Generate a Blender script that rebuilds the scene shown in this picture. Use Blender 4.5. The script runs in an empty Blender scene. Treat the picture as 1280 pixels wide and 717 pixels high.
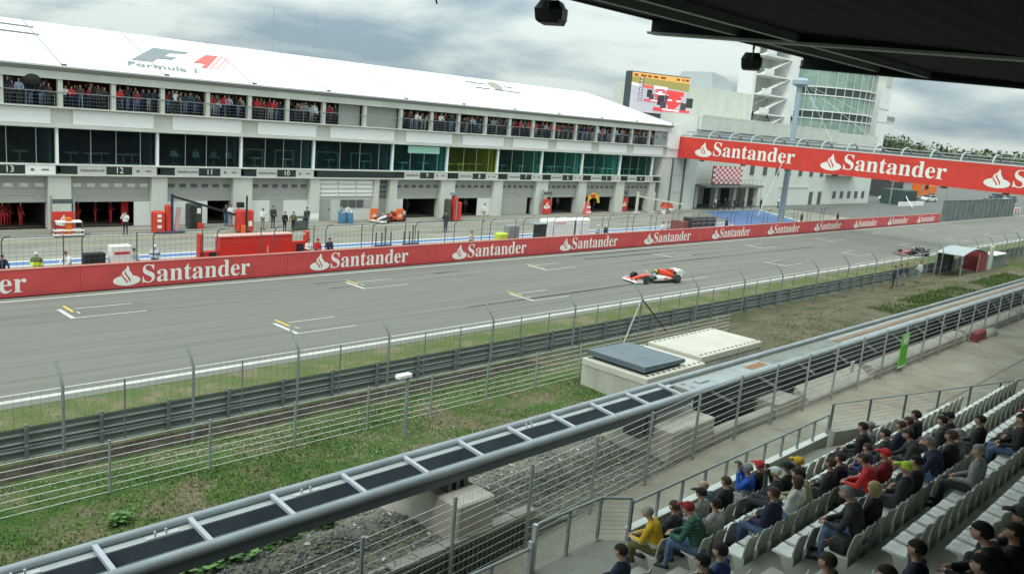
import bpy, math, random
import numpy as np
from mathutils import Vector, Matrix
random.seed(7)
RNG = np.random.default_rng(11)
SC = bpy.context.scene
COL = SC.collection
PI = math.pi

# ------------------------------------------------------------------ camera
H = 10.46                      # eye height above the race track, metres
F_PX = 1052.78
YAW, PITCH, ROLL = map(math.radians, (46.5589, -11.2435, 4.9074))
fw = Vector((math.sin(YAW)*math.cos(PITCH), math.cos(YAW)*math.cos(PITCH), math.sin(PITCH)))
rt0 = Vector((math.cos(YAW), -math.sin(YAW), 0)); up0 = rt0.cross(fw)
cr, sr = math.cos(ROLL), math.sin(ROLL)
RT = cr*rt0 + sr*up0; UP = -sr*rt0 + cr*up0
cam = bpy.data.cameras.new('camera'); camo = bpy.data.objects.new('camera', cam); COL.objects.link(camo)
cam.sensor_width = 36; cam.lens = 36*F_PX/1280; cam.clip_start = 0.1; cam.clip_end = 4000
camo.matrix_world = Matrix(((RT.x, UP.x, -fw.x, 0), (RT.y, UP.y, -fw.y, 0), (RT.z, UP.z, -fw.z, H), (0, 0, 0, 1)))
SC.camera = camo
def _ray(x, y): return (RT*((x-640)/F_PX) - UP*((y-358.5)/F_PX) + fw)
def onz(x, y, z=0.0):
    d = _ray(x, y); return Vector((0, 0, H)) + d*((z-H)/d.z)
def ony(x, y, Y):
    d = _ray(x, y); return Vector((0, 0, H)) + d*(Y/d.y)
def onx(x, y, X):
    d = _ray(x, y); return Vector((0, 0, H)) + d*(X/d.x)
def onplane(x, y, p, n):
    d = _ray(x, y); o = Vector((0, 0, H)); return o + d*((p-o).dot(n)/d.dot(n))

# ------------------------------------------------------------------ materials
MATS = {}
def M(name, rgb=(.5, .5, .5), rough=.7, metal=0., var=.0, scale=3., bump=0., spec=None, stretch=None, var2=None, emit=None):
    """Principled surface whose colour wanders with two octaves of noise in object/world space."""
    if name in MATS: return MATS[name]
    m = bpy.data.materials.new(name); m.use_nodes = True; MATS[name] = m
    nt = m.node_tree; b = nt.nodes['Principled BSDF']
    b.inputs['Base Color'].default_value = (*rgb, 1); b.inputs['Roughness'].default_value = rough
    b.inputs['Metallic'].default_value = metal
    if spec is not None: b.inputs['Specular IOR Level'].default_value = spec
    if emit: b.inputs['Emission Color'].default_value = (*rgb, 1); b.inputs['Emission Strength'].default_value = emit
    if var or bump:
        g = nt.nodes.new('ShaderNodeNewGeometry'); mp = nt.nodes.new('ShaderNodeMapping')
        nt.links.new(g.outputs['Position'], mp.inputs['Vector'])
        if stretch: mp.inputs['Scale'].default_value = stretch
        n = nt.nodes.new('ShaderNodeTexNoise'); n.inputs['Scale'].default_value = scale
        n.inputs['Detail'].default_value = 6; n.inputs['Roughness'].default_value = .65
        nt.links.new(mp.outputs['Vector'], n.inputs['Vector'])
        if var:
            r = nt.nodes.new('ShaderNodeValToRGB'); nt.links.new(n.outputs['Fac'], r.inputs['Fac'])
            lo = [max(0, c*(1-var)) for c in rgb]; hi = [min(1, c*(1+var)) for c in rgb]
            if var2: lo = var2
            r.color_ramp.elements[0].position = .32; r.color_ramp.elements[1].position = .68
            r.color_ramp.elements[0].color = (*lo, 1); r.color_ramp.elements[1].color = (*hi, 1)
            nt.links.new(r.outputs['Color'], b.inputs['Base Color'])
        if bump:
            bp = nt.nodes.new('ShaderNodeBump'); bp.inputs['Strength'].default_value = bump
            bp.inputs['Distance'].default_value = .05
            nt.links.new(n.outputs['Fac'], bp.inputs['Height']); nt.links.new(bp.outputs['Normal'], b.inputs['Normal'])
    return m
def glass(name, tint, trans=.5, rough=.04):
    if name in MATS: return MATS[name]
    m = bpy.data.materials.new(name); m.use_nodes = True; MATS[name] = m
    nt = m.node_tree; out = nt.nodes['Material Output']; b = nt.nodes['Principled BSDF']
    b.inputs['Base Color'].default_value = (*[c*.10 for c in tint], 1); b.inputs['Roughness'].default_value = rough
    t = nt.nodes.new('ShaderNodeBsdfTransparent'); t.inputs['Color'].default_value = (*tint, 1)
    mx = nt.nodes.new('ShaderNodeMixShader'); mx.inputs['Fac'].default_value = trans
    nt.links.new(b.outputs[0], mx.inputs[1]); nt.links.new(t.outputs[0], mx.inputs[2]); nt.links.new(mx.outputs[0], out.inputs[0])
    return m

CONC = M('concrete', (.36, .35, .295), .9, var=.22, scale=.9, bump=.15)
CONC_L = M('pale_concrete', (.41, .395, .33), .9, var=.22, scale=1.1, bump=.15)
CONC_D = M('damp_concrete', (.23, .225, .19), .9, var=.25, scale=1.2, bump=.2)
WALLP = M('painted_facade', (.56, .58, .52), .8, var=.10, scale=.45, stretch=(1, 1, .4))
WALLG = M('grey_facade', (.36, .38, .35), .8, var=.08, scale=.5)
WHITEP = M('white_panel', (.80, .81, .79), .6, var=.03, scale=.5)
MEMB = M('white_membrane', (.86, .87, .86), .55, var=.02, scale=.3)
STEEL = M('galvanised_steel', (.30, .34, .34), .5, .35, var=.18, scale=2.)
POSTG = M('post_grey', (.17, .20, .20), .55, .3, var=.15, scale=2.)
STEEL_D = M('dark_steel', (.10, .12, .125), .5, .3, var=.2, scale=2.)
WIRE = M('bright_wire', (.78, .80, .76), .5, .1)
TRACKGREY = M('grey_track_paint', (.275, .32, .34), .45, .1, var=.20, scale=2.2, stretch=(.35, 1, 1))
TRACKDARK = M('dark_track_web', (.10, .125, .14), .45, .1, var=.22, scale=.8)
BLACK = M('black_matt', (.012, .013, .014), .7)
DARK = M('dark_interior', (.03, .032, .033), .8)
RED = M('signal_red', (.60, .045, .030), .5, var=.10, scale=.6)
REDW = M('banner_red', (.52, .064, .064), .5, var=.13, scale=.7)
WHITE = M('white_paint', (.80, .80, .76), .6)
LETTER = M('white_letter', (.78, .78, .72), .6)
ORANGE = M('orange_paint', (.75, .16, .02), .5)
YELLOW = M('yellow_paint', (.70, .45, .04), .6)
TYRE = M('tyre_rubber', (.018, .018, .018), .7)
GREYP = M('grey_plastic', (.25, .26, .26), .5)
BLUEP = M('blue_paint', (.11, .20, .42), .6, var=.12, scale=.6)
GREENSIGN = M('green_banner', (.10, .50, .03), .5)

# ------------------------------------------------------------------ mesh builder
class MB:
    def __init__(s): s.V = []; s.F = []; s.MI = []
    def add(s, vs, fs, m=0):
        o = len(s.V); s.V += [tuple(v) for v in vs]; s.F += [tuple(i+o for i in f) for f in fs]; s.MI += [m]*len(fs); return s
    def box(s, a, b, m=0):
        x0, x1 = sorted((a[0], b[0])); y0, y1 = sorted((a[1], b[1])); z0, z1 = sorted((a[2], b[2]))
        return s.add([(x0,y0,z0),(x1,y0,z0),(x1,y1,z0),(x0,y1,z0),(x0,y0,z1),(x1,y0,z1),(x1,y1,z1),(x0,y1,z1)],
            [(0,3,2,1),(4,5,6,7),(0,1,5,4),(1,2,6,5),(2,3,7,6),(3,0,4,7)], m)
    def hexa(s, p, m=0):   # eight points, bottom loop then top loop
        return s.add(p, [(0,3,2,1),(4,5,6,7),(0,1,5,4),(1,2,6,5),(2,3,7,6),(3,0,4,7)], m)
    def bbox(s, a, b, c=.03, m=0):   # box with chamfered vertical and top edges
        x0, x1 = sorted((a[0], b[0])); y0, y1 = sorted((a[1], b[1])); z0, z1 = sorted((a[2], b[2]))
        c = min(c, (x1-x0)*.3, (y1-y0)*.3, (z1-z0)*.4)
        def ring(i, z): return [(x0+c+i,y0+i,z),(x1-c-i,y0+i,z),(x1-i,y0+c+i,z),(x1-i,y1-c-i,z),(x1-c-i,y1-i,z),(x0+c+i,y1-i,z),(x0+i,y1-c-i,z),(x0+i,y0+c+i,z)]
        vs = ring(0, z0)+ring(0, z1-c)+ring(c, z1)
        fs = [tuple(reversed(range(8)))]+[tuple(range(16, 24))]
        for k in (0, 8):
            for i in range(8): fs.append((k+i, k+(i+1) % 8, k+8+(i+1) % 8, k+8+i))
        return s.add(vs, fs, m)
    def tube(s, pts, r, n=8, m=0, caps=True):
        pts = [Vector(p) for p in pts]; rs = r if isinstance(r, (list, tuple)) else [r]*len(pts)
        vs = []; fs = []; up = None
        for i, p in enumerate(pts):
            a = pts[max(i-1, 0)]; b = pts[min(i+1, len(pts)-1)]; d = (b-a).normalized()
            if up is None:
                up = Vector((0, 0, 1)) if abs(d.z) < .9 else Vector((0, 1, 0))
            u = d.cross(up).normalized(); w = u.cross(d).normalized(); up = w
            for k in range(n):
                t = 2*PI*(k+.5)/n; vs.append(p + rs[i]*(math.cos(t)*u + math.sin(t)*w))
        for i in range(len(pts)-1):
            for k in range(n):
                fs.append((i*n+k, i*n+(k+1) % n, (i+1)*n+(k+1) % n, (i+1)*n+k))
        if caps: fs.append(tuple(reversed(range(n)))); fs.append(tuple(range((len(pts)-1)*n, len(pts)*n)))
        return s.add(vs, fs, m)
    def bar(s, p, q, w, h, m=0):    # square bar from p to q
        p, q = Vector(p), Vector(q); d = (q-p).normalized()
        up = Vector((0, 0, 1)) if abs(d.z) < .95 else Vector((0, 1, 0))
        u = d.cross(up).normalized()*w/2; v = u.cross(d).normalized()*h/2
        return s.hexa([p-u-v, p+u-v, p+u+v, p-u+v, q-u-v, q+u-v, q+u+v, q-u+v], m)
    def prism(s, poly, vec, m=0):   # planar polygon (3D points) pushed along vec
        n = len(poly); poly = [Vector(p) for p in poly]; vec = Vector(vec)
        vs = poly+[p+vec for p in poly]
        fs = [tuple(range(n)), tuple(reversed(range(n, 2*n)))]+[(i, i+n, (i+1) % n+n, (i+1) % n) for i in range(n)]
        return s.add(vs, fs, m)
    def loft(s, rings, m=0, caps=True):
        n = len(rings[0]); vs = [p for r in rings for p in r]; fs = []
        for i in range(len(rings)-1):
            for k in range(n): fs.append((i*n+k, i*n+(k+1) % n, (i+1)*n+(k+1) % n, (i+1)*n+k))
        if caps: fs.append(tuple(reversed(range(n)))); fs.append(tuple(range((len(rings)-1)*n, len(rings)*n)))
        return s.add(vs, fs, m)
    def sphere(s, c, r, n=10, k=7, m=0, sc=(1, 1, 1)):
        rings = []
        for i in range(1, k):
            t = PI*i/k; rings.append([(c[0]+sc[0]*r*math.sin(t)*math.cos(2*PI*j/n), c[1]+sc[1]*r*math.sin(t)*math.sin(2*PI*j/n), c[2]-sc[2]*r*math.cos(t)) for j in range(n)])
        return s.loft(rings, m)
    def merge(s, o, mat=None, m=None):
        vs = [mat @ Vector(v) for v in o.V] if mat else o.V
        b = len(s.V); s.V += [tuple(v) for v in vs]; s.F += [tuple(i+b for i in f) for f in o.F]
        s.MI += [m]*len(o.F) if m is not None else o.MI; return s
    def mesh(s, name, mats, off=(0, 0, 0), smooth=None):
        me = bpy.data.meshes.new(name)
        ox, oy, oz = off
        me.from_pydata([(x-ox, y-oy, z-oz) for x, y, z in s.V], [], s.F)
        for mt in (mats if isinstance(mats, (list, tuple)) else [mats]): me.materials.append(mt)
        if len(me.materials) > 1: me.polygons.foreach_set('material_index', s.MI)
        if smooth is not None:
            me.shade_smooth()
            me.set_sharp_from_angle(angle=math.radians(smooth))
        me.update(); return me
def islands(mb):
    """the connected pieces of a builder, each as a builder of its own"""
    par = list(range(len(mb.V)))
    def fd(i):
        while par[i] != i: par[i] = par[par[i]]; i = par[i]
        return i
    for f in mb.F:
        for i in f[1:]: par[fd(i)] = fd(f[0])
    gr = {}
    for k, f in enumerate(mb.F): gr.setdefault(fd(f[0]), []).append(k)
    out = []
    for ks in gr.values():
        o = MB(); mp = {}
        for k in ks:
            for i in mb.F[k]:
                if i not in mp: mp[i] = len(o.V); o.V.append(mb.V[i])
            o.F.append(tuple(mp[i] for i in mb.F[k])); o.MI.append(mb.MI[k])
        out.append(o)
    return out
def rootloc(p):
    v = Vector((0, 0, 0))
    while p: v += Vector(p.location); p = p.parent
    return v
def part(mb, name, mats, parent, smooth=None, label=None, kind=None):
    o = bpy.data.objects.new(name, mb.mesh(name, mats, rootloc(parent), smooth)); COL.objects.link(o); o.parent = parent
    if label: o['label'] = label
    if kind: o['kind'] = kind
    return o
def parts(mb, name, mats, parent, smooth=None):
    return [part(o, name, mats, parent, smooth) for o in islands(mb)]
def tag(o, label, cat, group=None):
    o['label'] = label; o['category'] = cat
    if group: o['group'] = group
    return o
def thing(name, label, cat, loc=(0, 0, 0), rz=0, group=None):
    o = bpy.data.objects.new(name, None); COL.objects.link(o); o.location = loc; o.rotation_euler = (0, 0, rz)
    o.empty_display_size = .2
    return tag(o, label, cat, group)
def solo(mb, name, mats, label, cat, group=None, smooth=None):
    xs = [v[0] for v in mb.V]; ys = [v[1] for v in mb.V]; z = min(v[2] for v in mb.V)
    off = ((min(xs)+max(xs))/2, (min(ys)+max(ys))/2, z)
    o = bpy.data.objects.new(name, mb.mesh(name, mats, off, smooth)); COL.objects.link(o); o.location = off
    return tag(o, label, cat, group)
def struct(mb, name, mats, smooth=None, kind='structure'):
    o = bpy.data.objects.new(name, mb.mesh(name, mats, (0, 0, 0), smooth)); COL.objects.link(o); o['kind'] = kind; return o
def dup(root, loc, rz=None, label=None, group=None):
    def cp(o, par):
        c = o.copy(); COL.objects.link(c)
        if par: c.parent = par
        for ch in list(o.children): cp(ch, c)
        return c
    r = cp(root, None); r.location = loc
    if rz is not None: r.rotation_euler = (0, 0, rz)
    if label: r['label'] = label
    if group: r['group'] = group
    return r
def objmats(o, mats):
    for s, m in zip(o.material_slots, mats):
        s.link = 'OBJECT'; s.material = m
def text_mb(body, size, origin, ux, uy, depth=.012, align='CENTER', shear=0., bold=0.):
    """lettering from the built-in font, laid out along ux/uy from origin"""
    cu = bpy.data.curves.new('t', 'FONT'); cu.body = body; cu.size = size; cu.align_x = align; cu.align_y = 'CENTER'
    cu.resolution_u = 2; cu.shear = shear; cu.offset = bold
    o = bpy.data.objects.new('t', cu); COL.objects.link(o)
    me = bpy.data.meshes.new_from_object(o.evaluated_get(bpy.context.evaluated_depsgraph_get()))
    mb = MB(); ux, uy = Vector(ux), Vector(uy); n = ux.cross(uy).normalized()*depth; origin = Vector(origin)
    mb.add([origin+ux*v.co.x+uy*v.co.y+n for v in me.vertices], [tuple(p.vertices) for p in me.polygons])
    bpy.data.objects.remove(o); bpy.data.curves.remove(cu); bpy.data.meshes.remove(me)
    return mb

# ------------------------------------------------------------------ sky and sun
w = bpy.data.worlds.new('World'); SC.world = w; w.use_nodes = True
nt = w.node_tree; N = nt.nodes; L = nt.links
bg = N['Background']; out = N['World Output']
SUN_EL, SUN_AZ = math.radians(48), math.radians(250)
sky = N.new('ShaderNodeTexSky'); sky.sky_type = 'NISHITA'; sky.sun_disc = False
sky.sun_elevation = SUN_EL; sky.sun_rotation = SUN_AZ
L.new(sky.outputs[0], bg.inputs[0]); bg.inputs[1].default_value = .06
tc = N.new('ShaderNodeTexCoord'); sep = N.new('ShaderNodeSeparateXYZ'); L.new(tc.outputs['Generated'], sep.inputs[0])
def mth(op, a, b=None, c=None):
    n = N.new('ShaderNodeMath'); n.operation = op
    for i, v in enumerate((a, b, c)):
        if v is None: continue
        if isinstance(v, (int, float)): n.inputs[i].default_value = v
        else: L.new(v, n.inputs[i])
    return n.outputs[0]
zz = mth('MAXIMUM', sep.outputs['Z'], 0.0); den = mth('ADD', zz, .20)
cx = mth('DIVIDE', sep.outputs['X'], den); cy = mth('DIVIDE', sep.outputs['Y'], den)
cmb = N.new('ShaderNodeCombineXYZ'); L.new(cx, cmb.inputs[0]); L.new(cy, cmb.inputs[1])
n1 = N.new('ShaderNodeTexNoise'); n1.inputs['Scale'].default_value = 1.15; n1.inputs['Detail'].default_value = 8; n1.inputs['Roughness'].default_value = .52; n1.inputs['Distortion'].default_value = .25
L.new(cmb.outputs[0], n1.inputs['Vector'])
ramp = N.new('ShaderNodeValToRGB'); L.new(n1.outputs['Fac'], ramp.inputs[0])
e = ramp.color_ramp.elements
e[0].position = .35; e[0].color = (.33, .45, .52, 1); e[1].position = .55; e[1].color = (.80, .90, .86, 1)
x = e.new(.45); x.color = (.54, .65, .67, 1)
grad = mth('MULTIPLY_ADD', zz, 2.3, .80)
b2 = N.new('ShaderNodeBackground'); L.new(ramp.outputs[0], b2.inputs[0]); L.new(grad, b2.inputs[1])
mix = N.new('ShaderNodeMixShader'); mix.inputs[0].default_value = .9
L.new(bg.outputs[0], mix.inputs[1]); L.new(b2.outputs[0], mix.inputs[2]); L.new(mix.outputs[0], out.inputs[0])
sun = bpy.data.lights.new('sun', 'SUN'); sun.energy = 1.3; sun.angle = math.radians(16); sun.color = (1, .97, .92)
so = bpy.data.objects.new('sun', sun); COL.objects.link(so)
sd = Vector((math.sin(SUN_AZ)*math.cos(SUN_EL), math.cos(SUN_AZ)*math.cos(SUN_EL), math.sin(SUN_EL)))
so.rotation_euler = (-sd).to_track_quat('-Z', 'Y').to_euler(); so.location = (0, -20, 60)
vs = SC.view_settings; vs.view_transform = 'Standard'; vs.look = 'None'; vs.gamma = 1; vs.exposure = 0.08
SC.cycles.max_bounces = 6; SC.cycles.transparent_max_bounces = 12
GLYPH_V=[[2.757,0.0],[2.757,0.016],[2.769,0.018],[2.778,0.021],[2.784,0.026],[2.788,0.032],[2.79,0.043],[2.791,0.056],[2.791,0.252],[2.79,0.267],[2.788,0.278],[2.785,0.285],[2.779,0.289],[2.771,0.292],[2.759,0.293],[2.76,0.31],[2.884,0.31],[2.884,0.252],[2.897,0.272],[2.911,0.288],[2.926,0.301],[2.941,0.311],[2.957,0.316],[2.972,0.318],[2.989,0.317],[3.003,0.312],[3.014,0.304],[3.022,0.293],[3.027,0.281],[3.028,0.266],[3.027,0.254],[3.023,0.243],[3.017,0.234],[3.008,0.228],[2.998,0.224],[2.987,0.222],[2.976,0.223],[2.967,0.226],[2.961,0.231],[2.955,0.237],[2.95,0.243],[2.946,0.25],[2.941,0.255],[2.935,0.259],[2.927,0.26],[2.918,0.258],[2.909,0.252],[2.901,0.241],[2.894,0.228],[2.889,0.211],[2.888,0.192],[2.888,0.056],[2.889,0.042],[2.892,0.032],[2.898,0.025],[2.906,0.021],[2.919,0.018],[2.936,0.016],[2.936,0.0],[2.592,-0.01],[2.567,-0.008],[2.544,-0.001],[2.522,0.01],[2.504,0.026],[2.488,0.045],[2.475,0.069],[2.465,0.095],[2.459,0.125],[2.457,0.157],[2.459,0.187],[2.465,0.215],[2.475,0.24],[2.489,0.263],[2.505,0.282],[2.525,0.298],[2.547,0.309],[2.57,0.316],[2.595,0.318],[2.631,0.314],[2.661,0.301],[2.687,0.28],[2.706,0.251],[2.717,0.216],[2.721,0.173],[2.721,0.166],[2.555,0.166],[2.565,0.097],[2.592,0.056],[2.637,0.042],[2.663,0.047],[2.686,0.062],[2.708,0.086],[2.723,0.073],[2.686,0.027],[2.643,-0.001],[2.554,0.192],[2.639,0.192],[2.639,0.215],[2.638,0.241],[2.636,0.261],[2.631,0.277],[2.624,0.288],[2.613,0.295],[2.599,0.297],[2.574,0.286],[2.559,0.255],[2.554,0.203],[2.208,-0.01],[2.185,-0.008],[2.164,-0.001],[2.145,0.01],[2.129,0.026],[2.114,0.044],[2.103,0.066],[2.094,0.091],[2.089,0.118],[2.087,0.147],[2.089,0.18],[2.095,0.21],[2.104,0.237],[2.116,0.261],[2.131,0.281],[2.149,0.297],[2.169,0.309],[2.191,0.316],[2.214,0.318],[2.243,0.314],[2.269,0.301],[2.291,0.28],[2.291,0.401],[2.29,0.413],[2.286,0.423],[2.28,0.43],[2.271,0.435],[2.259,0.438],[2.244,0.439],[2.244,0.455],[2.387,0.455],[2.387,0.075],[2.387,0.06],[2.389,0.049],[2.393,0.041],[2.398,0.035],[2.408,0.03],[2.421,0.028],[2.421,0.011],[2.383,0.008],[2.339,0.001],[2.291,-0.01],[2.291,0.039],[2.269,0.012],[2.241,-0.005],[2.239,0.028],[2.249,0.03],[2.26,0.034],[2.27,0.041],[2.279,0.051],[2.286,0.062],[2.291,0.076],[2.291,0.242],[2.288,0.252],[2.282,0.262],[2.274,0.27],[2.264,0.276],[2.253,0.279],[2.242,0.281],[2.223,0.277],[2.208,0.267],[2.198,0.25],[2.191,0.225],[2.187,0.193],[2.185,0.153],[2.187,0.115],[2.191,0.083],[2.197,0.058],[2.207,0.042],[2.221,0.032],[1.705,0.0],[1.705,0.016],[1.717,0.017],[1.726,0.021],[1.732,0.026],[1.736,0.033],[1.739,0.043],[1.739,0.056],[1.739,0.253],[1.739,0.266],[1.736,0.276],[1.733,0.284],[1.727,0.289],[1.718,0.293],[1.706,0.294],[1.706,0.31],[1.835,0.31],[1.835,0.267],[1.862,0.296],[1.894,0.313],[1.93,0.318],[1.979,0.306],[2.008,0.271],[2.017,0.212],[2.017,0.056],[2.018,0.043],[2.02,0.033],[2.024,0.026],[2.03,0.021],[2.039,0.017],[2.05,0.016],[2.05,0.0],[1.889,0.0],[1.889,0.016],[1.894,0.016],[1.91,0.021],[1.919,0.034],[1.922,0.056],[1.922,0.217],[1.921,0.234],[1.919,0.247],[1.916,0.258],[1.91,0.265],[1.902,0.27],[1.89,0.271],[1.87,0.267],[1.851,0.255],[1.835,0.235],[1.835,0.056],[1.835,0.043],[1.838,0.033],[1.841,0.026],[1.847,0.021],[1.855,0.017],[1.867,0.016],[1.867,0.0],[1.598,-0.01],[1.569,-0.005],[1.551,0.01],[1.543,0.035],[1.511,0.011],[1.476,-0.004],[1.439,-0.009],[1.417,-0.006],[1.399,0.0],[1.383,0.011],[1.372,0.026],[1.366,0.043],[1.363,0.063],[1.368,0.091],[1.383,0.115],[1.407,0.136],[1.441,0.155],[1.486,0.173],[1.542,0.19],[1.542,0.241],[1.541,0.258],[1.537,0.272],[1.53,0.282],[1.52,0.29],[1.507,0.294],[1.491,0.296],[1.467,0.293],[1.452,0.286],[1.447,0.274],[1.448,0.27],[1.451,0.264],[1.457,0.257],[1.462,0.248],[1.465,0.239],[1.466,0.231],[1.465,0.22],[1.46,0.21],[1.453,0.202],[1.444,0.196],[1.433,0.192],[1.42,0.191],[1.408,0.192],[1.397,0.196],[1.388,0.203],[1.381,0.212],[1.377,0.223],[1.376,0.236],[1.378,0.252],[1.383,0.266],[1.393,0.278],[1.405,0.29],[1.42,0.3],[1.438,0.308],[1.458,0.314],[1.481,0.317],[1.505,0.318],[1.548,0.315],[1.582,0.307],[1.606,0.292],[1.623,0.271],[1.633,0.244],[1.636,0.21],[1.636,0.062],[1.636,0.052],[1.637,0.045],[1.638,0.04],[1.64,0.037],[1.643,0.035],[1.647,0.034],[1.652,0.035],[1.658,0.038],[1.664,0.042],[1.672,0.028],[1.649,0.007],[1.625,-0.006],[1.494,0.034],[1.501,0.034],[1.509,0.037],[1.517,0.041],[1.526,0.047],[1.534,0.054],[1.542,0.063],[1.542,0.169],[1.497,0.151],[1.47,0.123],[1.461,0.084],[1.465,0.056],[1.476,0.039],[1.238,-0.009],[1.214,-0.007],[1.195,-0.001],[1.181,0.01],[1.171,0.026],[1.165,0.046],[1.163,0.071],[1.163,0.279],[1.135,0.279],[1.135,0.3],[1.16,0.324],[1.183,0.347],[1.203,0.369],[1.22,0.389],[1.233,0.407],[1.244,0.424],[1.259,0.424],[1.259,0.31],[1.322,0.31],[1.322,0.279],[1.259,0.279],[1.259,0.082],[1.26,0.069],[1.261,0.059],[1.264,0.051],[1.269,0.045],[1.275,0.041],[1.283,0.04],[1.297,0.044],[1.31,0.056],[1.321,0.075],[1.337,0.066],[1.312,0.024],[1.28,-0.001],[0.752,0.0],[0.752,0.016],[0.764,0.017],[0.773,0.021],[0.779,0.026],[0.783,0.033],[0.786,0.043],[0.786,0.056],[0.786,0.253],[0.786,0.266],[0.783,0.276],[0.78,0.284],[0.774,0.289],[0.765,0.293],[0.753,0.294],[0.753,0.31],[0.882,0.31],[0.882,0.267],[0.909,0.296],[0.941,0.313],[0.977,0.318],[1.026,0.306],[1.055,0.271],[1.064,0.212],[1.064,0.056],[1.065,0.043],[1.067,0.033],[1.071,0.026],[1.077,0.021],[1.086,0.017],[1.097,0.016],[1.097,0.0],[0.936,0.0],[0.936,0.016],[0.941,0.016],[0.957,0.021],[0.966,0.034],[0.969,0.056],[0.969,0.217],[0.968,0.234],[0.966,0.247],[0.963,0.258],[0.957,0.265],[0.949,0.27],[0.937,0.271],[0.917,0.267],[0.898,0.255],[0.882,0.235],[0.882,0.056],[0.883,0.043],[0.885,0.033],[0.888,0.026],[0.894,0.021],[0.903,0.017],[0.914,0.016],[0.914,0.0],[0.645,-0.01],[0.616,-0.005],[0.598,0.01],[0.59,0.035],[0.558,0.011],[0.523,-0.004],[0.486,-0.009],[0.464,-0.006],[0.446,0.0],[0.43,0.011],[0.419,0.026],[0.413,0.043],[0.41,0.063],[0.415,0.091],[0.43,0.115],[0.454,0.136],[0.488,0.155],[0.533,0.173],[0.589,0.19],[0.589,0.241],[0.588,0.258],[0.584,0.272],[0.577,0.282],[0.567,0.29],[0.554,0.294],[0.538,0.296],[0.514,0.293],[0.499,0.286],[0.494,0.274],[0.495,0.27],[0.498,0.264],[0.504,0.257],[0.509,0.248],[0.512,0.239],[0.513,0.231],[0.512,0.22],[0.507,0.21],[0.5,0.202],[0.491,0.196],[0.48,0.192],[0.467,0.191],[0.455,0.192],[0.444,0.196],[0.435,0.203],[0.428,0.212],[0.424,0.223],[0.423,0.236],[0.425,0.252],[0.43,0.266],[0.44,0.278],[0.452,0.29],[0.467,0.3],[0.485,0.308],[0.505,0.314],[0.528,0.317],[0.552,0.318],[0.595,0.315],[0.629,0.307],[0.653,0.292],[0.67,0.271],[0.68,0.244],[0.683,0.21],[0.683,0.062],[0.683,0.052],[0.684,0.045],[0.685,0.04],[0.687,0.037],[0.69,0.035],[0.694,0.034],[0.699,0.035],[0.705,0.038],[0.711,0.042],[0.719,0.028],[0.696,0.007],[0.672,-0.006],[0.541,0.034],[0.548,0.034],[0.556,0.037],[0.564,0.041],[0.573,0.047],[0.581,0.054],[0.589,0.063],[0.589,0.169],[0.544,0.151],[0.517,0.123],[0.508,0.084],[0.512,0.056],[0.523,0.039],[0.043,-0.011],[0.043,0.158],[0.062,0.158],[0.075,0.113],[0.091,0.077],[0.111,0.05],[0.136,0.03],[0.164,0.019],[0.197,0.015],[0.22,0.017],[0.241,0.024],[0.257,0.036],[0.269,0.051],[0.276,0.069],[0.279,0.089],[0.273,0.117],[0.255,0.14],[0.225,0.16],[0.163,0.191],[0.127,0.21],[0.099,0.231],[0.077,0.253],[0.062,0.276],[0.053,0.302],[0.05,0.332],[0.052,0.358],[0.057,0.381],[0.067,0.403],[0.08,0.421],[0.096,0.437],[0.115,0.449],[0.136,0.459],[0.16,0.464],[0.185,0.466],[0.199,0.466],[0.213,0.464],[0.229,0.461],[0.246,0.458],[0.264,0.453],[0.282,0.448],[0.286,0.447],[0.289,0.446],[0.291,0.446],[0.294,0.445],[0.297,0.445],[0.3,0.445],[0.31,0.447],[0.317,0.454],[0.32,0.466],[0.339,0.466],[0.339,0.319],[0.322,0.319],[0.315,0.343],[0.305,0.365],[0.293,0.385],[0.28,0.402],[0.265,0.417],[0.248,0.429],[0.231,0.438],[0.213,0.443],[0.194,0.445],[0.173,0.443],[0.155,0.437],[0.14,0.426],[0.128,0.413],[0.122,0.398],[0.12,0.38],[0.121,0.364],[0.127,0.349],[0.137,0.336],[0.151,0.325],[0.168,0.314],[0.189,0.303],[0.253,0.273],[0.279,0.26],[0.3,0.247],[0.317,0.233],[0.331,0.219],[0.342,0.204],[0.35,0.188],[0.355,0.171],[0.358,0.153],[0.359,0.133],[0.357,0.106],[0.35,0.08],[0.339,0.058],[0.323,0.038],[0.304,0.021],[0.281,0.008],[0.254,-0.002],[0.225,-0.008],[0.192,-0.01],[0.181,-0.01],[0.17,-0.009],[0.158,-0.008],[0.147,-0.006],[0.136,-0.003],[0.126,0.001],[0.115,0.004],[0.106,0.007],[0.098,0.009],[0.092,0.011],[0.088,0.012],[0.085,0.012],[0.078,0.012],[0.073,0.01],[0.069,0.007],[0.066,0.003],[0.064,-0.003],[0.061,-0.011]]
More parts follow.
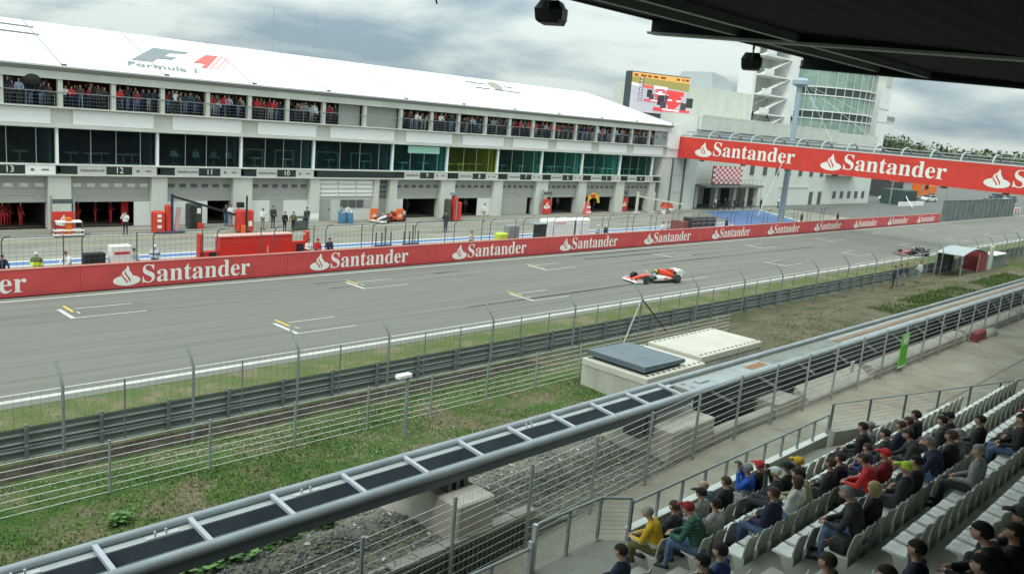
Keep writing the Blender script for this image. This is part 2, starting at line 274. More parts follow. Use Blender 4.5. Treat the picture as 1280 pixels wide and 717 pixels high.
GLYPH_F=[[22,24,23],[22,25,24],[21,25,22],[21,26,25],[20,26,21],[14,16,15],[14,13,16],[13,12,16],[12,17,16],[20,27,26],[19,27,20],[19,28,27],[11,17,12],[18,28,19],[10,17,11],[18,29,28],[9,17,10],[17,44,18],[44,29,18],[8,17,9],[44,30,29],[17,45,44],[43,30,44],[42,30,43],[17,46,45],[41,30,42],[41,31,30],[7,17,8],[7,47,17],[47,46,17],[40,31,41],[40,32,31],[39,32,40],[7,48,47],[38,32,39],[38,33,32],[37,33,38],[7,49,48],[37,34,33],[36,34,37],[36,35,34],[7,50,49],[7,51,50],[6,51,7],[6,52,51],[5,52,6],[5,53,52],[4,53,5],[4,54,53],[3,54,4],[3,55,54],[2,55,3],[2,56,55],[1,56,2],[1,57,56],[0,57,1],[0,58,57],[76,78,77],[75,78,76],[75,79,78],[74,79,75],[74,103,79],[103,102,79],[102,80,79],[73,103,74],[73,104,103],[101,80,102],[100,80,101],[73,105,104],[72,105,73],[100,81,80],[99,81,100],[71,105,72],[98,81,99],[71,106,105],[98,82,81],[97,82,98],[70,106,71],[97,83,82],[69,106,70],[96,83,97],[69,95,106],[69,96,95],[69,83,96],[68,85,69],[85,83,69],[85,84,83],[68,86,85],[67,86,68],[66,86,67],[66,87,86],[65,87,66],[90,92,91],[90,93,92],[64,87,65],[89,93,90],[64,88,87],[88,93,89],[63,88,64],[63,93,88],[63,94,93],[62,94,63],[61,94,62],[61,59,94],[60,59,61],[135,137,136],[135,134,137],[134,133,137],[133,132,137],[132,131,137],[131,130,137],[130,138,137],[129,138,130],[128,138,129],[124,126,125],[123,126,124],[123,127,126],[122,127,123],[122,128,127],[121,165,122],[165,128,122],[120,165,121],[120,166,165],[164,128,165],[164,163,128],[163,162,128],[162,161,128],[161,160,128],[160,138,128],[120,167,166],[120,168,167],[119,168,120],[159,138,160],[119,169,168],[158,138,159],[118,169,119],[118,170,169],[117,170,118],[117,171,170],[116,171,117],[116,172,171],[115,172,116],[114,172,115],[114,173,172],[113,173,114],[113,174,173],[157,138,158],[157,139,138],[112,174,113],[156,139,157],[156,140,139],[112,175,174],[155,140,156],[155,141,140],[111,175,112],[111,176,175],[154,149,155],[149,141,155],[149,142,141],[154,150,149],[148,142,149],[148,143,142],[153,150,154],[111,152,176],[148,144,143],[152,150,153],[111,150,152],[148,147,144],[147,146,144],[146,145,144],[110,150,111],[110,151,150],[109,151,110],[108,151,109],[108,107,151],[196,198,197],[195,198,196],[191,193,192],[191,190,193],[190,194,193],[195,199,198],[194,221,195],[221,199,195],[189,194,190],[188,194,189],[187,194,188],[186,194,187],[194,222,221],[220,199,221],[220,200,199],[219,200,220],[186,222,194],[186,223,222],[185,223,186],[218,200,219],[217,200,218],[185,224,223],[184,224,185],[216,200,217],[184,225,224],[215,200,216],[214,200,215],[214,201,200],[183,225,184],[183,226,225],[213,201,214],[213,202,201],[183,227,226],[213,203,202],[182,227,183],[212,203,213],[182,228,227],[212,204,203],[181,228,182],[181,229,228],[212,205,204],[180,229,181],[180,230,229],[212,206,205],[179,230,180],[211,206,212],[179,231,230],[211,207,206],[178,231,179],[177,231,178],[177,232,231],[209,211,210],[209,207,211],[209,208,207],[287,289,288],[286,289,287],[286,290,289],[285,290,286],[284,290,285],[284,291,290],[283,258,284],[258,291,284],[283,259,258],[257,291,258],[256,291,257],[283,260,259],[256,292,291],[282,260,283],[255,292,256],[282,261,260],[254,292,255],[281,261,282],[281,262,261],[253,292,254],[253,293,292],[281,263,262],[280,263,281],[280,264,263],[252,293,253],[280,265,264],[279,265,280],[279,266,265],[252,294,293],[251,294,252],[279,267,266],[278,267,279],[278,268,267],[277,268,278],[277,269,268],[276,269,277],[251,295,294],[276,270,269],[275,270,276],[275,271,270],[274,271,275],[274,272,271],[273,272,274],[250,315,251],[315,295,251],[249,315,250],[249,316,315],[314,295,315],[248,316,249],[248,317,316],[247,317,248],[247,318,317],[246,318,247],[245,318,246],[245,319,318],[244,319,245],[313,295,314],[313,296,295],[244,320,319],[312,296,313],[312,297,296],[311,297,312],[311,298,297],[243,320,244],[303,305,304],[310,298,311],[310,299,298],[243,308,320],[302,305,303],[309,299,310],[309,236,299],[236,300,299],[301,305,302],[309,237,236],[235,300,236],[235,301,300],[308,237,309],[235,305,301],[243,237,308],[235,306,305],[242,237,243],[241,237,242],[241,238,237],[234,306,235],[234,307,306],[240,238,241],[240,239,238],[233,307,234],[335,337,336],[335,338,337],[334,338,335],[333,338,334],[332,338,333],[331,338,332],[330,338,331],[330,339,338],[330,340,339],[329,340,330],[328,340,329],[327,341,328],[341,340,328],[327,342,341],[327,343,342],[350,352,351],[326,343,327],[326,344,343],[350,353,352],[326,345,344],[349,353,350],[326,346,345],[325,346,326],[325,347,346],[348,353,349],[325,348,347],[325,353,348],[324,353,325],[324,354,353],[323,354,324],[322,354,323],[322,321,354],[374,376,375],[373,376,374],[369,371,370],[369,368,371],[368,372,371],[373,377,376],[372,399,373],[399,377,373],[367,372,368],[366,372,367],[365,372,366],[364,372,365],[372,400,399],[398,377,399],[398,378,377],[397,378,398],[364,400,372],[364,401,400],[363,401,364],[396,378,397],[395,378,396],[363,402,401],[362,402,363],[394,378,395],[362,403,402],[393,378,394],[392,378,393],[392,379,378],[361,403,362],[361,404,403],[391,379,392],[391,380,379],[361,405,404],[391,381,380],[360,405,361],[390,381,391],[360,406,405],[390,382,381],[359,406,360],[359,407,406],[390,383,382],[358,407,359],[358,408,407],[390,384,383],[357,408,358],[389,384,390],[357,409,408],[389,385,384],[356,409,357],[355,409,356],[355,410,409],[387,389,388],[387,385,389],[387,386,385],[465,467,466],[464,467,465],[464,468,467],[463,468,464],[462,468,463],[462,469,468],[461,436,462],[436,469,462],[461,437,436],[435,469,436],[434,469,435],[461,438,437],[434,470,469],[460,438,461],[433,470,434],[460,439,438],[432,470,433],[459,439,460],[459,440,439],[431,470,432],[431,471,470],[459,441,440],[458,441,459],[458,442,441],[430,471,431],[458,443,442],[457,443,458],[457,444,443],[430,472,471],[429,472,430],[457,445,444],[456,445,457],[456,446,445],[455,446,456],[455,447,446],[454,447,455],[429,473,472],[454,448,447],[453,448,454],[453,449,448],[452,449,453],[452,450,449],[451,450,452],[428,493,429],[493,473,429],[427,493,428],[427,494,493],[492,473,493],[426,494,427],[426,495,494],[425,495,426],[425,496,495],[424,496,425],[423,496,424],[423,497,496],[422,497,423],[491,473,492],[491,474,473],[422,498,497],[490,474,491],[490,475,474],[489,475,490],[489,476,475],[421,498,422],[481,483,482],[488,476,489],[488,477,476],[421,486,498],[480,483,481],[487,477,488],[487,414,477],[414,478,477],[479,483,480],[487,415,414],[413,478,414],[413,479,478],[486,415,487],[413,483,479],[421,415,486],[413,484,483],[420,415,421],[419,415,420],[419,416,415],[412,484,413],[412,485,484],[418,416,419],[418,417,416],[411,485,412],[531,533,532],[546,548,547],[546,549,548],[531,534,533],[530,534,531],[530,535,534],[530,536,535],[529,536,530],[529,537,536],[545,549,546],[529,538,537],[528,559,529],[559,538,529],[559,539,538],[559,540,539],[544,549,545],[559,541,540],[559,542,541],[559,543,542],[559,544,543],[528,560,559],[558,544,559],[558,557,544],[557,556,544],[556,555,544],[555,554,544],[554,553,544],[553,549,544],[528,561,560],[527,561,528],[527,562,561],[527,563,562],[526,563,527],[526,564,563],[525,564,526],[525,565,564],[552,549,553],[524,565,525],[524,566,565],[551,549,552],[524,567,566],[523,567,524],[523,568,567],[550,549,551],[523,569,568],[522,569,523],[522,570,569],[522,571,570],[522,572,571],[521,572,522],[520,572,521],[520,573,572],[520,574,573],[519,574,520],[519,575,574],[519,576,575],[518,576,519],[518,577,576],[517,577,518],[517,578,577],[516,578,517],[516,579,578],[516,580,579],[515,580,516],[499,501,500],[499,502,501],[515,581,580],[514,581,515],[514,582,581],[513,582,514],[499,503,502],[513,583,582],[512,583,513],[512,584,583],[499,504,503],[511,584,512],[511,585,584],[510,585,511],[499,604,504],[604,505,504],[510,586,585],[509,586,510],[604,603,505],[603,602,505],[602,506,505],[508,586,509],[508,587,586],[602,507,506],[507,587,508],[602,587,507],[601,587,602],[600,587,601],[599,587,600],[499,605,604],[598,587,599],[598,588,587],[597,588,598],[499,606,605],[596,588,597],[499,607,606],[595,588,596],[595,589,588],[594,589,595],[499,608,607],[593,589,594],[592,589,593],[592,590,589],[591,590,592]]
# ------------------------------------------------------------------ ground, track, lines
def sheet(name, x0, x1, y0, y1, z, mat, nx=1, ny=1, hf=None, kind='structure'):
    mb = MB(); xs = np.linspace(x0, x1, nx+1); ys = np.linspace(y0, y1, ny+1)
    mb.add([(x, y, hf(x, y) if hf else z) for y in ys for x in xs],
           [(j*(nx+1)+i, j*(nx+1)+i+1, (j+1)*(nx+1)+i+1, (j+1)*(nx+1)+i) for j in range(ny) for i in range(nx)])
    return struct(mb, name, mat, 180 if hf else None, kind)
def gmat(name, cols, scale, fine, bump=.4):
    """ground cover: three colours mixed by broad patches and by fine grain"""
    m = bpy.data.materials.new(name); m.use_nodes = True; nt = m.node_tree; b = nt.nodes['Principled BSDF']
    b.inputs['Roughness'].default_value = .95; b.inputs['Specular IOR Level'].default_value = .15
    g = nt.nodes.new('ShaderNodeNewGeometry')
    def noise(sc, det=5, rough=.6):
        n = nt.nodes.new('ShaderNodeTexNoise'); n.inputs['Scale'].default_value = sc; n.inputs['Detail'].default_value = det; n.inputs['Roughness'].default_value = rough
        nt.links.new(g.outputs['Position'], n.inputs['Vector']); return n.outputs['Fac']
    def ramp(f, p, c):
        r = nt.nodes.new('ShaderNodeValToRGB'); nt.links.new(f, r.inputs[0])
        e = r.color_ramp.elements; e[0].position = p[0]; e[0].color = (*c[0], 1); e[1].position = p[-1]; e[1].color = (*c[-1], 1)
        for q, cc in list(zip(p, c))[1:-1]: x = e.new(q); x.color = (*cc, 1)
        return r.outputs[0]
    a = ramp(noise(scale, 6, .7), (.40, .50, .60), cols)
    f = ramp(noise(fine, 3), (.3, .7), ((.55, .55, .55), (1.45, 1.45, 1.45)))
    mx = nt.nodes.new('ShaderNodeMix'); mx.data_type = 'RGBA'; mx.blend_type = 'MULTIPLY'; mx.inputs['Factor'].default_value = 1
    nt.links.new(a, mx.inputs['A']); nt.links.new(f, mx.inputs['B']); nt.links.new(mx.outputs['Result'], b.inputs['Base Color'])
    bp = nt.nodes.new('ShaderNodeBump'); bp.inputs['Strength'].default_value = bump; bp.inputs['Distance'].default_value = .08
    nt.links.new(noise(fine*.6, 4), bp.inputs['Height']); nt.links.new(bp.outputs[0], b.inputs['Normal'])
    return m
TERR = gmat('open_ground', ((.05, .075, .03), (.06, .09, .03), (.10, .095, .06)), .05, 3)
TURF = gmat('mown_turf', ((.17, .15, .09), (.105, .125, .05), (.085, .12, .04)), .55, 14, .2)
BANKG = gmat('rough_grass', ((.125, .108, .066), (.070, .100, .030), (.042, .085, .018)), .68, 11)
DIRT = gmat('dry_verge', ((.135, .118, .08), (.11, .10, .062), (.075, .08, .036)), .45, 9)
SOIL = gmat('dark_soil', ((.035, .03, .022), (.05, .043, .033), (.075, .07, .045)), 1.5, 20)
GRAV = gmat('gravel', ((.15, .145, .125), (.19, .185, .155), (.17, .175, .10)), 1.2, 18, .6)
ASPH = M('asphalt', (.160, .158, .136), .9, var=.10, scale=.22, stretch=(.10, 1.3, 1))
def asphalt_detail():
    nt = ASPH.node_tree; b = nt.nodes['Principled BSDF']; g = nt.nodes.new('ShaderNodeNewGeometry')
    mp = nt.nodes.new('ShaderNodeMapping'); mp.inputs['Scale'].default_value = (.035, 1.9, 1); nt.links.new(g.outputs['Position'], mp.inputs[0])
    n = nt.nodes.new('ShaderNodeTexNoise'); n.inputs['Scale'].default_value = 1.2; n.inputs['Detail'].default_value = 7; n.inputs['Roughness'].default_value = .7
    nt.links.new(mp.outputs[0], n.inputs['Vector'])
    r = nt.nodes.new('ShaderNodeValToRGB'); nt.links.new(n.outputs[0], r.inputs[0])
    r.color_ramp.elements[0].position = .33; r.color_ramp.elements[0].color = (.84, .85, .86, 1); r.color_ramp.elements[1].position = .60; r.color_ramp.elements[1].color = (1.05, 1.05, 1.03, 1)
    old = b.inputs['Base Color'].links[0].from_socket
    mx = nt.nodes.new('ShaderNodeMix'); mx.data_type = 'RGBA'; mx.blend_type = 'MULTIPLY'; mx.inputs['Factor'].default_value = 1
    nt.links.new(old, mx.inputs['A']); nt.links.new(r.outputs[0], mx.inputs['B']); nt.links.new(mx.outputs['Result'], b.inputs['Base Color'])
asphalt_detail()
PITC = M('pit_lane_concrete', (.25, .242, .20), .9, var=.30, scale=.55, stretch=(.25, 1.6, 1))
APRON = M('apron_asphalt', (.13, .132, .12), .9, var=.16, scale=.4)
PATHC = M('worn_concrete', (.31, .295, .23), .9, var=.14, scale=.5, bump=.05, var2=(.21, .19, .14))

sheet('ground', -400, 3000, -600, 3000, -.35, TERR)
sheet('race_track', -30, 420, 29.0, 44.4, 0, ASPH)
sheet('run_off_grass', -30, 420, 24.3, 29.2, .004, TURF, 220, 6, lambda x, y: .006 + (.03*math.sin(x*.9)*math.sin(y*2) if 24.5 < y < 28.6 else 0) - (.0 if y < 29 else .02))
sheet('pit_lane', -30, 128, 44.7, 65.2, 0, PITC)
sheet('pit_exit', 128, 300, 44.7, 65.2, 0, APRON)
sheet('paddock_ground', 96, 420, 65.2, 160, -.01, APRON)
sheet('run_off_far_side', 146, 420, 44.4, 44.7, -.004, ASPH)
rampx = sheet('escape_road', 170, 420, 46.5, 60, .006, APRON)
# painted lines on the track
mb = MB()
def stripe(mb, x0, x1, y0, y1, z=.008, m=0): mb.add([(x0, y0, z), (x1, y0, z), (x1, y1, z), (x0, y1, z)], [(0, 1, 2, 3)], m)
stripe(mb, -30, 420, 29.50, 29.78); stripe(mb, -30, 420, 43.62, 43.80)
far0, step = 13.05, 16.0
for i in range(9):                       # grid slots, two staggered columns
    for col, (y0, y1, xx) in enumerate(((39.45, 41.35, far0+step*i), (32.65, 34.75, far0+7.35+step*i))):
        stripe(mb, xx, xx+.20, y0, y1)
        stripe(mb, xx+.2, xx+3.4, y0, y0+.08); stripe(mb, xx+.75, xx+3.4, y1-.2, y1-.12)
        if i < 3 - (col and 1): stripe(mb, xx+.42, xx+.55, y1-.75, y1+.55, .009, 1)
        if i < 4: stripe(mb, xx+.6, xx+.68, y0+.75, y0+1.15)
struct(mb, 'track_markings', [M('worn_white_paint', (.50, .50, .46), .7, var=.15, scale=1.5), YELLOW])
mb = MB()                                # blue and white band and the lines of the pit lane
stripe(mb, -30, 96, 52.0, 52.22, .006); stripe(mb, -30, 96, 52.32, 53.2, .006, 1); stripe(mb, -30, 96, 53.3, 53.55, .006)
stripe(mb, -30, 96, 51.1, 51.3, .006, 1); stripe(mb, -30, 96, 50.75, 50.95, .006)
stripe(mb, -30, 100, 61.2, 61.4, .006); stripe(mb, -30, 60, 60.1, 60.25, .006, 2)
for x in np.arange(18, 96, 7.3): stripe(mb, x, x+3.5, 57.6, 57.7, .006, 2)
struct(mb, 'pit_lane_markings', [WHITE, BLUEP, M('worn_yellow_paint', (.45, .36, .14), .8)])
mb = MB(); mb.add([(104, 62.6, .012), (119, 62.6, .012), (110, 51.2, .012), (93, 51.2, .012)], [(0, 3, 2, 1)])
mb.add([(119.3, 62.6, .014), (119.8, 62.6, .014), (110.8, 51.2, .014), (110.3, 51.2, .014)], [(0, 3, 2, 1)], 1)
struct(mb, 'painted_blue_area', [M('blue_ground_paint', (.10, .18, .37), .7, var=.12, scale=.5), WHITE])

# verge between guardrail and grandstand: one height function, several sheets
def sstep(a, b, t):
    t = min(1, max(0, (t-a)/(b-a))); return t*t*(3-2*t)
def path_z(x): return max(-.3, min(1.0, .26+.067*(x-11.7)))
def verge(x, y):
    z = .88*sstep(23.6, 19.6, y) + .05*math.sin(x*1.3+y)*math.sin(y*1.7-x*.4)*sstep(23.6, 22, y)
    low = 1.12 + (.60-1.12)*sstep(14.0, 16.0, x) + .38*sstep(17, 22, x)
    t = sstep(16.6, 12.6, y); zz = z*(1-t)+low*t
    return zz + (.06*math.sin(x*2.7)*math.cos(y*3.1) if 12.8 < y < 16.2 else 0)
sheet('dry_strip', 27, 300, 22.6, 24.4, 0, DIRT, 160, 6, lambda x, y: verge(x, y)+.008)
sheet('drain_strip', -30, 27, 23.35, 24.4, 0, SOIL, 80, 6, lambda x, y: verge(x, y)+.008)
sheet('grass_bank', -30, 33, 15.8, 23.37, 0, BANKG, 130, 24, verge)
sheet('dry_verge', 33, 86, 15.8, 22.62, 0, DIRT, 70, 14, verge)
sheet('far_bank', 86, 300, 15.8, 22.62, 0, BANKG, 120, 14, verge)
sheet('gravel_bank', -30, 42, 12.30, 15.82, 0, GRAV, 160, 14, verge)
sheet('dry_bank', 42, 300, 12.15, 15.82, 0, DIRT, 90, 6, verge)
mb = MB(); xs_ = np.arange(14.2, 110, .8); mb.add([(x, 12.315, max(verge(x, 12.33), path_z(x))+.02) for x in xs_]+[(x, 12.315, path_z(x)-.1) for x in xs_], [(i, i+len(xs_), i+len(xs_)+1, i+1) for i in range(len(xs_)-1)]); struct(mb, 'walkway_edge', CONC_D)
sheet('walkway', 11, 160, -6, 12.31, 0, PATHC, 149, 2, lambda x, y: path_z(x))
mb = MB()
for x in np.arange(26, 90, 6.5): mb.add([(x, 3.0, 1.004), (x+.06, 3.0, 1.004), (x+.06, 12.1, 1.004), (x, 12.1, 1.004)], [(0, 1, 2, 3)])
mb.add([(24.5, 9.3, 1.005), (90, 9.3, 1.005), (90, 9.38, 1.005), (24.5, 9.38, 1.005)], [(0, 1, 2, 3)])
struct(mb, 'walkway_joints', M('joint_filler', (.17, .15, .11), .9))

# ------------------------------------------------------------------ grass blades, clover, stones
def blades(name, n, region, hgt, wid, mats, lean=.5):
    V = np.zeros((n*3, 3)); mi = RNG.integers(0, len(mats), n); k = 0
    while k < n:
        x, y = RNG.uniform(region[0], region[1]), RNG.uniform(region[2], region[3])
        d = math.sin(x*.9+1)*math.sin(y*1.3)+math.sin(x*.37-y*.8)+.6*math.sin(x*2.1+y*2.3)
        if d < RNG.uniform(-1.3, .9): continue
        z = verge(x, y); a = RNG.uniform(0, 2*PI); hh = hgt*RNG.uniform(.5, 1.3); ww = wid*RNG.uniform(.7, 1.3)
        l = lean*hh*RNG.uniform(.2, 1)
        V[k*3] = (x-ww*math.cos(a), y-ww*math.sin(a), z-.01); V[k*3+1] = (x+ww*math.cos(a), y+ww*math.sin(a), z-.01)
        V[k*3+2] = (x-l*math.sin(a), y+l*math.cos(a), z+hh); k += 1
    me = bpy.data.meshes.new(name); me.from_pydata(V.tolist(), [], [(3*i, 3*i+1, 3*i+2) for i in range(n)])
    for m in mats: me.materials.append(m)
    me.polygons.foreach_set('material_index', mi.astype(np.int32)); me.update()
    o = bpy.data.objects.new(name, me); COL.objects.link(o); o['kind'] = 'stuff'; return o
G1 = M('blade_green', (.066, .120, .026), .7); G2 = M('blade_deep_green', (.04, .085, .018), .7); G3 = M('blade_straw', (.15, .135, .07), .8); G4 = M('blade_mid_green', (.06, .115, .024), .7)
blades('rough_grass', 24000, (-1, 33, 16.2, 23.3), .06, .024, [G1, G1, G4, G1, G4, G1])
blades('verge_grass', 3500, (33, 95, 15.9, 22.0), .10, .03, [G1, G3, G3, G3])
def blades_patch(): return blades('lush_grass', 5000, (52, 82, 17.2, 19.2), .17, .045, [G1, G1, G1, G4])
blades_patch()
mb = MB()                                 # white clover heads
for i in range(5200):
    x, y = RNG.uniform(2, 27), RNG.uniform(16.4, 22.3)
    if math.sin(x*.8+2)*math.sin(y*1.1+1)+.7*math.sin(x*.31+y*.5) < RNG.uniform(-.8, 1.2): continue
    z = verge(x, y)+RNG.uniform(.05, .13); r = RNG.uniform(.007, .016)
    mb.add([(x-r, y, z), (x, y-r, z), (x+r, y, z), (x, y+r, z), (x, y, z+r*1.2)], [(0, 1, 4), (1, 2, 4), (2, 3, 4), (3, 0, 4)])
struct(mb, 'clover_flowers', M('clover_white', (.62, .66, .50), .8), kind='stuff')
mb = MB()                                 # loose stones on the gravel bank
ico = [(0, 0, 1), (.9, 0, .3), (.2, .85, .3), (-.75, .5, .3), (-.7, -.55, .25), (.3, -.85, .3), (.0, 0, -.6)]
icf = [(0, 1, 2), (0, 2, 3), (0, 3, 4), (0, 4, 5), (0, 5, 1), (6, 2, 1), (6, 3, 2), (6, 4, 3), (6, 5, 4), (6, 1, 5)]
for i in range(15000):
    x = RNG.uniform(5, 27); y = RNG.uniform(12.42, 15.9); r = .018+.05*RNG.random()**2.2
    a = RNG.uniform(0, 2*PI); s = RNG.uniform(.6, 1.3, 3); z = verge(x, y)+r*.15
    ca, sa = math.cos(a), math.sin(a)
    mb.add([(x+r*(p[0]*s[0]*ca-p[1]*s[1]*sa), y+r*(p[0]*s[0]*sa+p[1]*s[1]*ca), z+r*p[2]*s[2]*.8) for p in ico], icf, int(RNG.choice([0, 0, 1, 1, 2, 3], p=[.25, .2, .2, .15, .17, .03])))
struct(mb, 'loose_stones', [M('stone_a', (.20, .195, .175), .9), M('stone_b', (.14, .137, .125), .9), M('stone_c', (.27, .265, .235), .9), M('stone_pale', (.55, .54, .50), .9)], kind='stuff')
# leafy weeds below the coaster track and on the bank
def weed(x, y, r, n, label):
    mb = MB(); z0 = verge(x, y)
    for i in range(n):
        a = RNG.uniform(0, 2*PI); d = r*math.sqrt(RNG.random()); px, py = x+d*math.cos(a)*1.4, y+d*math.sin(a); pz = verge(px, py)+RNG.uniform(.05, .30)*(1.2-d/r*.6)
        s = RNG.uniform(.05, .12); b = RNG.uniform(0, 2*PI); t = RNG.uniform(-.4, .4)
        u = Vector((math.cos(b), math.sin(b), t))*s; v = Vector((-math.sin(b), math.cos(b), RNG.uniform(-.3, .3)))*s*.75; c = Vector((px, py, pz))
        mb.add([c-u, c-u*.2+v, c+u*.7+v*.6, c+u*1.15, c+u*.7-v*.6, c-u*.2-v], [(0, 1, 2, 3, 4, 5)], int(RNG.integers(0, 3)))
        if i % 4 == 0: mb.tube([(px, py, verge(px, py)-.03), (px, py, pz)], .008, 4, 1)
    solo(mb, 'leafy_weed', [M('leaf_bright', (.10, .23, .04), .5), M('leaf_mid', (.065, .16, .03), .5), M('leaf_deep', (.04, .10, .02), .5)], label, 'weed', 'leafy weeds by the coaster track')
for px, py, r, lb in ((258, 702, .42, 'broad clump of bright leaves under the grey coaster track, nearest the left frame edge'), (305, 686, .48, 'largest clump of bright leaves growing out of the gravel under the coaster track'), (352, 668, .36, 'mid sized leafy clump on the gravel between two bigger weeds and the concrete pier'), (400, 652, .28, 'smallest leafy clump under the coaster track, nearest the concrete pier'), (150, 655, .20, 'low leafy plant on the rough grass bank above the coaster track')):
    p = onz(px, py, 1.05 if px > 200 else .9); weed(p.x, max(12.6, p.y), r, int(300*r), lb)

for k, (px, py, zz) in enumerate(((708, 692, 1.945), (748, 674, 1.945), (662, 706, 1.945), (866, 581, .75), (800, 598, .68), (843, 592, .72), (480, 700, 1.12))):
    p = onz(px, py, zz); mb = MB(); r = .05+.02*(k % 3)
    mb.add([(p.x-r*1.3, p.y-r*.3, p.z+.02), (p.x, p.y-r*.7, p.z+.05), (p.x+r*1.4, p.y-r*.1, p.z+.02), (p.x+r*.4, p.y+r*.6, p.z+.06), (p.x-r*.8, p.y+r*.5, p.z+.025)], [(0, 1, 3, 4), (1, 2, 3)])
    solo(mb, 'paper_scrap', M('scrap_white', (.70, .70, .66), .8), 'crumpled white paper scrap lying %s' % ('on the landing by the wire railing' if k < 3 else 'on the dark gravel behind the walkway fence'), 'litter', 'paper scraps on the %s' % ('landing' if k < 3 else 'gravel'))
# ------------------------------------------------------------------ guardrail
g = thing('guardrail', 'long grey three-tier steel guardrail along the mown grass beside the race track', 'guardrail', (0, 24.6, 0))
prof = [(0, 0), (.035, .05), (.035, .17), (.005, .21), (.005, .25), (.035, .29), (.035, .41), (0, .455)]
GR = M('weathered_guardrail', (.165, .19, .18), .5, .3, var=.22, scale=1.5, stretch=(.3, 1, 2))
for z in (.06, .52):
    mb = MB(); xs = [-30, 124]
    mb.add([(x, 24.6+p[0], z+p[1]) for x in xs for p in prof], [(i, i+1, i+9, i+8) for i in range(7)])
    mb.add([(x, 24.585+p[0], z+p[1]) for x in xs for p in prof], [(i+1, i, i+8, i+9) for i in range(7)])
    part(mb, 'rail', GR, g, 30)
for x in np.arange(-1.1, 122, 2.0):
    mb = MB(); mb.box((x-.04, 24.47, -.2), (x+.04, 24.575, 1.08)); part(mb, 'post', POSTG, g)

# ------------------------------------------------------------------ catch fence with bent-over posts
cf = thing('catch_fence', 'tall wire catch fence with posts bent over towards the race track', 'fence', (0, 23.4, 0))
mb = MB()                                 # faint tyre marks
for k in range(16):
    x0 = RNG.uniform(2, 90); y0 = RNG.uniform(31.5, 42); ln = RNG.uniform(9, 40); b_ = RNG.uniform(-.9, .9); pts = [(x0+ln*i/10, y0+b_*(i/10)**2) for i in range(11)]
    for off in (0, 1.45): mb.add([(x, y+off-.09, .0045) for x, y in pts]+[(x, y+off+.09, .0045) for x, y in pts], [(i, i+1, i+12, i+11) for i in range(10)])
struct(mb, 'tyre_marks', M('rubber_trace', (.140, .139, .121), .85))
fx = [3.7, 7.5, 11.15, 14.75, 18.5, 23.8, 29.0, 34.1, 39.3, 44.3, 49.0, 54, 59, 64, 69, 74, 79, 84, 89, 94, 99, 104, 109, 114, 119]
for i, x in enumerate(fx):
    mb = MB(); mb.tube([(x, 23.4, -.1), (x, 23.4, 2.38), (x, 23.62, 2.68), (x, 23.95, 2.98)], [.046, .042, .038, .03], 8)
    part(mb, 'post', POSTG, cf, 40)
    if i in (7,):
        mb = MB(); mb.tube([(x, 23.4, 2.3), (x-2.5, 22.6, .1)], .035, 6); part(mb, 'brace', STEEL, cf)
        mb = MB(); mb.tube([(x, 23.4, 2.3), (x+2.6, 23.4, .3)], .045, 6); part(mb, 'brace', STEEL_D, cf)
mb = MB()
for a, b in zip(fx, fx[1:]):
    for t in ((.45,) if b-a < 4 else (.33, .67)): mb.tube([(a+(b-a)*t, 23.44, .55), (a+(b-a)*t, 23.44, 2.33)], .022, 6)
parts(mb, 'intermediate_post', POSTG, cf)
mb = MB(); mb.tube([(3, 23.43, 2.36), (119, 23.43, 2.36)], .014, 5)
part(mb, 'top_wire', WIRE, cf)
mb = MB()
for z, r in ((.9, .008), (1.4, .005), (1.9, .005)): mb.tube([(3, 23.43, z), (119, 23.43, z)], r, 4)
for y, z in ((23.62, 2.68), (23.93, 2.96)): mb.tube([(3, y, z), (119, y, z)], .006, 4)
part(mb, 'strand_wires', STEEL, cf)
mb = MB()
for x in np.arange(3, 60, .22): mb.bar((x, 23.425, .1), (x, 23.425, 2.36), .004, .004)
part(mb, 'wire_mesh', STEEL_D, cf)

# ------------------------------------------------------------------ bright wire fences (field fence and walkway fence)
def wire_fence(name, label, Y, x0, x1, zf, hgt, pitch, nw, rw, first, mesh_to, posth=.06, tilt=0., pw_=.06, vp=.1):
    t = thing(name, label, 'fence', (x0, Y, 0))
    xs = list(np.arange(first, x1, pitch))
    for x in xs:
        mb = MB(); z = zf(x); mb.box((x-pw_/2, Y-.03, z-.2), (x+pw_/2, Y+.03, z+hgt+posth)); part(mb, 'post', STEEL, t)
    mb = MB()
    for k in range(nw):
        for a, b in zip([x0]+xs, xs+[x1]):
            zz = (zf(a+.01)+zf(b-.01))/2 if tilt == 0 else None
            z = hgt*(k+.35)/(nw-.5)
            mb.tube([(a, Y+.045, zf(a)+z), (b, Y+.045, zf(b)+z)], rw, 4)
    part(mb, 'horizontal_wires', WIRE, t)
    mb = MB()
    for x in np.arange(x0+.1, mesh_to, vp): mb.bar((x, Y+.045, zf(x)+.05), (x, Y+.045, zf(x)+hgt), .003, .003)
    part(mb, 'vertical_rods', STEEL, t)
wire_fence('field_fence', 'low bright wire mesh fence with eight strands crossing the clover bank', 19.5, -4, 36, lambda x: .86, 1.33, 2.5, 8, .008, -2.75, 34, pw_=.04, vp=.25)
wire_fence('walkway_fence', 'tall steel fence of close wires between the coaster track and the concrete walkway', 12.2, 6, 90, path_z, 2.1, 2.42, 11, .006, 6.85, 40, vp=.14)
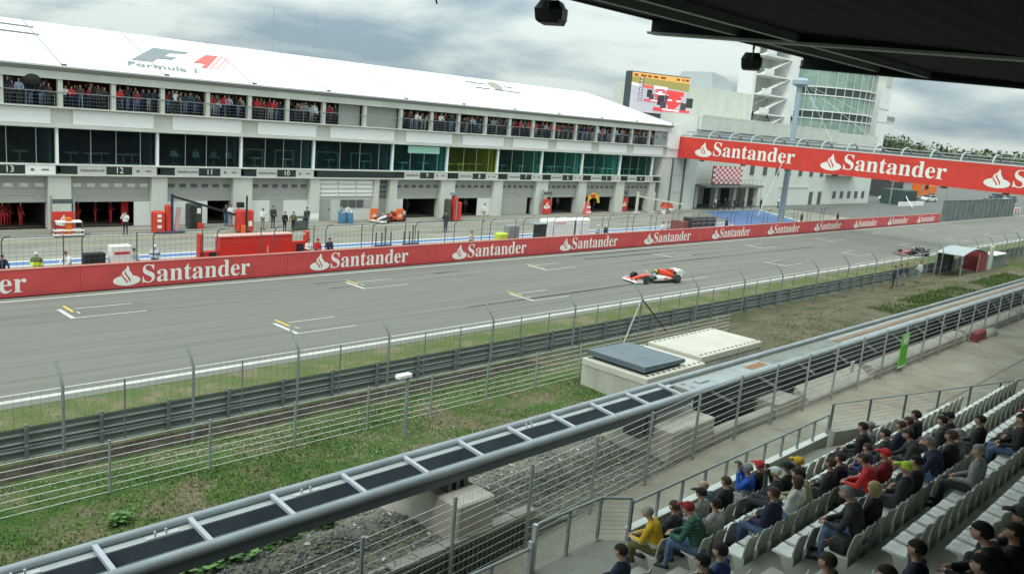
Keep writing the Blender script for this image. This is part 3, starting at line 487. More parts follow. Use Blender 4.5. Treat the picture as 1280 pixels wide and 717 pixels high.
# ------------------------------------------------------------------ coaster track, piers, chambers
TY0, TY1, ZN, ZF = 13.08, 14.07, 2.56, 2.66            # near and far rail: centre line y and z
WEBT = glass('smoked_web', (.30, .36, .37), .30, .35); WEBT.node_tree.nodes['Principled BSDF'].inputs['Base Color'].default_value = (.12, .15, .165, 1)
ct = thing('coaster_track', 'grey steel roller coaster track with two tube rails and cross ties beside the walkway', 'coaster track', (0, 13.4, 0))
for y, z, r in ((TY1, ZF, .088), (TY0, ZN, .108)):
    mb = MB(); mb.tube([(-12, y, z), (140, y, z)], r, 16); rl = part(mb, 'rail', TRACKGREY, ct, 40)
    for x in np.arange(-8.6, 60, 6.76): mb = MB(); mb.tube([(x, y, z), (x+.05, y, z)], r+.006, 16); part(mb, 'weld_collar', M('weld_grey', (.27, .31, .33), .5, .2), rl, 40)
FLG = M('flange_paint', (.38, .42, .42), .5, .1, var=.12, scale=2.)
mb = MB(); mb.box((-12, 13.80, 2.585), (22.4, 13.975, 2.61)); part(mb, 'flange', FLG, ct)
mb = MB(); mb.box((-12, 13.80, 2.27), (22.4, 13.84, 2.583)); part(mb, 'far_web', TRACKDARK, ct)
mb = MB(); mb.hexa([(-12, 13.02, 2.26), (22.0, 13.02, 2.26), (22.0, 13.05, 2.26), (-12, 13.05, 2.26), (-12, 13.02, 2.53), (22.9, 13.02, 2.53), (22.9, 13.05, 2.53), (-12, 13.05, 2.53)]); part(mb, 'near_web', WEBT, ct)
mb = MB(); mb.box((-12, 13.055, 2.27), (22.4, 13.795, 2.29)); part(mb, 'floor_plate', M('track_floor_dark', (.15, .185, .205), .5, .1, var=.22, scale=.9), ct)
TIE = M('tie_paint', (.42, .45, .50), .45, .1, var=.08)
for i in range(-9, 11):
    x = 4.94+1.69*i
    mb = MB(); h = .035
    for a0, a1 in ((-.045, .045),):
        mb.hexa([(x+a0, TY0+.03, ZN+.00), (x+a1, TY0+.03, ZN+.00), (x+a1, TY1-.03, ZF+.0), (x+a0, TY1-.03, ZF+.0), (x+a0, TY0+.03, ZN+.075), (x+a1, TY0+.03, ZN+.075), (x+a1, TY1-.03, ZF+.065), (x+a0, TY1-.03, ZF+.065)])
    part(mb, 'cross_tie', TIE, ct)
for x in (3.6, 5.9, 8.9, 15.6):                      # small sensor brackets on the flange
    mb = MB(); mb.box((x-.15, 13.81, 2.611), (x+.45, 13.92, 2.625))
    for d in (0, .2): mb.box((x+d, 13.83, 2.625), (x+d+.03, 13.87, 2.72))
    part(mb, 'bracket', M('bright_metal', (.55, .58, .58), .4, .3), ct)
# covered section on the right: deck plates, brown brake strip, dark sheet for the shaded void below
DZ = 2.585
for i, (a, b, m) in enumerate(((22.5, 25.3, 'deck_grey'), (25.32, 28.0, 'deck_grey'), (28.02, 34, 'deck_dull'), (34.02, 60, 'deck_grey'), (60.02, 140, 'deck_grey'))):
    mb = MB(); mb.box((a, 13.22, DZ-.05), (b, 13.95, DZ))
    if i == 0: mb.box((a+.9, 13.45, DZ+.001), (a+1.5, 13.7, DZ+.05)); mb.box((a+.3, 13.35, DZ+.001), (a+.42, 13.43, DZ+.03)); mb.box((a+.3, 13.7, DZ+.001), (a+.42, 13.78, DZ+.03))
    part(mb, 'deck_plate', {'deck_grey': M('deck_grey', (.29, .325, .32), .6, .1, var=.18, scale=1.6), 'deck_dull': M('deck_dull', (.19, .215, .19), .7, .1, var=.22, scale=1.)}[m], ct)
mb = MB(); mb.box((34, 13.42, DZ+.002), (140, 13.68, DZ+.03)); part(mb, 'brake_strip', M('rusty_brown', (.24, .165, .10), .8, var=.25, scale=.8, stretch=(.3, 1, 1)), ct)
for k in range(4): mb = MB(); mb.box((26.6, 13.36+.09*k, DZ+.002), (27.8, 13.40+.09*k, DZ+.02)); part(mb, 'brake_strip', M('orange_rust', (.40, .18, .06), .8), ct)
mb = MB(); mb.box((22.9, 13.25, 1.0), (140, 13.30, 2.5)); part(mb, 'void_shade_sheet', M('void_shade', (.014, .022, .030), .5, .2, var=.4, scale=1.4), ct)  # near-black colour paints the shade of the open space under the rail
for x in np.arange(23.6, 140, 3.1): mb = MB(); mb.bar((x, 13.15, 2.4), (x+1.5, 13.1, 1.75), .07, .10); part(mb, 'side_brace', STEEL, ct)
for z in (1.35, 1.6, 1.95): mb = MB(); mb.tube([(23, 13.15, z), (140, 13.15, z)], .02, 5); part(mb, 'side_pipe', STEEL_D, ct)
for x in (12.35, 12.6, 12.85, 19.9, 20.2, 20.5):
    mb = MB(); mb.box((x-.06, 13.1, 1.6), (x+.06, 13.75, 2.262)); part(mb, 'saddle', STEEL_D, ct)

def block(name, label, a, b, cat='concrete block', mat=CONC_L, c=.04, extra=None):
    mb = MB(); mb.bbox(a, b, c)
    if extra: extra(mb)
    return solo(mb, name, mat, label, cat, smooth=None)
block('concrete_pier', 'square pale concrete pier under the coaster track on the dark gravel', (12.0, 12.40, .2), (13.15, 15.3, 2.0), 'pier')
block('concrete_pier', 'long pale concrete pier under the coaster track at the edge of the walkway', (20.5, 12.45, .4), (22.9, 15.4, 1.88), 'pier')
block('concrete_pier', 'short concrete pier block at the fence beside the dark side of the coaster track', (27.0, 12.35, .6), (28.6, 13.4, 1.55), 'pier')
block('concrete_kerb', 'low concrete kerb wall joining the long pier to the short pier along the fence', (22.92, 12.42, .6), (26.97, 12.75, 1.38), 'kerb wall')
mb = MB(); mb.hexa([(29.3, 12.3, .6), (35.2, 12.3, .6), (35.2, 12.94, .6), (29.3, 12.94, .6), (29.4, 12.33, 1.24), (35.1, 12.33, 1.24), (35.1, 12.93, 1.62), (29.4, 12.93, 1.62)])
solo(mb, 'concrete_plinth', CONC_L, 'wide concrete plinth with a sloping top behind the walkway fence', 'plinth')
for i, (a, b, lb) in enumerate(((35.6, 47.5, 'long low kerb wall behind the green banner on the walkway fence'), (48.0, 58, 'low kerb wall between the green banner and the red barrier'), (58.5, 90, 'farthest stretch of low kerb wall along the walkway fence'))):
    mb = MB(); n = 8
    mb.prism([(a, 12.36, .6), (a, 12.36, 1.42), (a, 12.5, 1.55), (a, 12.92, 1.55), (a, 12.92, .6)], (b-a, 0, 0)); solo(mb, 'concrete_kerb', CONC_L, lb, 'kerb wall', 'kerb walls along the walkway fence')
for x, lb in ((51.5, 'rounded concrete hump on the walkway left of the red barrier'), (63, 'rounded concrete hump on the far end of the walkway')):
    mb = MB(); mb.sphere((x, 12.15, 1.0), .7, 14, 9, sc=(1.6, .5, .55)); solo(mb, 'concrete_hump', CONC, lb, 'concrete hump', smooth=60)
# retaining wall below the near pier: stepped ledge and ribbed dark face
mb = MB()
for i in range(12): mb.box((5.9+.72*i, 12.33, -1.2), (6.6+.72*i, 12.62, 1.0+.024*i))
rw = thing('retaining_wall', 'stepped retaining wall with a ribbed dark face below the square pier', 'retaining wall', (11, 12.4, -1))
part(mb, 'stepped_ledge', CONC, rw)
mb = MB()
for i in range(42): mb.box((7.9+.15*i, 12.27, -1.3), (7.98+.15*i, 12.326, .90+.024*(i*.15/.72)))
parts(mb, 'rib', M('mossy_ribs', (.085, .11, .095), .8, var=.2), rw)
# chambers on the grass bank
def chamber(name, label, x0, x1, y0, y1, zt, lid=False, notches=True):
    t = thing(name, label, 'concrete chamber', ((x0+x1)/2, (y0+y1)/2, .6))
    mb = MB(); mb.box((x0+.03, y0+.03, .4), (x1-.03, y1-.03, zt-.25)); part(mb, 'walls', M('chamber_wall', (.40, .40, .335), .9, var=.28, scale=1.2, stretch=(1, 1, .25)), t)
    mb = MB(); mb.bbox((x0, y0, zt-.246), (x1, y1, zt), .03); part(mb, 'cap_slab', M('chamber_cap', (.50, .485, .41), .9, var=.08, scale=1.), t)
    if notches:
        mb = MB()
        for x in np.arange(x0+.18, x1-.1, .34):
            for yy in (y0+.14, y1-.22): mb.box((x, yy, zt-.02), (x+.15, yy+.10, zt+.006))
        parts(mb, 'drain_slot', BLACK, t)
    if lid:
        mb = MB(); a, b, c, d = x0+.15, x0+2.75, y0+.25, y1-.1
        mb.hexa([(a, c, zt+.12), (b, c, zt+.12), (b, d, zt+.12), (a, d, zt+.12), (a, c, zt+.32), (b, c, zt+.26), (b, d, zt+.26), (a, d, zt+.32)])
        l = part(mb, 'hatch_lid', M('slate_blue_lid', (.115, .15, .175), .5, .15, var=.15, scale=1.5), t)
        mb = MB(); mb.box((a+.2, c+.15, zt+.002), (b-.1, d-.15, zt+.118)); part(mb, 'hatch_frame', BLACK, t)
chamber('inspection_chamber', 'pale concrete chamber with a raised slate blue hatch lid on the grass bank', 24.15, 28.0, 15.95, 18.95, 1.93, True)
chamber('vent_chamber', 'long pale concrete chamber with a plain slotted cap on the dry verge', 28.25, 33.1, 16.3, 18.85, 2.03)
# camera lamp post behind the track
lp = thing('lamp_post', 'slim grey lamp post with a small white lamp head on the clover bank', 'lamp post', (15.6, 18.4, .8))
mb = MB(); b = ony(514, 562, 18.4); k = ony(506, 533, 18.4); tp = ony(510, 471, 18.4); mb.tube([(b.x, 18.4, b.z-.25), (k.x, 18.4, k.z), (k.x, 18.4, tp.z)], .055, 8); part(mb, 'pole', STEEL, lp, 40)
mb = MB(); mb.bbox((k.x-.42, 18.3, tp.z+.02), (k.x+.10, 18.5, tp.z+.13), .03); part(mb, 'lamp_head', WHITE, lp)
mb = MB(); mb.box((k.x-.40, 18.32, tp.z-.005), (k.x-.05, 18.48, tp.z+.018)); part(mb, 'lens', GREYP, lp)
# signs on the walkway fence
gb = thing('green_banner', 'bright green upright banner hung on the walkway fence posts', 'banner', (42.5, 12.1, 1))
p = ony(1131, 432, 12.08); mb = MB(); mb.box((p.x-.42, 12.07, 1.25), (p.x+.42, 12.1, 2.75)); part(mb, 'cloth', GREENSIGN, gb)
mb = MB()
for i in range(3): mb.box((p.x-.26+.2*i, 12.05, 2.38), (p.x-.14+.2*i, 12.068, 2.6))
mb.box((p.x-.28, 12.05, 2.64), (p.x+.28, 12.068, 2.67)); mb.box((p.x-.42, 12.05, 1.27), (p.x+.42, 12.068, 1.33)); mb.box((p.x-.3, 12.05, 2.30), (p.x+.3, 12.068, 2.33))
parts(mb, 'print', WHITE, gb)
p = ony(1067, 450, 12.08); mb = MB(); mb.box((p.x-.16, 12.07, 1.9), (p.x+.16, 12.1, 2.35)); solo(mb, 'small_sign', M('dull_white', (.5, .52, .5), .6), 'small pale notice plate fixed to the walkway fence', 'sign')
p = onz(1222, 424, 1.0); mb = MB(); mb.bbox((p.x-.85, p.y-.18, 1.0), (p.x+.85, p.y+.18, 1.5), .08); mb.box((p.x-.95, p.y-.26, 1.0), (p.x-.65, p.y+.26, 1.06)); mb.box((p.x+.65, p.y-.26, 1.0), (p.x+.95, p.y+.26, 1.06)); solo(mb, 'plastic_barrier', M('faded_red', (.26, .05, .045), .6), 'faded red plastic barrier standing on the far walkway', 'barrier')
# marshal post beside the guardrail
mt = thing('marshal_tent', 'marshal shelter with a pale curved roof and dark red back beside the guardrail', 'shelter', (83, 23.2, 0))
mb = MB(); rr = []
for i in range(9):
    u = i/8; rr.append([(79.6+7*u, 21.9, 2.05+.42*math.sin(PI*u)), (79.6+7*u, 24.1, 2.05+.42*math.sin(PI*u)), (79.6+7*u, 24.1, 2.12+.42*math.sin(PI*u)), (79.6+7*u, 21.9, 2.12+.42*math.sin(PI*u))])
mb.loft(rr); part(mb, 'roof', M('pale_canvas', (.33, .38, .38), .7), mt, 40)
mb = MB(); mb.box((84.4, 21.98, .1), (87.2, 22.02, 2.0)); mb.box((87.16, 22.02, .1), (87.2, 24, 2.0)); part(mb, 'red_wall', M('dark_red_cloth', (.20, .03, .03), .8), mt)
mb = MB(); mb.box((79.7, 24.02, .1), (84.3, 24.06, 2.0)); part(mb, 'back_wall', M('dark_cloth', (.05, .06, .06), .8), mt)
mb = MB(); mb.bbox((87.4, 21.75, .0), (88.2, 21.95, 2.6), .05); part(mb, 'end_panel', M('pale_panel', (.46, .48, .43), .7), mt)
for x, y in ((79.7, 21.95), (79.7, 24.05), (84.3, 21.9)):
    mb = MB(); mb.tube([(x, y, 0), (x, y, 2.1)], .04, 6); part(mb, 'pole', STEEL, mt)
mb = MB(); mb.bbox((90.2, 22.2, 0), (95, 23.0, 1.5), .05); solo(mb, 'storage_box', M('grey_box', (.16, .18, .18), .7), 'grey storage box on the verge right of the marshal shelter', 'box')
mb = MB(); mb.bbox((90.1, 22.0, 1.502), (93.6, 23.1, 1.62), .02); solo(mb, 'white_board', WHITE, 'white board lying on the grey storage box', 'board')
# ------------------------------------------------------------------ red pit wall with its lettering
def word_mesh(width, depth=.02):
    s = width/2.985; mb = MB(); mb.add([((x-.043)*s, 0, y*s) for x, y in GLYPH_V], GLYPH_F); return mb
def emblem_mb(wd):
    """white flame rising out of an oval bowl, with two curved slits"""
    mb = MB(); P = lambda x, y, d=0: (x*wd, -d, y*wd)
    mb.add([P(.5*math.cos(a), .2+.2*math.sin(a)) for a in np.linspace(0, 2*PI, 28, endpoint=False)], [tuple(range(28))], 0)
    fl = [(-.20, .28), (-.205, .42), (-.15, .53), (-.06, .61), (0, .68), (.03, .78), (.09, .66), (.10, .56), (.19, .44), (.225, .33), (.20, .24)]
    mb.add([P(x, y, .004) for x, y in fl], [tuple(reversed(range(len(fl))))], 0)
    for pts in ([(-.05, .56), (-.055, .47), (0, .38), (.08, .28), (.105, .20), (.10, .13)], [(-.165, .46), (-.165, .38), (-.10, .29), (-.03, .21), (.0, .15), (.0, .10)]):
        n = len(pts); wds = [.01, .028, .034, .034, .026, .006]
        vs = [P(x-w2, y, .008) for (x, y), w2 in zip(pts, wds)]+[P(x+w2, y, .008) for (x, y), w2 in zip(pts, wds)]
        mb.add(vs, [(i, i+n, i+n+1, i+1) for i in range(n-1)], 1)
    return mb
WORD_ME = word_mesh(6.25).mesh('lettering', LETTER)
EMB_ME = emblem_mb(1.42).mesh('emblem', [LETTER, REDW])
pw = thing('pit_wall', 'long red advertising wall between race track and pit lane with repeated white bank lettering', 'wall', (16, 44.6, 0))
mb = MB(); mb.box((-30, 44.62, 0), (145.7, 44.9, 1.31)); mb.box((-30, 44.60, 1.31), (145.7, 44.92, 1.345), 1); part(mb, 'wall_body', [REDW, M('cap_pink', (.45, .16, .14), .6)], pw)
for i in range(-3, 11):
    x = 16.85+11.86*i
    for nm, me, dx, dz in (('emblem', EMB_ME, .7, .12), ('lettering', WORD_ME, 1.52, .22)):
        o = bpy.data.objects.new(nm, me); COL.objects.link(o); o.parent = pw; o.location = (x+dx-16, -.012+.02, dz)
    if i > -3:
        mb = MB(); mb.box((x-1.6, 44.612, .02), (x-1.585, 44.62, 1.3)); part(mb, 'panel_joint', M('joint_red', (.36, .05, .05), .6), pw)
# ------------------------------------------------------------------ fence on top of the pit wall
pf = thing('pit_wall_fence', 'row of thin dark posts with curled tops along the pit wall', 'fence', (16, 46, 0))
for k in range(-3, 26):
    x0 = 11.2+3.72*k
    for dx, curl in ((0, False), (.9, True)):
        x = x0+dx; mb = MB()
        pts = [(x, 46, 0), (x, 46, 2.45)]+([(x+.04, 45.94, 2.62), (x+.13, 45.82, 2.76), (x+.28, 45.66, 2.80)] if curl else [(x, 46, 2.72)])
        mb.tube(pts, .032, 6); part(mb, 'post', STEEL_D, pf, 40)
mb = MB(); mb.tube([(-10, 46, 2.66), (108, 46, 2.66)], .014, 4); mb.tube([(-10, 46, 1.9), (108, 46, 1.9)], .006, 4); part(mb, 'wire', STEEL_D, pf)
mb = MB()
for x in np.arange(-4, 108, .31): mb.bar((x, 46.01, .2), (x, 46.01, 2.66), .007, .007)
for z in np.arange(.5, 2.6, .3): mb.bar((-10, 46.01, z), (108, 46.01, z), .008, .008)
part(mb, 'wire_mesh', STEEL_D, pf)

# ------------------------------------------------------------------ pit building
pb = thing('pit_building', 'long white pit building with numbered garages, glazed lounges and a sloping white roof', 'building', (58, 65, 0))
PB = lambda mb, n, m, **k: part(mb, n, m, pb, **k)
PX = [-1, 6.2, 13.4, 20.85, 28.0, 34.95, 41.9, 50.65, 57.65, 64.9, 72.0, 79.25, 86.75, 93.75]      # pier centres
PW = [(-1.8, -.3), (5.5, 6.9), (12.6, 14.2), (20.1, 21.6), (27.4, 28.6), (34.1, 35.8), (41.4, 42.4), (50.2, 51.1), (56.7, 58.6), (64.2, 65.6), (71.0, 73.0), (78.5, 80.0), (85.9, 87.6), (93.1, 94.4)]
UC = [-1, 2.6, 6.4, 10, 13.6, 17.3, 21.0, 24.6, 28.2, 31.8, 35.4, 38.9, 42.5, 46.9, 51.1, 54.9, 58.5, 62.3, 65.9, 69.6, 73.1, 77.0, 80.9, 84.3, 88.0, 91.8, 96.0]
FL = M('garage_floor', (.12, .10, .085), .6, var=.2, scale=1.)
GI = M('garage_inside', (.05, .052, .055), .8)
for i, (a, b) in enumerate(PW):
    mb = MB(); mb.box((a, 64.75, 0), (b, 65.6, 3.86)); PB(mb, 'pier', WALLP)
mb = MB(); mb.box((-2, 65.6, 3.86), (95.7, 65.75, 3.9)); mb.box((-2, 64.55, 3.82), (95.7, 65.6, 3.93)); PB(mb, 'ledge', WALLP)
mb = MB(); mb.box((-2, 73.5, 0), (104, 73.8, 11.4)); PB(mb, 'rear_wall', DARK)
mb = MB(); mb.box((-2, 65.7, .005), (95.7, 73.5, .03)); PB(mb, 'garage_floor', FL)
SHUT = M('shutter_grey', (.34, .35, .325), .7, var=.06, scale=.8); SHW = M('door_white', (.66, .68, .65), .6, var=.04)
bays = list(zip(PW, PW[1:]))
numbers = {2: '13', 3: '12', 4: '11', 5: '10', 7: '9', 8: '8', 9: '7', 10: '6', 11: '5', 12: '4'}
WINL = M('pale_window', (.60, .62, .58), .4); WIND = M('shutter_window', (.09, .10, .10), .3)  # pale and dark pane colours of the raised doors
for i, (A, B) in enumerate(bays):
    a, b = A[1], B[0]
    if i == 6: continue
    d = MB(); d.box((a, 65.15, 1.88), (b, 65.25, 3.82))
    for z in (2.35, 2.85, 3.35): d.box((a, 65.13, z), (b, 65.149, z+.03))
    door = PB(d, 'raised_door', SHUT)
    mb = MB(); n = 6; pw_ = (b-a)/n
    for k in range(n): mb.box((a+pw_*(k+.22), 65.10, 2.98), (a+pw_*(k+.80), 65.128, 3.24))
    parts(mb, 'door_window', WINL if i in (2, 3) else WIND, door)
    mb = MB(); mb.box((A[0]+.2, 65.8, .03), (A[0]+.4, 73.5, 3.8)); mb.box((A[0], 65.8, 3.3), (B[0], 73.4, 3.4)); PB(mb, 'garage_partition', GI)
def closed(a, b, m, lab=None):
    mb = MB(); mb.box((a, 65.02, .03), (b, 65.12, 1.875)); PB(mb, 'door_panel', m)
closed(26.15, 27.38, SHW); closed(28.62, 32.0, SHW); closed(35.82, 37.6, SHW); closed(37.62, 38.9, WALLG); closed(38.92, 41.38, SHW)
closed(51.12, 52.1, SHW); closed(62.2, 64.18, SHW); closed(65.62, 69.9, SHUT)
# stair bay between garages 10 and 9
mb = MB(); mb.box((42.4, 65.0, 0), (48.4, 65.3, 3.82)); mb.box((48.4, 64.8, 0), (49.0, 65.4, 3.82)); PB(mb, 'stair_bay_wall', WALLP)
mb = MB()
for k, z in enumerate((3.35, 2.95, 2.55, 2.22)):
    for j in range(3): mb.box((42.55+1.95*j, 64.93-.03*k, z), (44.35+1.95*j, 64.998, z+.26-.03*k))
parts(mb, 'louvre', WHITEP, pb)
mb = MB(); mb.box((42.5, 64.96, .03), (43.7, 64.998, 1.95)); dr = PB(mb, 'door', SHUT)
mb = MB(); mb.box((43.5, 64.92, .95), (43.6, 64.958, 1.1)); part(mb, 'handle', STEEL_D, dr)
for k, m in enumerate((WIND, WIND, WIND, WALLG)):
    mb = MB(); mb.box((44.8+.88*k, 64.95, 1.12), (45.58+.88*k, 64.998, 1.85)); PB(mb, 'window', m)
mb = MB(); mb.box((49.02, 65.3, 0), (50.18, 65.4, 3.82)); PB(mb, 'stair_recess', WALLG)
mb = MB()
for z in (2.0, 2.45, 2.9, 3.35): mb.box((49.05, 65.2, z), (50.15, 65.298, z+.28))
parts(mb, 'stair_window', WIND, pb)
# number band
BK = M('plate_dark_green', (.018, .03, .026), .4); PL = M('plate_grey', (.50, .51, .48), .5, var=.06)
for i, (A, B) in enumerate(bays):
    a, b = PX[i], PX[i+1]; w_ = b-a
    if i == 6:
        mb = MB(); mb.box((a+.08, 64.62, 3.935), (b-.08, 64.72, 4.54)); PB(mb, 'number_band', BK); continue
    cols = ((.0, .16, BK), (.16, .44, PL), (.44, .70, BK), (.70, .96, PL if i != 2 else WHITE), (.96, 1, BK))
    for j, (u, v, m) in enumerate(cols):
        mb = MB(); y = 64.62 + (.18 if j in (0, 4) else 0)
        if j == 0: mb.hexa([(a+.08, 64.86, 3.935), (a+w_*v, 64.62, 3.935), (a+w_*v, 64.76, 3.935), (a+.08, 64.95, 3.935), (a+.08, 64.86, 4.54), (a+w_*v, 64.62, 4.54), (a+w_*v, 64.76, 4.54), (a+.08, 64.95, 4.54)])
        elif j == 4: mb.hexa([(a+w_*u, 64.62, 3.935), (b-.08, 64.86, 3.935), (b-.08, 64.95, 3.935), (a+w_*u, 64.76, 3.935), (a+w_*u, 64.62, 4.54), (b-.08, 64.86, 4.54), (b-.08, 64.95, 4.54), (a+w_*u, 64.76, 4.54)])
        else: mb.box((a+w_*u+.01, 64.62, 3.935), (a+w_*v-.01, 64.74, 4.54))
        pl = PB(mb, 'number_plate' if j == 2 else 'name_plate', m)
        if j == 2 and i in numbers:
            part(text_mb(numbers[i], .62, (a+w_*.57, 64.612, 4.235), (1, 0, 0), (0, 0, 1)), 'number', LETTER, pl)
        if j == 1 and i in numbers:
            mb = MB(); xx = a+w_*.19
            while xx < a+w_*.41:
                q = RNG.uniform(.06, .13); mb.box((xx, 64.605, 4.15), (xx+q, 64.618, 4.15+RNG.uniform(.13, .2))); xx += q+.05
            part(mb, 'worn_lettering', M('faded_print', (.16, .16, .15), .6), pl)
        if j == 3 and i in numbers:
            mb = MB(); mb.prism([(a+w_*.76+.14*math.cos(t), 64.618, 4.23+.10*math.sin(t)) for t in np.linspace(0, 2*PI, 10, endpoint=False)], (0, -.012, 0)); mb.box((a+w_*.84, 64.606, 4.18), (a+w_*.90, 64.618, 4.29)); part(mb, 'worn_lettering', MATS['faded_print'], pl)
mb = MB(); mb.box((-2, 64.6, 4.545), (95.7, 65.9, 4.62)); PB(mb, 'lounge_floor_edge', WALLP)
# glazed lounges
mb = MB(); mb.box((-2, 65.9, 4.5), (95.7, 73.4, 4.6)); PB(mb, 'lounge_floor', M('lounge_carpet', (.28, .30, .30), .8))
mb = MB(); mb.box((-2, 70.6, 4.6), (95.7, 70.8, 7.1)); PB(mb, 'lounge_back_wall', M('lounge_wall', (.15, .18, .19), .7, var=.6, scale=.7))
mb = MB(); mb.box((-2, 65.3, 7.1), (95.7, 73.4, 7.16)); PB(mb, 'lounge_ceiling', M('lounge_ceiling', (.5, .52, .5), .8))
tints = {2: (.42, .52, .52), 3: (.42, .50, .52), 4: (.42, .52, .52), 5: (.45, .58, .58), 6: (.40, .58, .58), 7: (.42, .68, .68), 8: (.66, .72, .44), 9: (.46, .68, .64), 10: (.46, .72, .68), 11: (.48, .76, .73), 12: (.44, .66, .62)}
side = {7: (.30, .50, .52), 8: (.46, .48, .12), 9: (.36, .50, .44), 10: (.34, .56, .53), 11: (.32, .52, .52)}
for i, (A, B) in enumerate(bays):
    a, b = PX[i], PX[i+1]; t = tints.get(i, (.42, .52, .52))
    mb = MB(); mb.box((a+.06, 65.32, 4.62), (b-.06, 65.36, 7.1)); gp = PB(mb, 'lounge_glazing', glass('glass_%d' % i, [min(.95, c*1.2) for c in t], .88))
    mb = MB()
    for k in (1, 2, 3): x = a+(b-a)*(.12+.25*k-.05); mb.box((x, 65.28, 4.62), (x+.05, 65.318, 7.1))
    parts(mb, 'mullion', M('mullion', (.30, .35, .34), .4, .3), gp)
    mb = MB(); mb.box((b-.1, 65.1, 4.62), (b+.08, 65.5, 7.14)); PB(mb, 'lounge_post', WHITEP)
    mb = MB(); mb.box((b-.35, 65.6, 4.62), (b-.25, 70.6, 7.1)); PB(mb, 'lounge_partition', M('part_%d' % i, side.get(i, (.28, .33, .35)), .8))
    if i in (8,): mb = MB(); mb.box((a+3.2, 70.4, 4.62), (b-.4, 70.58, 7.1)); PB(mb, 'accent_wall', M('lime_wall', (.40, .42, .12), .8))
    if i in (2,): mb = MB(); mb.box((a+3, 69.8, 5.1), (b-2.2, 69.9, 6.7)); PB(mb, 'accent_wall', M('salmon_wall', (.75, .22, .13), .8))
    if i in (7,): mb = MB(); mb.box((a+1.9, 65.2, 6.35), (b-1.1, 65.3, 7.05)); PB(mb, 'hanging_banner', M('mint_banner', (.34, .62, .50), .6))
    if i in (5, 6):
        for u in (.12, .55):
            mb = MB(); x0, x1 = a+(b-a)*u, a+(b-a)*(u+.27)
            for z0, z1, q0, q1 in ((6.0, 6.1, x0, x1), (4.62, 6.0, x0, x0+.1), (4.62, 6.0, x1-.1, x1)): mb.box((q0, 66.4, z0), (q1, 66.46, z1))
            PB(mb, 'inner_frame', WALLP)
    n = 5 if i in (3, 8, 10, 11, 12) else 2
    for k in range(n):                          # tables with pale cloths just behind the glass
        x = a+(b-a)*(.12+.8*(k+.5)/n)+RNG.uniform(-.2, .2); y = 66.1+RNG.uniform(0, 1.3); mb = MB()
        mb.box((x-.45, y-.35, 5.28), (x+.45, y+.35, 5.36)); mb.tube([(x, y, 4.6), (x, y, 5.28)], .05, 6); mb.box((x-.28, y-.28, 4.6), (x+.28, y+.28, 4.64))
        PB(mb, 'lounge_table', M('table_cloth', (.80, .84, .80), .6))
# slab front with white panels
mb = MB(); mb.box((-2, 65.0, 7.16), (96.2, 65.6, 8.52)); mb.box((-2, 64.85, 7.162), (96.2, 65.0, 7.40)); PB(mb, 'slab_front', WALLP)
mb = MB(); mb.box((-2, 64.6, 8.52), (96.3, 73.4, 8.62)); PB(mb, 'terrace_floor', WALLP)
for i in range(len(bays)):
    a, b = UC[2*i], UC[2*i+2]
    mb = MB(); mb.box((a+.85, 64.90, 7.42), (b-.62, 64.997, 8.46)); PB(mb, 'white_panel', WHITEP)
# terrace columns, fascia, railing, back wall
for x in UC: mb = MB(); mb.box((x-.16, 64.72, 8.62), (x+.16, 65.04, 10.5)); PB(mb, 'terrace_column', WALLP)
mb = MB(); mb.box((-2, 64.6, 10.5), (96.4, 65.1, 11.02)); PB(mb, 'fascia', WALLP)
mb = MB(); mb.hexa([(-2, 64.62, 11.03), (96.6, 64.62, 11.03), (96.6, 65.2, 11.03), (-2, 65.2, 11.03), (-2, 64.2, 11.40), (96.9, 64.2, 11.40), (96.9, 65.2, 11.40), (-2, 65.2, 11.40)]); PB(mb, 'gutter', M('gutter_grey', (.27, .285, .26), .7))
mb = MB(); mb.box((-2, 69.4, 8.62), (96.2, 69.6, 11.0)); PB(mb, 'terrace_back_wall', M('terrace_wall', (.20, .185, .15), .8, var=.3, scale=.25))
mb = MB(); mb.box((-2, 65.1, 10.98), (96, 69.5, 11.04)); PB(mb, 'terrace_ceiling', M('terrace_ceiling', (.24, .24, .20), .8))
mb = MB(); mb.box((21.2, 68.4, 9.3), (27.9, 68.5, 10.9)); PB(mb, 'maroon_backdrop', M('maroon', (.18, .02, .02), .8))
for a, b in ((44.4, 46.7), (47.1, 51.0)): mb = MB(); mb.box((a, 65.3, 8.62), (b, 65.36, 10.5)); PB(mb, 'terrace_screen', WALLG)
mb = MB(); mb.box((93.2, 64.9, 8.62), (95.9, 65.1, 10.5)); PB(mb, 'terrace_screen', M('louvre_screen', (.30, .34, .34), .6, var=.1))
mb = MB()
for x in np.arange(14, 95, 2.4): mb.box((x, 65.4, 10.82), (x+1.5, 65.6, 10.9))
parts(mb, 'ceiling_lamp', M('lamp_white', (.85, .88, .85), .5), pb)
mb = MB()
for x in np.arange(13, 95, 3.3): mb.bbox((x, 65.2, 10.45), (x+.35, 65.6, 10.85), .03)
parts(mb, 'terrace_speaker', BLACK, pb)
mb = MB()
for z in (8.85, 9.1, 9.35): mb.tube([(-2, 64.67, z), (96, 64.67, z)], .008, 4)
mb.tube([(-2, 64.67, 9.62), (96, 64.67, 9.62)], .03, 5)
for x in np.arange(-1, 96, 1.8): mb.tube([(x, 64.67, 8.62), (x, 64.67, 9.62)], .018, 4)
PB(mb, 'terrace_railing', STEEL)
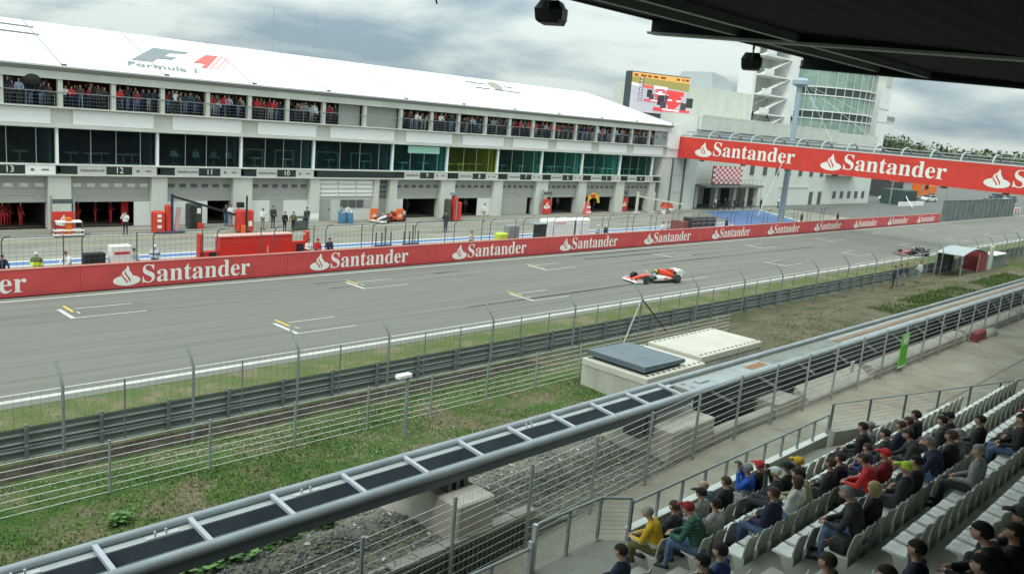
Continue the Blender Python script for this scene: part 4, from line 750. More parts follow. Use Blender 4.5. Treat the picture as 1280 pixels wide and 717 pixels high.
# roof
EV = Vector((30, 64.2, 11.42)); RG = Vector((30, 72.6, 14.62)); RN = Vector((1, 0, 0)).cross(RG-EV).normalized(); slope = (RG-EV).normalized()
mb = MB(); mb.prism([(-2, 64.2, 11.41), (97, 64.2, 11.41), (88.5, 72.6, 14.62), (-2, 72.6, 14.62)], -RN*.12)
mb.add([(-2, 72.6, 14.62), (88.5, 72.6, 14.62), (97, 80, 11.4), (-2, 80, 11.4)], [(0, 1, 2, 3)]); mb.add([(97, 64.2, 11.41), (97, 80, 11.4), (88.5, 72.6, 14.62)], [(0, 1, 2)])
PB(mb, 'roof', MEMB)
ROOF_P = lambda px, py, off=.02: onplane(px, py, EV+RN*off, RN)
seam = M('roof_seam', (.30, .31, .31), .6)
for x in UC[2::2]:
    s = Vector((x, 64.3, 11.45)); e_ = Vector((min(x, 88.3), 72.5, 14.58))
    mb = MB(); mb.bar(s+RN*.02, e_+RN*.02, .08, .05); PB(mb, 'roof_seam', seam)
    mb = MB(); mb.box((x-.05, 64.25, 11.46), (x+.3, 64.45, 11.56)); PB(mb, 'roof_anchor', STEEL_D)
def roofpoly(pts, m, name, off=.03):
    mb = MB(); mb.add([ROOF_P(x, y, off) for x, y in pts], [tuple(range(len(pts)))]); return PB(mb, name, m)
LG = M('logo_grey', (.20, .225, .235), .6)
roofpoly([(191.3, 59.7), (236.3, 65.5), (231.5, 67.4), (212, 66.6), (205, 70.0), (221, 71.8), (214.5, 75), (198, 73), (190.5, 77.3), (163.8, 74.5)], LG, 'roof_emblem')
roofpoly([(256.8, 68.9), (272.5, 70.0), (258.5, 85.5), (251.8, 84.4), (256.5, 80), (241.3, 78.3)], M('logo_red', (.62, .12, .10), .6), 'roof_emblem')
for q in ([(274.5, 70.3), (279.5, 71), (265.5, 86.2), (261, 85.7)], [(282, 71.5), (285.5, 72), (272.5, 86.8), (269.3, 86.4)], [(288.3, 72.6), (290.5, 73), (279, 87), (277, 86.8)]):
    roofpoly(q, M('logo_pink', (.72, .38, .36), .6), 'roof_emblem')
p0, p1 = ROOF_P(156, 79.0), ROOF_P(249, 89.6); ux = (p1-p0).normalized()
tm = text_mb('Formula 1', 1.0, (0, 0, 0), (1, 0, 0), (0, 1, 0), 0, 'LEFT', .35, .02); wd = max(v[0] for v in tm.V)
uy = slope; tm.V = [tuple(p0+(p1-p0)*(v[0]/wd)+uy*v[1]*1.3+RN*.035) for v in tm.V]; PB(tm, 'roof_lettering', LG)
LK = M('logo_line', (.12, .12, .11), .6)
for (q, r) in (((0, 28.6), (42, 34.2)), ((0, 37.2), (49, 43.4)), ((582, 102), (607, 105.5)), ((607, 105.5), (618, 112)), ((594, 109.3), (613, 111.5)), ((618, 112), (652, 116.6)), ((629, 108.6), (640, 110))):
    a, b = ROOF_P(*q), ROOF_P(*r)
    if q[0] == 0: a = a - (b-a)*1.5
    u = slope*.13; mb = MB(); mb.add([a-u+RN*.02, b-u+RN*.02, b+u+RN*.02, a+u+RN*.02], [(0, 1, 2, 3)]); PB(mb, 'roof_line', LK)
cx_, rx = (618.5, 107), None
mb = MB(); el = [(609, 102.6), (613, 102), (619, 103.5), (625, 106.5), (628.5, 110), (628, 112), (622, 111.8), (615, 109), (609.5, 105)]
mb.add([ROOF_P(x, y, .03) for x, y in el], [tuple(range(len(el)))]); PB(mb, 'roof_emblem', M('logo_beige', (.30, .30, .24), .6))
for px_, hh in ((393, 4.2), (341, 4.0)):
    p = onplane(px_, 70, Vector((0, 74, 0)), Vector((0, 1, 0))); mb = MB(); mb.tube([(p.x, 74, 13.9), (p.x, 74, 13.9+hh+1)], .03, 5)
    for k in range(3): mb.tube([(p.x-.5, 74, 17.2+.3*k), (p.x+.5, 74, 17.2+.3*k)], .015, 4)
    solo(mb, 'antenna', STEEL, 'thin antenna mast on the pit building roof, %s of the two' % ('right one' if px_ > 360 else 'left one'), 'antenna')
# end block of the pit building
eb = thing('end_block', 'plain grey concrete end block of the pit building with two dark downpipes', 'building block', (100, 66, 0))
mb = MB(); mb.box((95.72, 65.02, 0), (104.6, 72, 7.15)); mb.box((96.3, 64.9, 7.16), (101.5, 72, 10.6), 1); part(mb, 'wall', [WALLP, WHITEP], eb)
mb = MB(); mb.box((96.0, 64.7, 8.3), (98.8, 64.9, 10.9)); part(mb, 'white_parapet', WHITEP, eb)
for x in (98.2, 101.2): mb = MB(); mb.tube([(x, 64.93, .1), (x, 64.93, 7.1)], .12, 8); part(mb, 'downpipe', STEEL_D, eb)
for z in (2.4, 4.7): mb = MB(); mb.box((98.35, 64.99, z), (101.05, 65.015, z+.07)); part(mb, 'joint_line', WALLG, eb)
# small technical box and louvre right of the garages
# ------------------------------------------------------------------ big screen
bs = thing('big_screen', 'large video screen showing racing cars above the end of the pit building', 'screen', (98, 78, 12))
def along(px, py, hd):
    d = _ray(px, py); return Vector((0, 0, H))+d*(hd/math.hypot(d.x, d.y))
SL, SR = along(791, 90, 124), along(863, 98, 130); SH = 5.45
SL.z = SR.z = (SL.z+SR.z)/2
su = (SR-SL).normalized(); sn = Vector((su.y, -su.x, 0)); SW = (SR-SL).length      # sn points at the grandstand
def blk(a0, a1, d0, d1, z0, z1):
    return [SL+su*a+(-sn)*d+Vector((0, 0, z)) for z in (z0, z1) for a, d in ((a0, d0), (a1, d0), (a1, d1), (a0, d1))]
mb = MB(); mb.hexa(blk(-.12, SW+.05, .06, 1.5, -SH-.1, .12)); mb.hexa(blk(.6, SW, .1, 1.4, -SH-2.4, -SH-.11)); part(mb, 'housing', M('screen_housing', (.045, .06, .065), .6), bs)
def scr(u, v, off=.0): return SL+su*(SW*u)+sn*off+Vector((0, 0, -SH*v))
def spoly(pts, rgb, off, name='picture'):
    mb = MB(); mb.add([scr(u, v, off) for u, v in pts], [tuple(range(len(pts)))])
    return part(mb, name, M('screen_%d_%d_%d' % tuple(int(c*100) for c in rgb), rgb, .4, emit=.42), bs)
spoly([(0, 0), (1, 0), (1, 1), (0, 1)], (.42, .40, .44), .01)                    # grey asphalt
spoly([(0, 0), (1, 0), (1, .36), (0, .26)], (.30, .26, .08), .015)               # olive verge
spoly([(0, 0), (1, 0), (1, .15), (0, .11)], (.72, .38, .10), .02)                # caption strip
spoly([(0, .26), (.18, .29), (.18, .36), (0, .33)], (.75, .75, .75), .02)
spoly([(.18, .29), (.62, .34), (.62, .40), (.18, .37)], (.65, .10, .08), .02)
for k in range(9): spoly([(.13+(k % 2)*.012, .12+.07*k), (.20, .12+.07*k), (.20, .165+.07*k), (.13, .165+.07*k)], (.04, .04, .05), .022); spoly([(.145, .13+.07*k), (.185, .13+.07*k), (.185, .148+.07*k), (.145, .148+.07*k)], (.85, .85, .85), .026)
for u0, u1 in ((.03, .10), (.14, .24), (.26, .33), (.36, .44), (.48, .57), (.76, .82), (.86, .90), (.92, .98)): spoly([(u0, .04), (u1, .045), (u1, .10), (u0, .095)], (.22, .05, .03), .024)
def mini(u, v, s, c1, c2, o):
    """racing car seen from the front on the video screen: rear wing, body, wings and tyres"""
    spoly([(u-.16*s, v-.26*s), (u+.16*s, v-.24*s), (u+.16*s, v-.12*s), (u-.16*s, v-.14*s)], c1, o)
    for d in (-.30, .22): spoly([(u+d*s, v-.1*s), (u+(d+.12)*s, v-.1*s), (u+(d+.12)*s, v+.16*s), (u+d*s, v+.16*s)], (.03, .03, .035), o+.002)
    spoly([(u-.09*s, v-.16*s), (u+.09*s, v-.16*s), (u+.14*s, v+.02*s), (u+.0*s, v+.26*s), (u-.09*s, v+.26*s), (u-.14*s, v+.02*s)], c2, o+.004)
    for d in (-.24, .12): spoly([(u+d*s, v+.04*s), (u+(d+.10)*s, v+.05*s), (u+(d+.10)*s, v+.26*s), (u+d*s, v+.25*s)], (.05, .05, .055), o+.005)
    spoly([(u-.12*s, v-.02*s), (u+.12*s, v-.01*s), (u+.12*s, v+.03*s), (u-.12*s, v+.02*s)], (.80, .75, .75), o+.0055)
    spoly([(u-.05*s, v-.08*s), (u+.05*s, v-.08*s), (u+.03*s, v+.05*s), (u-.04*s, v+.05*s)], c1, o+.006)
    spoly([(u-.36*s, v+.22*s), (u+.30*s, v+.24*s), (u+.30*s, v+.34*s), (u-.36*s, v+.32*s)], c2, o+.006)
    spoly([(u-.20*s, v+.24*s), (u+.1*s, v+.25*s), (u+.1*s, v+.29*s), (u-.2*s, v+.28*s)], (.85, .80, .80), o+.008)
mini(.50, .48, .75, (.75, .72, .72), (.55, .10, .14), .03); mini(.76, .62, .98, (.75, .06, .05), (.62, .05, .06), .045)
# ------------------------------------------------------------------ footbridge with banner, mast and stays
fb = thing('footbridge', 'red banner footbridge crossing above the race track with white bank lettering and curved roof ribs', 'footbridge', (99, 40, 7))
mb = MB(); mb.box((99.0, 8, 7.2), (99.12, 65.0, 10.02)); mb.box((98.97, 8, 10.02), (99.15, 65, 10.09), 1); part(mb, 'banner', [RED, WHITE], fb)
mb = MB(); mb.box((99.2, 8, 7.25), (102.4, 65.0, 7.55)); part(mb, 'deck', STEEL_D, fb)
mb = MB(); mb.box((102.3, 8, 7.56), (102.4, 65, 10.3)); part(mb, 'far_side_panel', M('glaz', (.30, .34, .32), .5), fb)
EM2 = emblem_mb(2.55); WD2 = word_mesh(11.4)
for y in (62.3, 44.75, 26.8):
    for nm, src, dy, z in (('emblem', EM2, 1.35, 7.62), ('lettering', WD2, 2.85, 7.92)):
        mb = MB(); mb.add([(98.99+v[1]*.9, y-dy-v[0], z+v[2]) for v in src.V], src.F); mb.MI = list(src.MI); part(mb, nm, [LETTER, RED] if nm == 'emblem' else LETTER, fb)
for k in range(16):
    y = 60.6-3.12*k+.0
    mb = MB(); mb.tube([(99.3, y, 10.05), (99.45, y, 10.5), (99.9, y, 10.85), (100.8, y, 11.0), (101.8, y, 10.85), (102.3, y, 10.3)], .10, 7); part(mb, 'roof_rib', M('rib_blue_grey', (.34, .42, .44), .5), fb, 50)
mb = MB(); mb.tube([(100.8, 8, 10.75), (100.8, 65, 10.75)], .07, 6); mb.tube([(102.2, 8, 10.4), (102.2, 65, 10.4)], .07, 6); mb.box((99.4, 8, 10.12), (99.5, 65, 10.22)); part(mb, 'roof_purlins', STEEL, fb)
for k in range(8): mb = MB(); y = 62-6.2*k; mb.tube([(100.6, y, 7.2), (100.6, y, 6.95)], .35, 8); part(mb, 'underside_lamp', GREYP, fb)
ms = thing('bridge_mast', 'pale blue tapered mast with a disc top and stay cables behind the footbridge', 'mast', (104.3, 51.3, 0))
mb = MB(); mb.tube([(104.3, 51.3, 0), (104.3, 51.3, 17.8)], [.42, .27], 14); part(mb, 'pole', M('mast_blue', (.30, .39, .46), .5), ms, 40)
mb = MB(); mb.tube([(104.3, 51.3, 17.5), (104.3, 51.3, 17.8), (104.3, 51.3, 18.3), (104.3, 51.3, 18.6)], [.5, 1.05, 1.05, .6], 16); part(mb, 'disc', MATS['mast_blue'], ms, 40)
for k in range(3):
    for s in (-1, 1):
        mb = MB(); mb.tube([(104.2, 51.3+.5*s, 18.0), (101.5, 51.3+s*(7+6.5*k), 10.3)], .015, 4); part(mb, 'stay_cable', WIRE, ms)
mb = MB(); mb.tube([(99.3, 49.0, 10.2), (98.0, 51.3, 1.1)], .05, 5); part(mb, 'stay_cable', WIRE, ms)
# ------------------------------------------------------------------ media building, tower, things behind the bridge
wb = thing('media_building', 'white flat-roofed building with small windows and a recessed ground floor behind the footbridge', 'building', (138, 70, 0))
mb = MB(); mb.box((126.2, 66, 0), (170.2, 84, 3.25)); mb.box((104.8, 66.02, 3.25), (170.2, 84, 13.0)); part(mb, 'wall', M('media_white', (.60, .63, .58), .8, var=.05, scale=.3), wb)
mb = MB(); mb.box((104.8, 69.5, 0), (126.2, 69.8, 3.25)); part(mb, 'recessed_wall', WALLG, wb)
for x in (107, 112.5, 118, 121.6, 125.6): mb = MB(); mb.box((x-.4, 66.1, 0), (x+.4, 66.9, 3.245)); part(mb, 'column', WALLP, wb)
for a, b in ((108.4, 111.2), (114.5, 117.5), (119.5, 123.8)): mb = MB(); mb.box((a, 69.4, .05), (b, 69.48, 2.5)); part(mb, 'dark_opening', BLACK, wb)
for k in range(5): x = 153.2+3.3*k; mb = MB(); mb.box((x, 65.92, 1.05), (x+1.25, 65.99, 2.35)); part(mb, 'window', WIND, wb)
for x in (143.5, 147.0): mb = MB(); mb.box((x, 65.92, .1), (x+1.3, 65.99, 2.3)); part(mb, 'window', WIND, wb)
for k in range(8): x = 121.5+4.2*k; mb = MB(); mb.box((x, 65.92, 5.0), (x+1.2, 65.99, 6.8)); part(mb, 'window', WIND, wb)
mb = MB(); mb.box((131.8, 65.9, 2.95), (142.5, 65.99, 3.2)); part(mb, 'string_course', WALLP, wb)
mb = MB(); mb.box((104.9, 65.4, 13.0), (150.5, 84, 13.3)); mb.box((104.9, 65.4, 11.2), (150.5, 65.98, 12.98)); part(mb, 'parapet', WALLP, wb)
mb = MB(); mb.box((116, 76, 13.3), (137, 90, 18.1)); part(mb, 'upper_storey', WALLP, wb)
mb = MB(); mb.hexa([(127, 78, 18.1), (134, 78, 18.1), (134, 86, 18.1), (127, 86, 18.1), (128, 79, 21.0), (133, 79, 20.4), (133, 85, 20.4), (128, 85, 21.0)]); part(mb, 'roof_plant', M('plant_grey', (.34, .38, .38), .7), wb)
mb = MB(); mb.box((105.2, 63.6, 3.25), (122, 66, 3.55)); part(mb, 'canopy', M('canopy_dark', (.16, .165, .14), .8), wb)
mb = MB()
for x in np.arange(105.3, 122, 1.2): mb.tube([(x, 63.66, 3.55), (x, 63.66, 4.4)], .03, 4)
mb.tube([(105.3, 63.66, 4.4), (122, 63.66, 4.4)], .03, 5); part(mb, 'canopy_railing', STEEL, wb)
mb = MB(); mb.box((149, 64.2, 5.3), (161, 66, 5.6)); mb.box((149, 64.15, 5.6), (161, 64.25, 6.8), 1); part(mb, 'side_balcony', [WALLG, WIND], wb)
pd = thing('podium_backdrop', 'red and white checked podium backdrop standing on the dark canopy under the banner bridge', 'backdrop', (111.5, 63.9, 3.6))
rows_, cols_ = 7, 12; mb = MB()
for r in range(rows_):
    for c in range(cols_): mb.box((107.3+.68*c, 63.9, 3.75+.36*r), (107.3+.68*(c+1)-.01, 63.98, 3.75+.36*(r+1)-.01), (r+c) % 2)
part(mb, 'checked_panel', [M('check_red', (.55, .08, .08), .6), M('check_white', (.75, .68, .66), .6)], pd)
mb = MB(); mb.box((107.2, 64.0, 3.55), (115.6, 64.1, 6.3)); part(mb, 'frame', STEEL_D, pd)
for x, c in ((112.6, 'amber'), (116.5, 'amber'), (121, 'amber')):
    pass
tw = thing('glass_tower', 'round green glass tower with dark floor bands and a white open stair tower', 'tower', (206, 104, 0))
TC = (210.5, 101.5); R_ = 16.2; ns = 44
TG = M('tower_glass', (.26, .37, .32), .12, .1, var=.28, scale=.35); TD = M('tower_dark_band', (.04, .065, .065), .25)
floors = [(0, 9.5, 0), (9.5, 13.2, 0), (13.2, 16.6, 0), (16.6, 18.4, 1), (18.4, 22.1, 0), (22.1, 24.0, 1), (24.0, 28.2, 0), (28.2, 30, 1), (30, 34, 0), (34, 36, 1), (36, 40, 0)]
for z0, z1, k in floors:
    mb = MB(); ring = [(TC[0]+R_*math.cos(2*PI*i/ns), TC[1]+R_*math.sin(2*PI*i/ns)) for i in range(ns)]
    mb.add([(x, y, z0+.08) for x, y in ring]+[(x, y, z1-.08) for x, y in ring], [(i, (i+1) % ns, ns+(i+1) % ns, ns+i) for i in range(ns)])
    gl_ = part(mb, 'dark_band' if k else 'glazing', TD if k else TG, tw)
    mb = MB(); mb.loft([[(TC[0]+(R_+.25)*math.cos(2*PI*i/ns), TC[1]+(R_+.25)*math.sin(2*PI*i/ns), z) for i in range(ns)] for z in (z1-.12, z1+.12)]); part(mb, 'floor_edge', WHITEP, gl_)
mb = MB()
for i in range(ns):
    x, y = TC[0]+(R_+.12)*math.cos(2*PI*i/ns), TC[1]+(R_+.12)*math.sin(2*PI*i/ns); mb.bar((x, y, 0), (x, y, 40), .16, .16)
parts(mb, 'mullion', WALLP, tw)
mb = MB(); mb.loft([[(TC[0]+12*math.cos(2*PI*i/24), TC[1]+12*math.sin(2*PI*i/24), z) for i in range(24)] for z in (0, 40)]); part(mb, 'inner_core', M('tower_core', (.16, .22, .19), .8, var=.4, scale=.25), tw)
mb = MB()
for a0, a1 in ((3.55, 3.8), (3.8, 4.05), (4.05, 4.3), (4.3, 4.55)):
    for z in (9.5, 18.4, 24): mb.bar((TC[0]+15.6*math.cos(a0), TC[1]+15.6*math.sin(a0), z), (TC[0]+15.6*math.cos(a1), TC[1]+15.6*math.sin(a1), z+4), .18, .18)
part(mb, 'diagonal_braces', WHITEP, tw)
q = ony(1093, 150, 95); mb = MB(); mb.box((q.x-3.2, 93, 0), (q.x+3.6, 100, 27.5)); mb.box((q.x-1, 92.9, 27.5), (q.x+3, 99, 31), 1)
for z in (11.5, 18, 21.5): mb.box((q.x-3.25, 92.9, z), (q.x+3.65, 92.99, z+.25), 1)
part(mb, 'side_core', [WHITEP, WALLP], tw)
mb = MB(); mb.box((q.x+3.7, 94, 18.2), (q.x+12, 98, 18.7)); mb.box((q.x+3.7, 94, 18.7), (q.x+12, 94.1, 20), 1); part(mb, 'lookout_platform', [WALLP, STEEL], tw)
q0 = ony(988, 120, 92)
mb = MB(); mb.box((q0.x-1.6, 91, 0), (q0.x+.6, 97, 42)); part(mb, 'white_fin', WHITEP, tw)
q1 = ony(948, 120, 92); mb = MB(); mb.box((q1.x-.5, 93.5, 0), (q1.x+.8, 97, 40)); mb.box((q1.x+.8, 96.6, 0), (q0.x-1.6, 97, 40), 1); part(mb, 'stair_shaft', [WHITEP, WALLP], tw)
for k in range(9):
    z = 3.6+4.1*k; mb = MB(); mb.box((q1.x+.8, 91.8, z), (q0.x-1.6, 96.6, z+.3)); mb.hexa([(q1.x+1.0, 91.9, z+.3), (q1.x+1.6, 91.9, z+.3), (q1.x+1.6, 93, z+.3), (q1.x+1.0, 93, z+.3), (q0.x-2.6, 91.9, z+4.0), (q0.x-2.0, 91.9, z+4.0), (q0.x-2.0, 93, z+4.0), (q0.x-2.6, 93, z+4.0)])
    mb.box((q1.x+.8, 91.75, z+.3), (q1.x+5, 91.82, z+1.4)); part(mb, 'stair_flight', WHITEP, tw)

def car_road(name, label, x, y, rz, paint, van=False, group=None):
    t = thing(name, label, 'car', (x, y, 0), rz, group); loc = t.location.copy(); t.location = (0, 0, 0)
    prof = [(-2.2, .35), (-2.25, .75), (-2.0, .98), (-1.55, 1.02), (-1.0, 1.45), (.45, 1.47), (1.1, 1.02), (2.0, .88), (2.2, .62), (2.2, .35)] if not van else [(-2.4, .4), (-2.45, 1.9), (-2.2, 2.05), (1.2, 2.05), (1.9, 1.3), (2.4, 1.1), (2.45, .4)]
    mb = MB(); mb.loft([[(px, s*.82, z) for px, z in prof] for s in (-1, -.8, .8, 1)]); part(mb, 'body', paint, t, 35)
    mb = MB()
    for s in (-1, 1): mb.prism([(-1.35, .825*s, 1.06), (-.95, .825*s, 1.38), (.40, .825*s, 1.40), (.95, .825*s, 1.05)], (0, .012*s, 0))
    mb.prism([(.55, -.7, 1.45), (.55, .7, 1.45), (1.1, .72, 1.05), (1.1, -.72, 1.05)], (.03, 0, .03)); part(mb, 'windows', BLACK, t)
    for wx in (-1.35, 1.35):
        for s in (-1, 1):
            mb = MB(); mb.tube([(wx, .66*s, .32), (wx, .86*s, .32)], .32, 14); wl = part(mb, 'wheel', TYRE, t)
            mb = MB(); mb.tube([(wx, .865*s, .32), (wx, .875*s, .32)], .2, 10); part(mb, 'rim', STEEL, wl)
    t.location = loc; return t
CW = M('car_white', (.62, .66, .64), .3); CS = M('car_silver', (.35, .38, .38), .3, .4); CR = M('car_red', (.45, .05, .05), .3)
car_road('parked_car', 'pale silver car parked by the white building, seen under the footbridge', 186.0, 68.0, 2.9, CW)
car_road('parked_car', 'small white car beside the dark green container under the footbridge', 204.0, 65.6, 2.9, CW)
car_road('parked_car', 'red and white car on the escape road under the right part of the footbridge', 221.5, 58.0, 2.6, CR)
for k, (px, py, lb, m) in enumerate(((1245, 249, 'dark car far behind the footbridge near the right frame edge', STEEL_D), (1262, 252, 'silver car far behind the footbridge at the right frame edge', CS))):
    p = onz(px, py, 0); car_road('parked_car', lb, p.x, p.y, 2.8, m)
mb = MB(); mb.bbox((176.5, 61.5, 0), (184, 66, 3.0), .05)
for k in range(12): mb.box((176.7+.6*k, 61.42, .2), (176.85+.6*k, 61.5, 2.8))
solo(mb, 'container', M('container_green', (.05, .085, .075), .6), 'dark green container beside the parked cars under the footbridge', 'container')
ot = thing('recovery_truck', 'orange recovery truck standing behind the grey screen fence', 'truck', (213, 70, 0), 0)
mb = MB(); mb.bbox((208, 68, .9), (215, 70.6, 1.5), .05); part(mb, 'chassis', STEEL_D, ot)
mb = MB(); mb.bbox((207, 67.9, 1.0), (210, 70.7, 4.1), .15); cb = part(mb, 'cab', ORANGE, ot); mb = MB(); mb.box((207.4, 67.85, 2.5), (209.6, 67.9, 3.5)); part(mb, 'window', BLACK, cb)
mb = MB(); mb.bbox((210.3, 68, 1.5), (216, 70.6, 3.4), .1); part(mb, 'load_body', ORANGE, ot)
mb = MB(); mb.bar((211, 69.3, 3.4), (218, 69.3, 5.0), .4, .4); part(mb, 'crane_arm', ORANGE, ot)
for x in (208.3, 212.5, 215): mb = MB(); mb.tube([(x, 67.8, .5), (x, 68.3, .5)], .5, 12); part(mb, 'wheel', TYRE, ot)
mb = MB(); mb.box((147.5, 44.8, 0), (189, 44.95, 3.3))
for x in np.arange(147.5, 189.5, 2.6): mb.box((x-.06, 44.7, 0), (x+.06, 45.05, 3.4))
mb.box((147.4, 44.74, 3.3), (189.1, 45, 3.4)); solo(mb, 'screen_fence', M('screen_grey', (.12, .145, .14), .7, var=.3, scale=.5), 'tall grey screen fence continuing beyond the end of the red pit wall', 'fence')
mb = MB()
for k in range(14): mb.box((190+1.1*k, 47.2, 0), (191.05+1.1*k, 47.8, 1.0), k % 2)
solo(mb, 'barrier_wall', [M('barrier_red', (.5, .10, .08), .6), M('barrier_white', (.62, .62, .58), .6)], 'red and white blocks of a barrier at the far end of the track', 'barrier')
mb = MB(); mb.box((172, 60.6, 0), (186, 60.75, .9)); mb.bar((169, 57, .4), (176, 60.5, 1.3), .14, .14); mb.bar((176, 60.5, 1.3), (178.5, 62, 2.2), .14, .14); solo(mb, 'white_ramp_rail', WHITE, 'white angled rail at the pit exit below the dark green container', 'rail')
mb = MB(); mb.box((171, 62, 4.9), (205, 62.3, 5.15)); 
for x in (171.2, 188, 204.6): mb.box((x, 62.05, 0), (x+.2, 62.25, 4.9))
solo(mb, 'pipe_bridge', STEEL, 'thin grey pipe bridge running right from the white building', 'pipe bridge')
mb = MB(); mb.bbox((200, 74, 0), (211, 80, 7.2), .1)
for k in range(4): mb.box((200.6+2.7*k, 73.92, 3.6), (202.2+2.7*k, 74, 5.0), 1)
mb.box((199.7, 73.7, 7.2), (211.3, 80.3, 7.6), 2); solo(mb, 'garage_hut', [M('hut_dark', (.06, .06, .065), .7), WHITE, STEEL_D], 'dark hut with pale windows seen just under the footbridge', 'hut')

# ------------------------------------------------------------------ hills and trees
mb = MB(); nx_, ny_ = 60, 14; vs_ = []
for j in range(ny_+1):
    for i in range(nx_+1):
        x = 300+25*i; y = -250+60*j; r = min(1, max(0, (x-300)/350)); vs_.append((x, y, -.6+9.0*sstep(0, 1, r)+1.2*math.sin(x*.013+y*.02)*r))
mb.add(vs_, [(j*(nx_+1)+i, j*(nx_+1)+i+1, (j+1)*(nx_+1)+i+1, (j+1)*(nx_+1)+i) for j in range(ny_) for i in range(nx_)]); struct(mb, 'hills', TERR, 180)
LM = [M('crown_light', (.095, .14, .05), .7), M('crown_mid', (.065, .10, .038), .7), M('crown_dark', (.04, .066, .03), .8), M('crown_olive', (.10, .115, .055), .7)]
BARK = M('bark', (.07, .055, .04), .9)
def tree_proto(k, conifer=False):
    rg = np.random.default_rng(k); t = thing('conifer_tree' if conifer else 'broadleaf_tree', 'x', 'tree')
    mb = MB(); mb.tube([(0, 0, 0), (.05, 0, .35), (0, .03, .8)], [.045, .032, .01], 7)
    for i in range(7):
        a = 2*PI*i/7+rg.uniform(-.3, .3); z = rg.uniform(.3, .6); mb.tube([(0, 0, z), (.17*math.cos(a), .17*math.sin(a), z+.16), (.26*math.cos(a), .26*math.sin(a), z+.22)], [.016, .01, .004], 5)
    part(mb, 'trunk', BARK, t)
    mb = MB(); lobes = [((rg.uniform(-.26, .26), rg.uniform(-.26, .26), rg.uniform(.42, .86)), rg.uniform(.10, .2)) for _ in range(15)]
    for i in range(1500):
        if conifer:
            z = rg.uniform(.12, 1.0); r = (1.02-z)*.26*math.sqrt(rg.random())*(.75+.5*(int(z*9) % 2)); a = rg.uniform(0, 2*PI); c = Vector((r*math.cos(a), r*math.sin(a), z)); m = 2 if rg.random() < .6 else 1
        else:
            (l, lr) = lobes[int(rg.integers(0, 15))]; d = Vector(rg.normal(size=3)); d.normalize(); c = Vector(l)+d*lr*(.55+.5*rg.random()); m = int(rg.choice([0, 1, 1, 2, 3]))
        s = rg.uniform(.012, .028); u = Vector(rg.normal(size=3)).normalized()*s; v = Vector(rg.normal(size=3)).normalized()*s
        mb.add([c-u, c+v*.8, c+u, c-v*.8], [(0, 1, 2, 3)], m)
    part(mb, 'crown', LM, t); return t
protos = [tree_proto(3), tree_proto(5), tree_proto(9, True)]
used = [False]*3
tl = [(1118, 169, 165, 20, 330, 0, 'tall dark rounded tree right beside the white core of the glass tower'), (1108, 160, 168, 22, 335, 1, 'dense tree half hidden by the white core of the glass tower'), (1130, 172, 178, 17, 345, 1, 'rounded tree right of the tall dark one near the glass tower'),
      (1140, 178, 187, 13, 360, 0, 'light green bushy tree in the gap right of the tower trees'), (1150, 180, 190, 12, 350, 2, 'small pointed conifer right of the light green bushy tree'), (1163, 187, 196, 11, 380, 0, 'low dark tree left of the double conifers on the horizon'),
      (1177, 181, 195, 14, 390, 2, 'taller pointed conifer standing above the horizon treeline'), (1184, 183, 196, 13, 395, 2, 'shorter conifer next to the taller pointed one on the horizon'), (1195, 187, 198, 11, 400, 1, 'broad dark tree right of the conifers on the horizon'),
      (1208, 190, 199, 10, 380, 0, 'low olive tree between the conifers and the rounded tree on the horizon'), (1228, 189, 200, 13, 390, 1, 'rounded tree on the horizon above the lettering gap of the bridge'), (1243, 194, 203, 11, 400, 0, 'low spreading tree right of the rounded horizon tree'),
      (1262, 192, 206, 14, 380, 0, 'loose pale tree on the horizon near the right frame edge'), (1274, 196, 207, 12, 370, 1, 'rightmost tree on the horizon above the footbridge'), (1290, 196, 208, 13, 360, 0, 'tree on the horizon just outside the right frame edge')]
for px, pt, pbm, hh, dist, k, lb in tl:
    d = _ray(px, pt); d2 = Vector((d.x, d.y, 0)).normalized(); tt = dist/math.hypot(d.x, d.y); top = Vector((0, 0, H))+d*tt
    base = top.z-hh; o = protos[k] if not used[k] else dup(protos[k], (0, 0, 0)); used[k] = True
    o.location = (top.x, top.y, base); sx = hh*(1.15 if k < 2 else 1.0); o.scale = (sx, sx, hh); o.rotation_euler = (0, 0, px*.7); o['label'] = lb; o['group'] = 'trees on the horizon'
mb = MB()
for i in range(22000):
    x = RNG.uniform(330, 900); y = RNG.uniform(-250, 330); s = RNG.uniform(.5, 1.3); c = Vector((x, y, RNG.uniform(1, 11.5+.006*x+2.5*math.sin(x*.05)*math.sin(y*.06)))); u = Vector(RNG.normal(size=3)).normalized()*s; v = Vector(RNG.normal(size=3)).normalized()*s
    mb.add([c-u, c+v, c+u, c-v], [(0, 1, 2, 3)], int(RNG.integers(0, 4)))
struct(mb, 'far_wood', LM, kind='stuff')

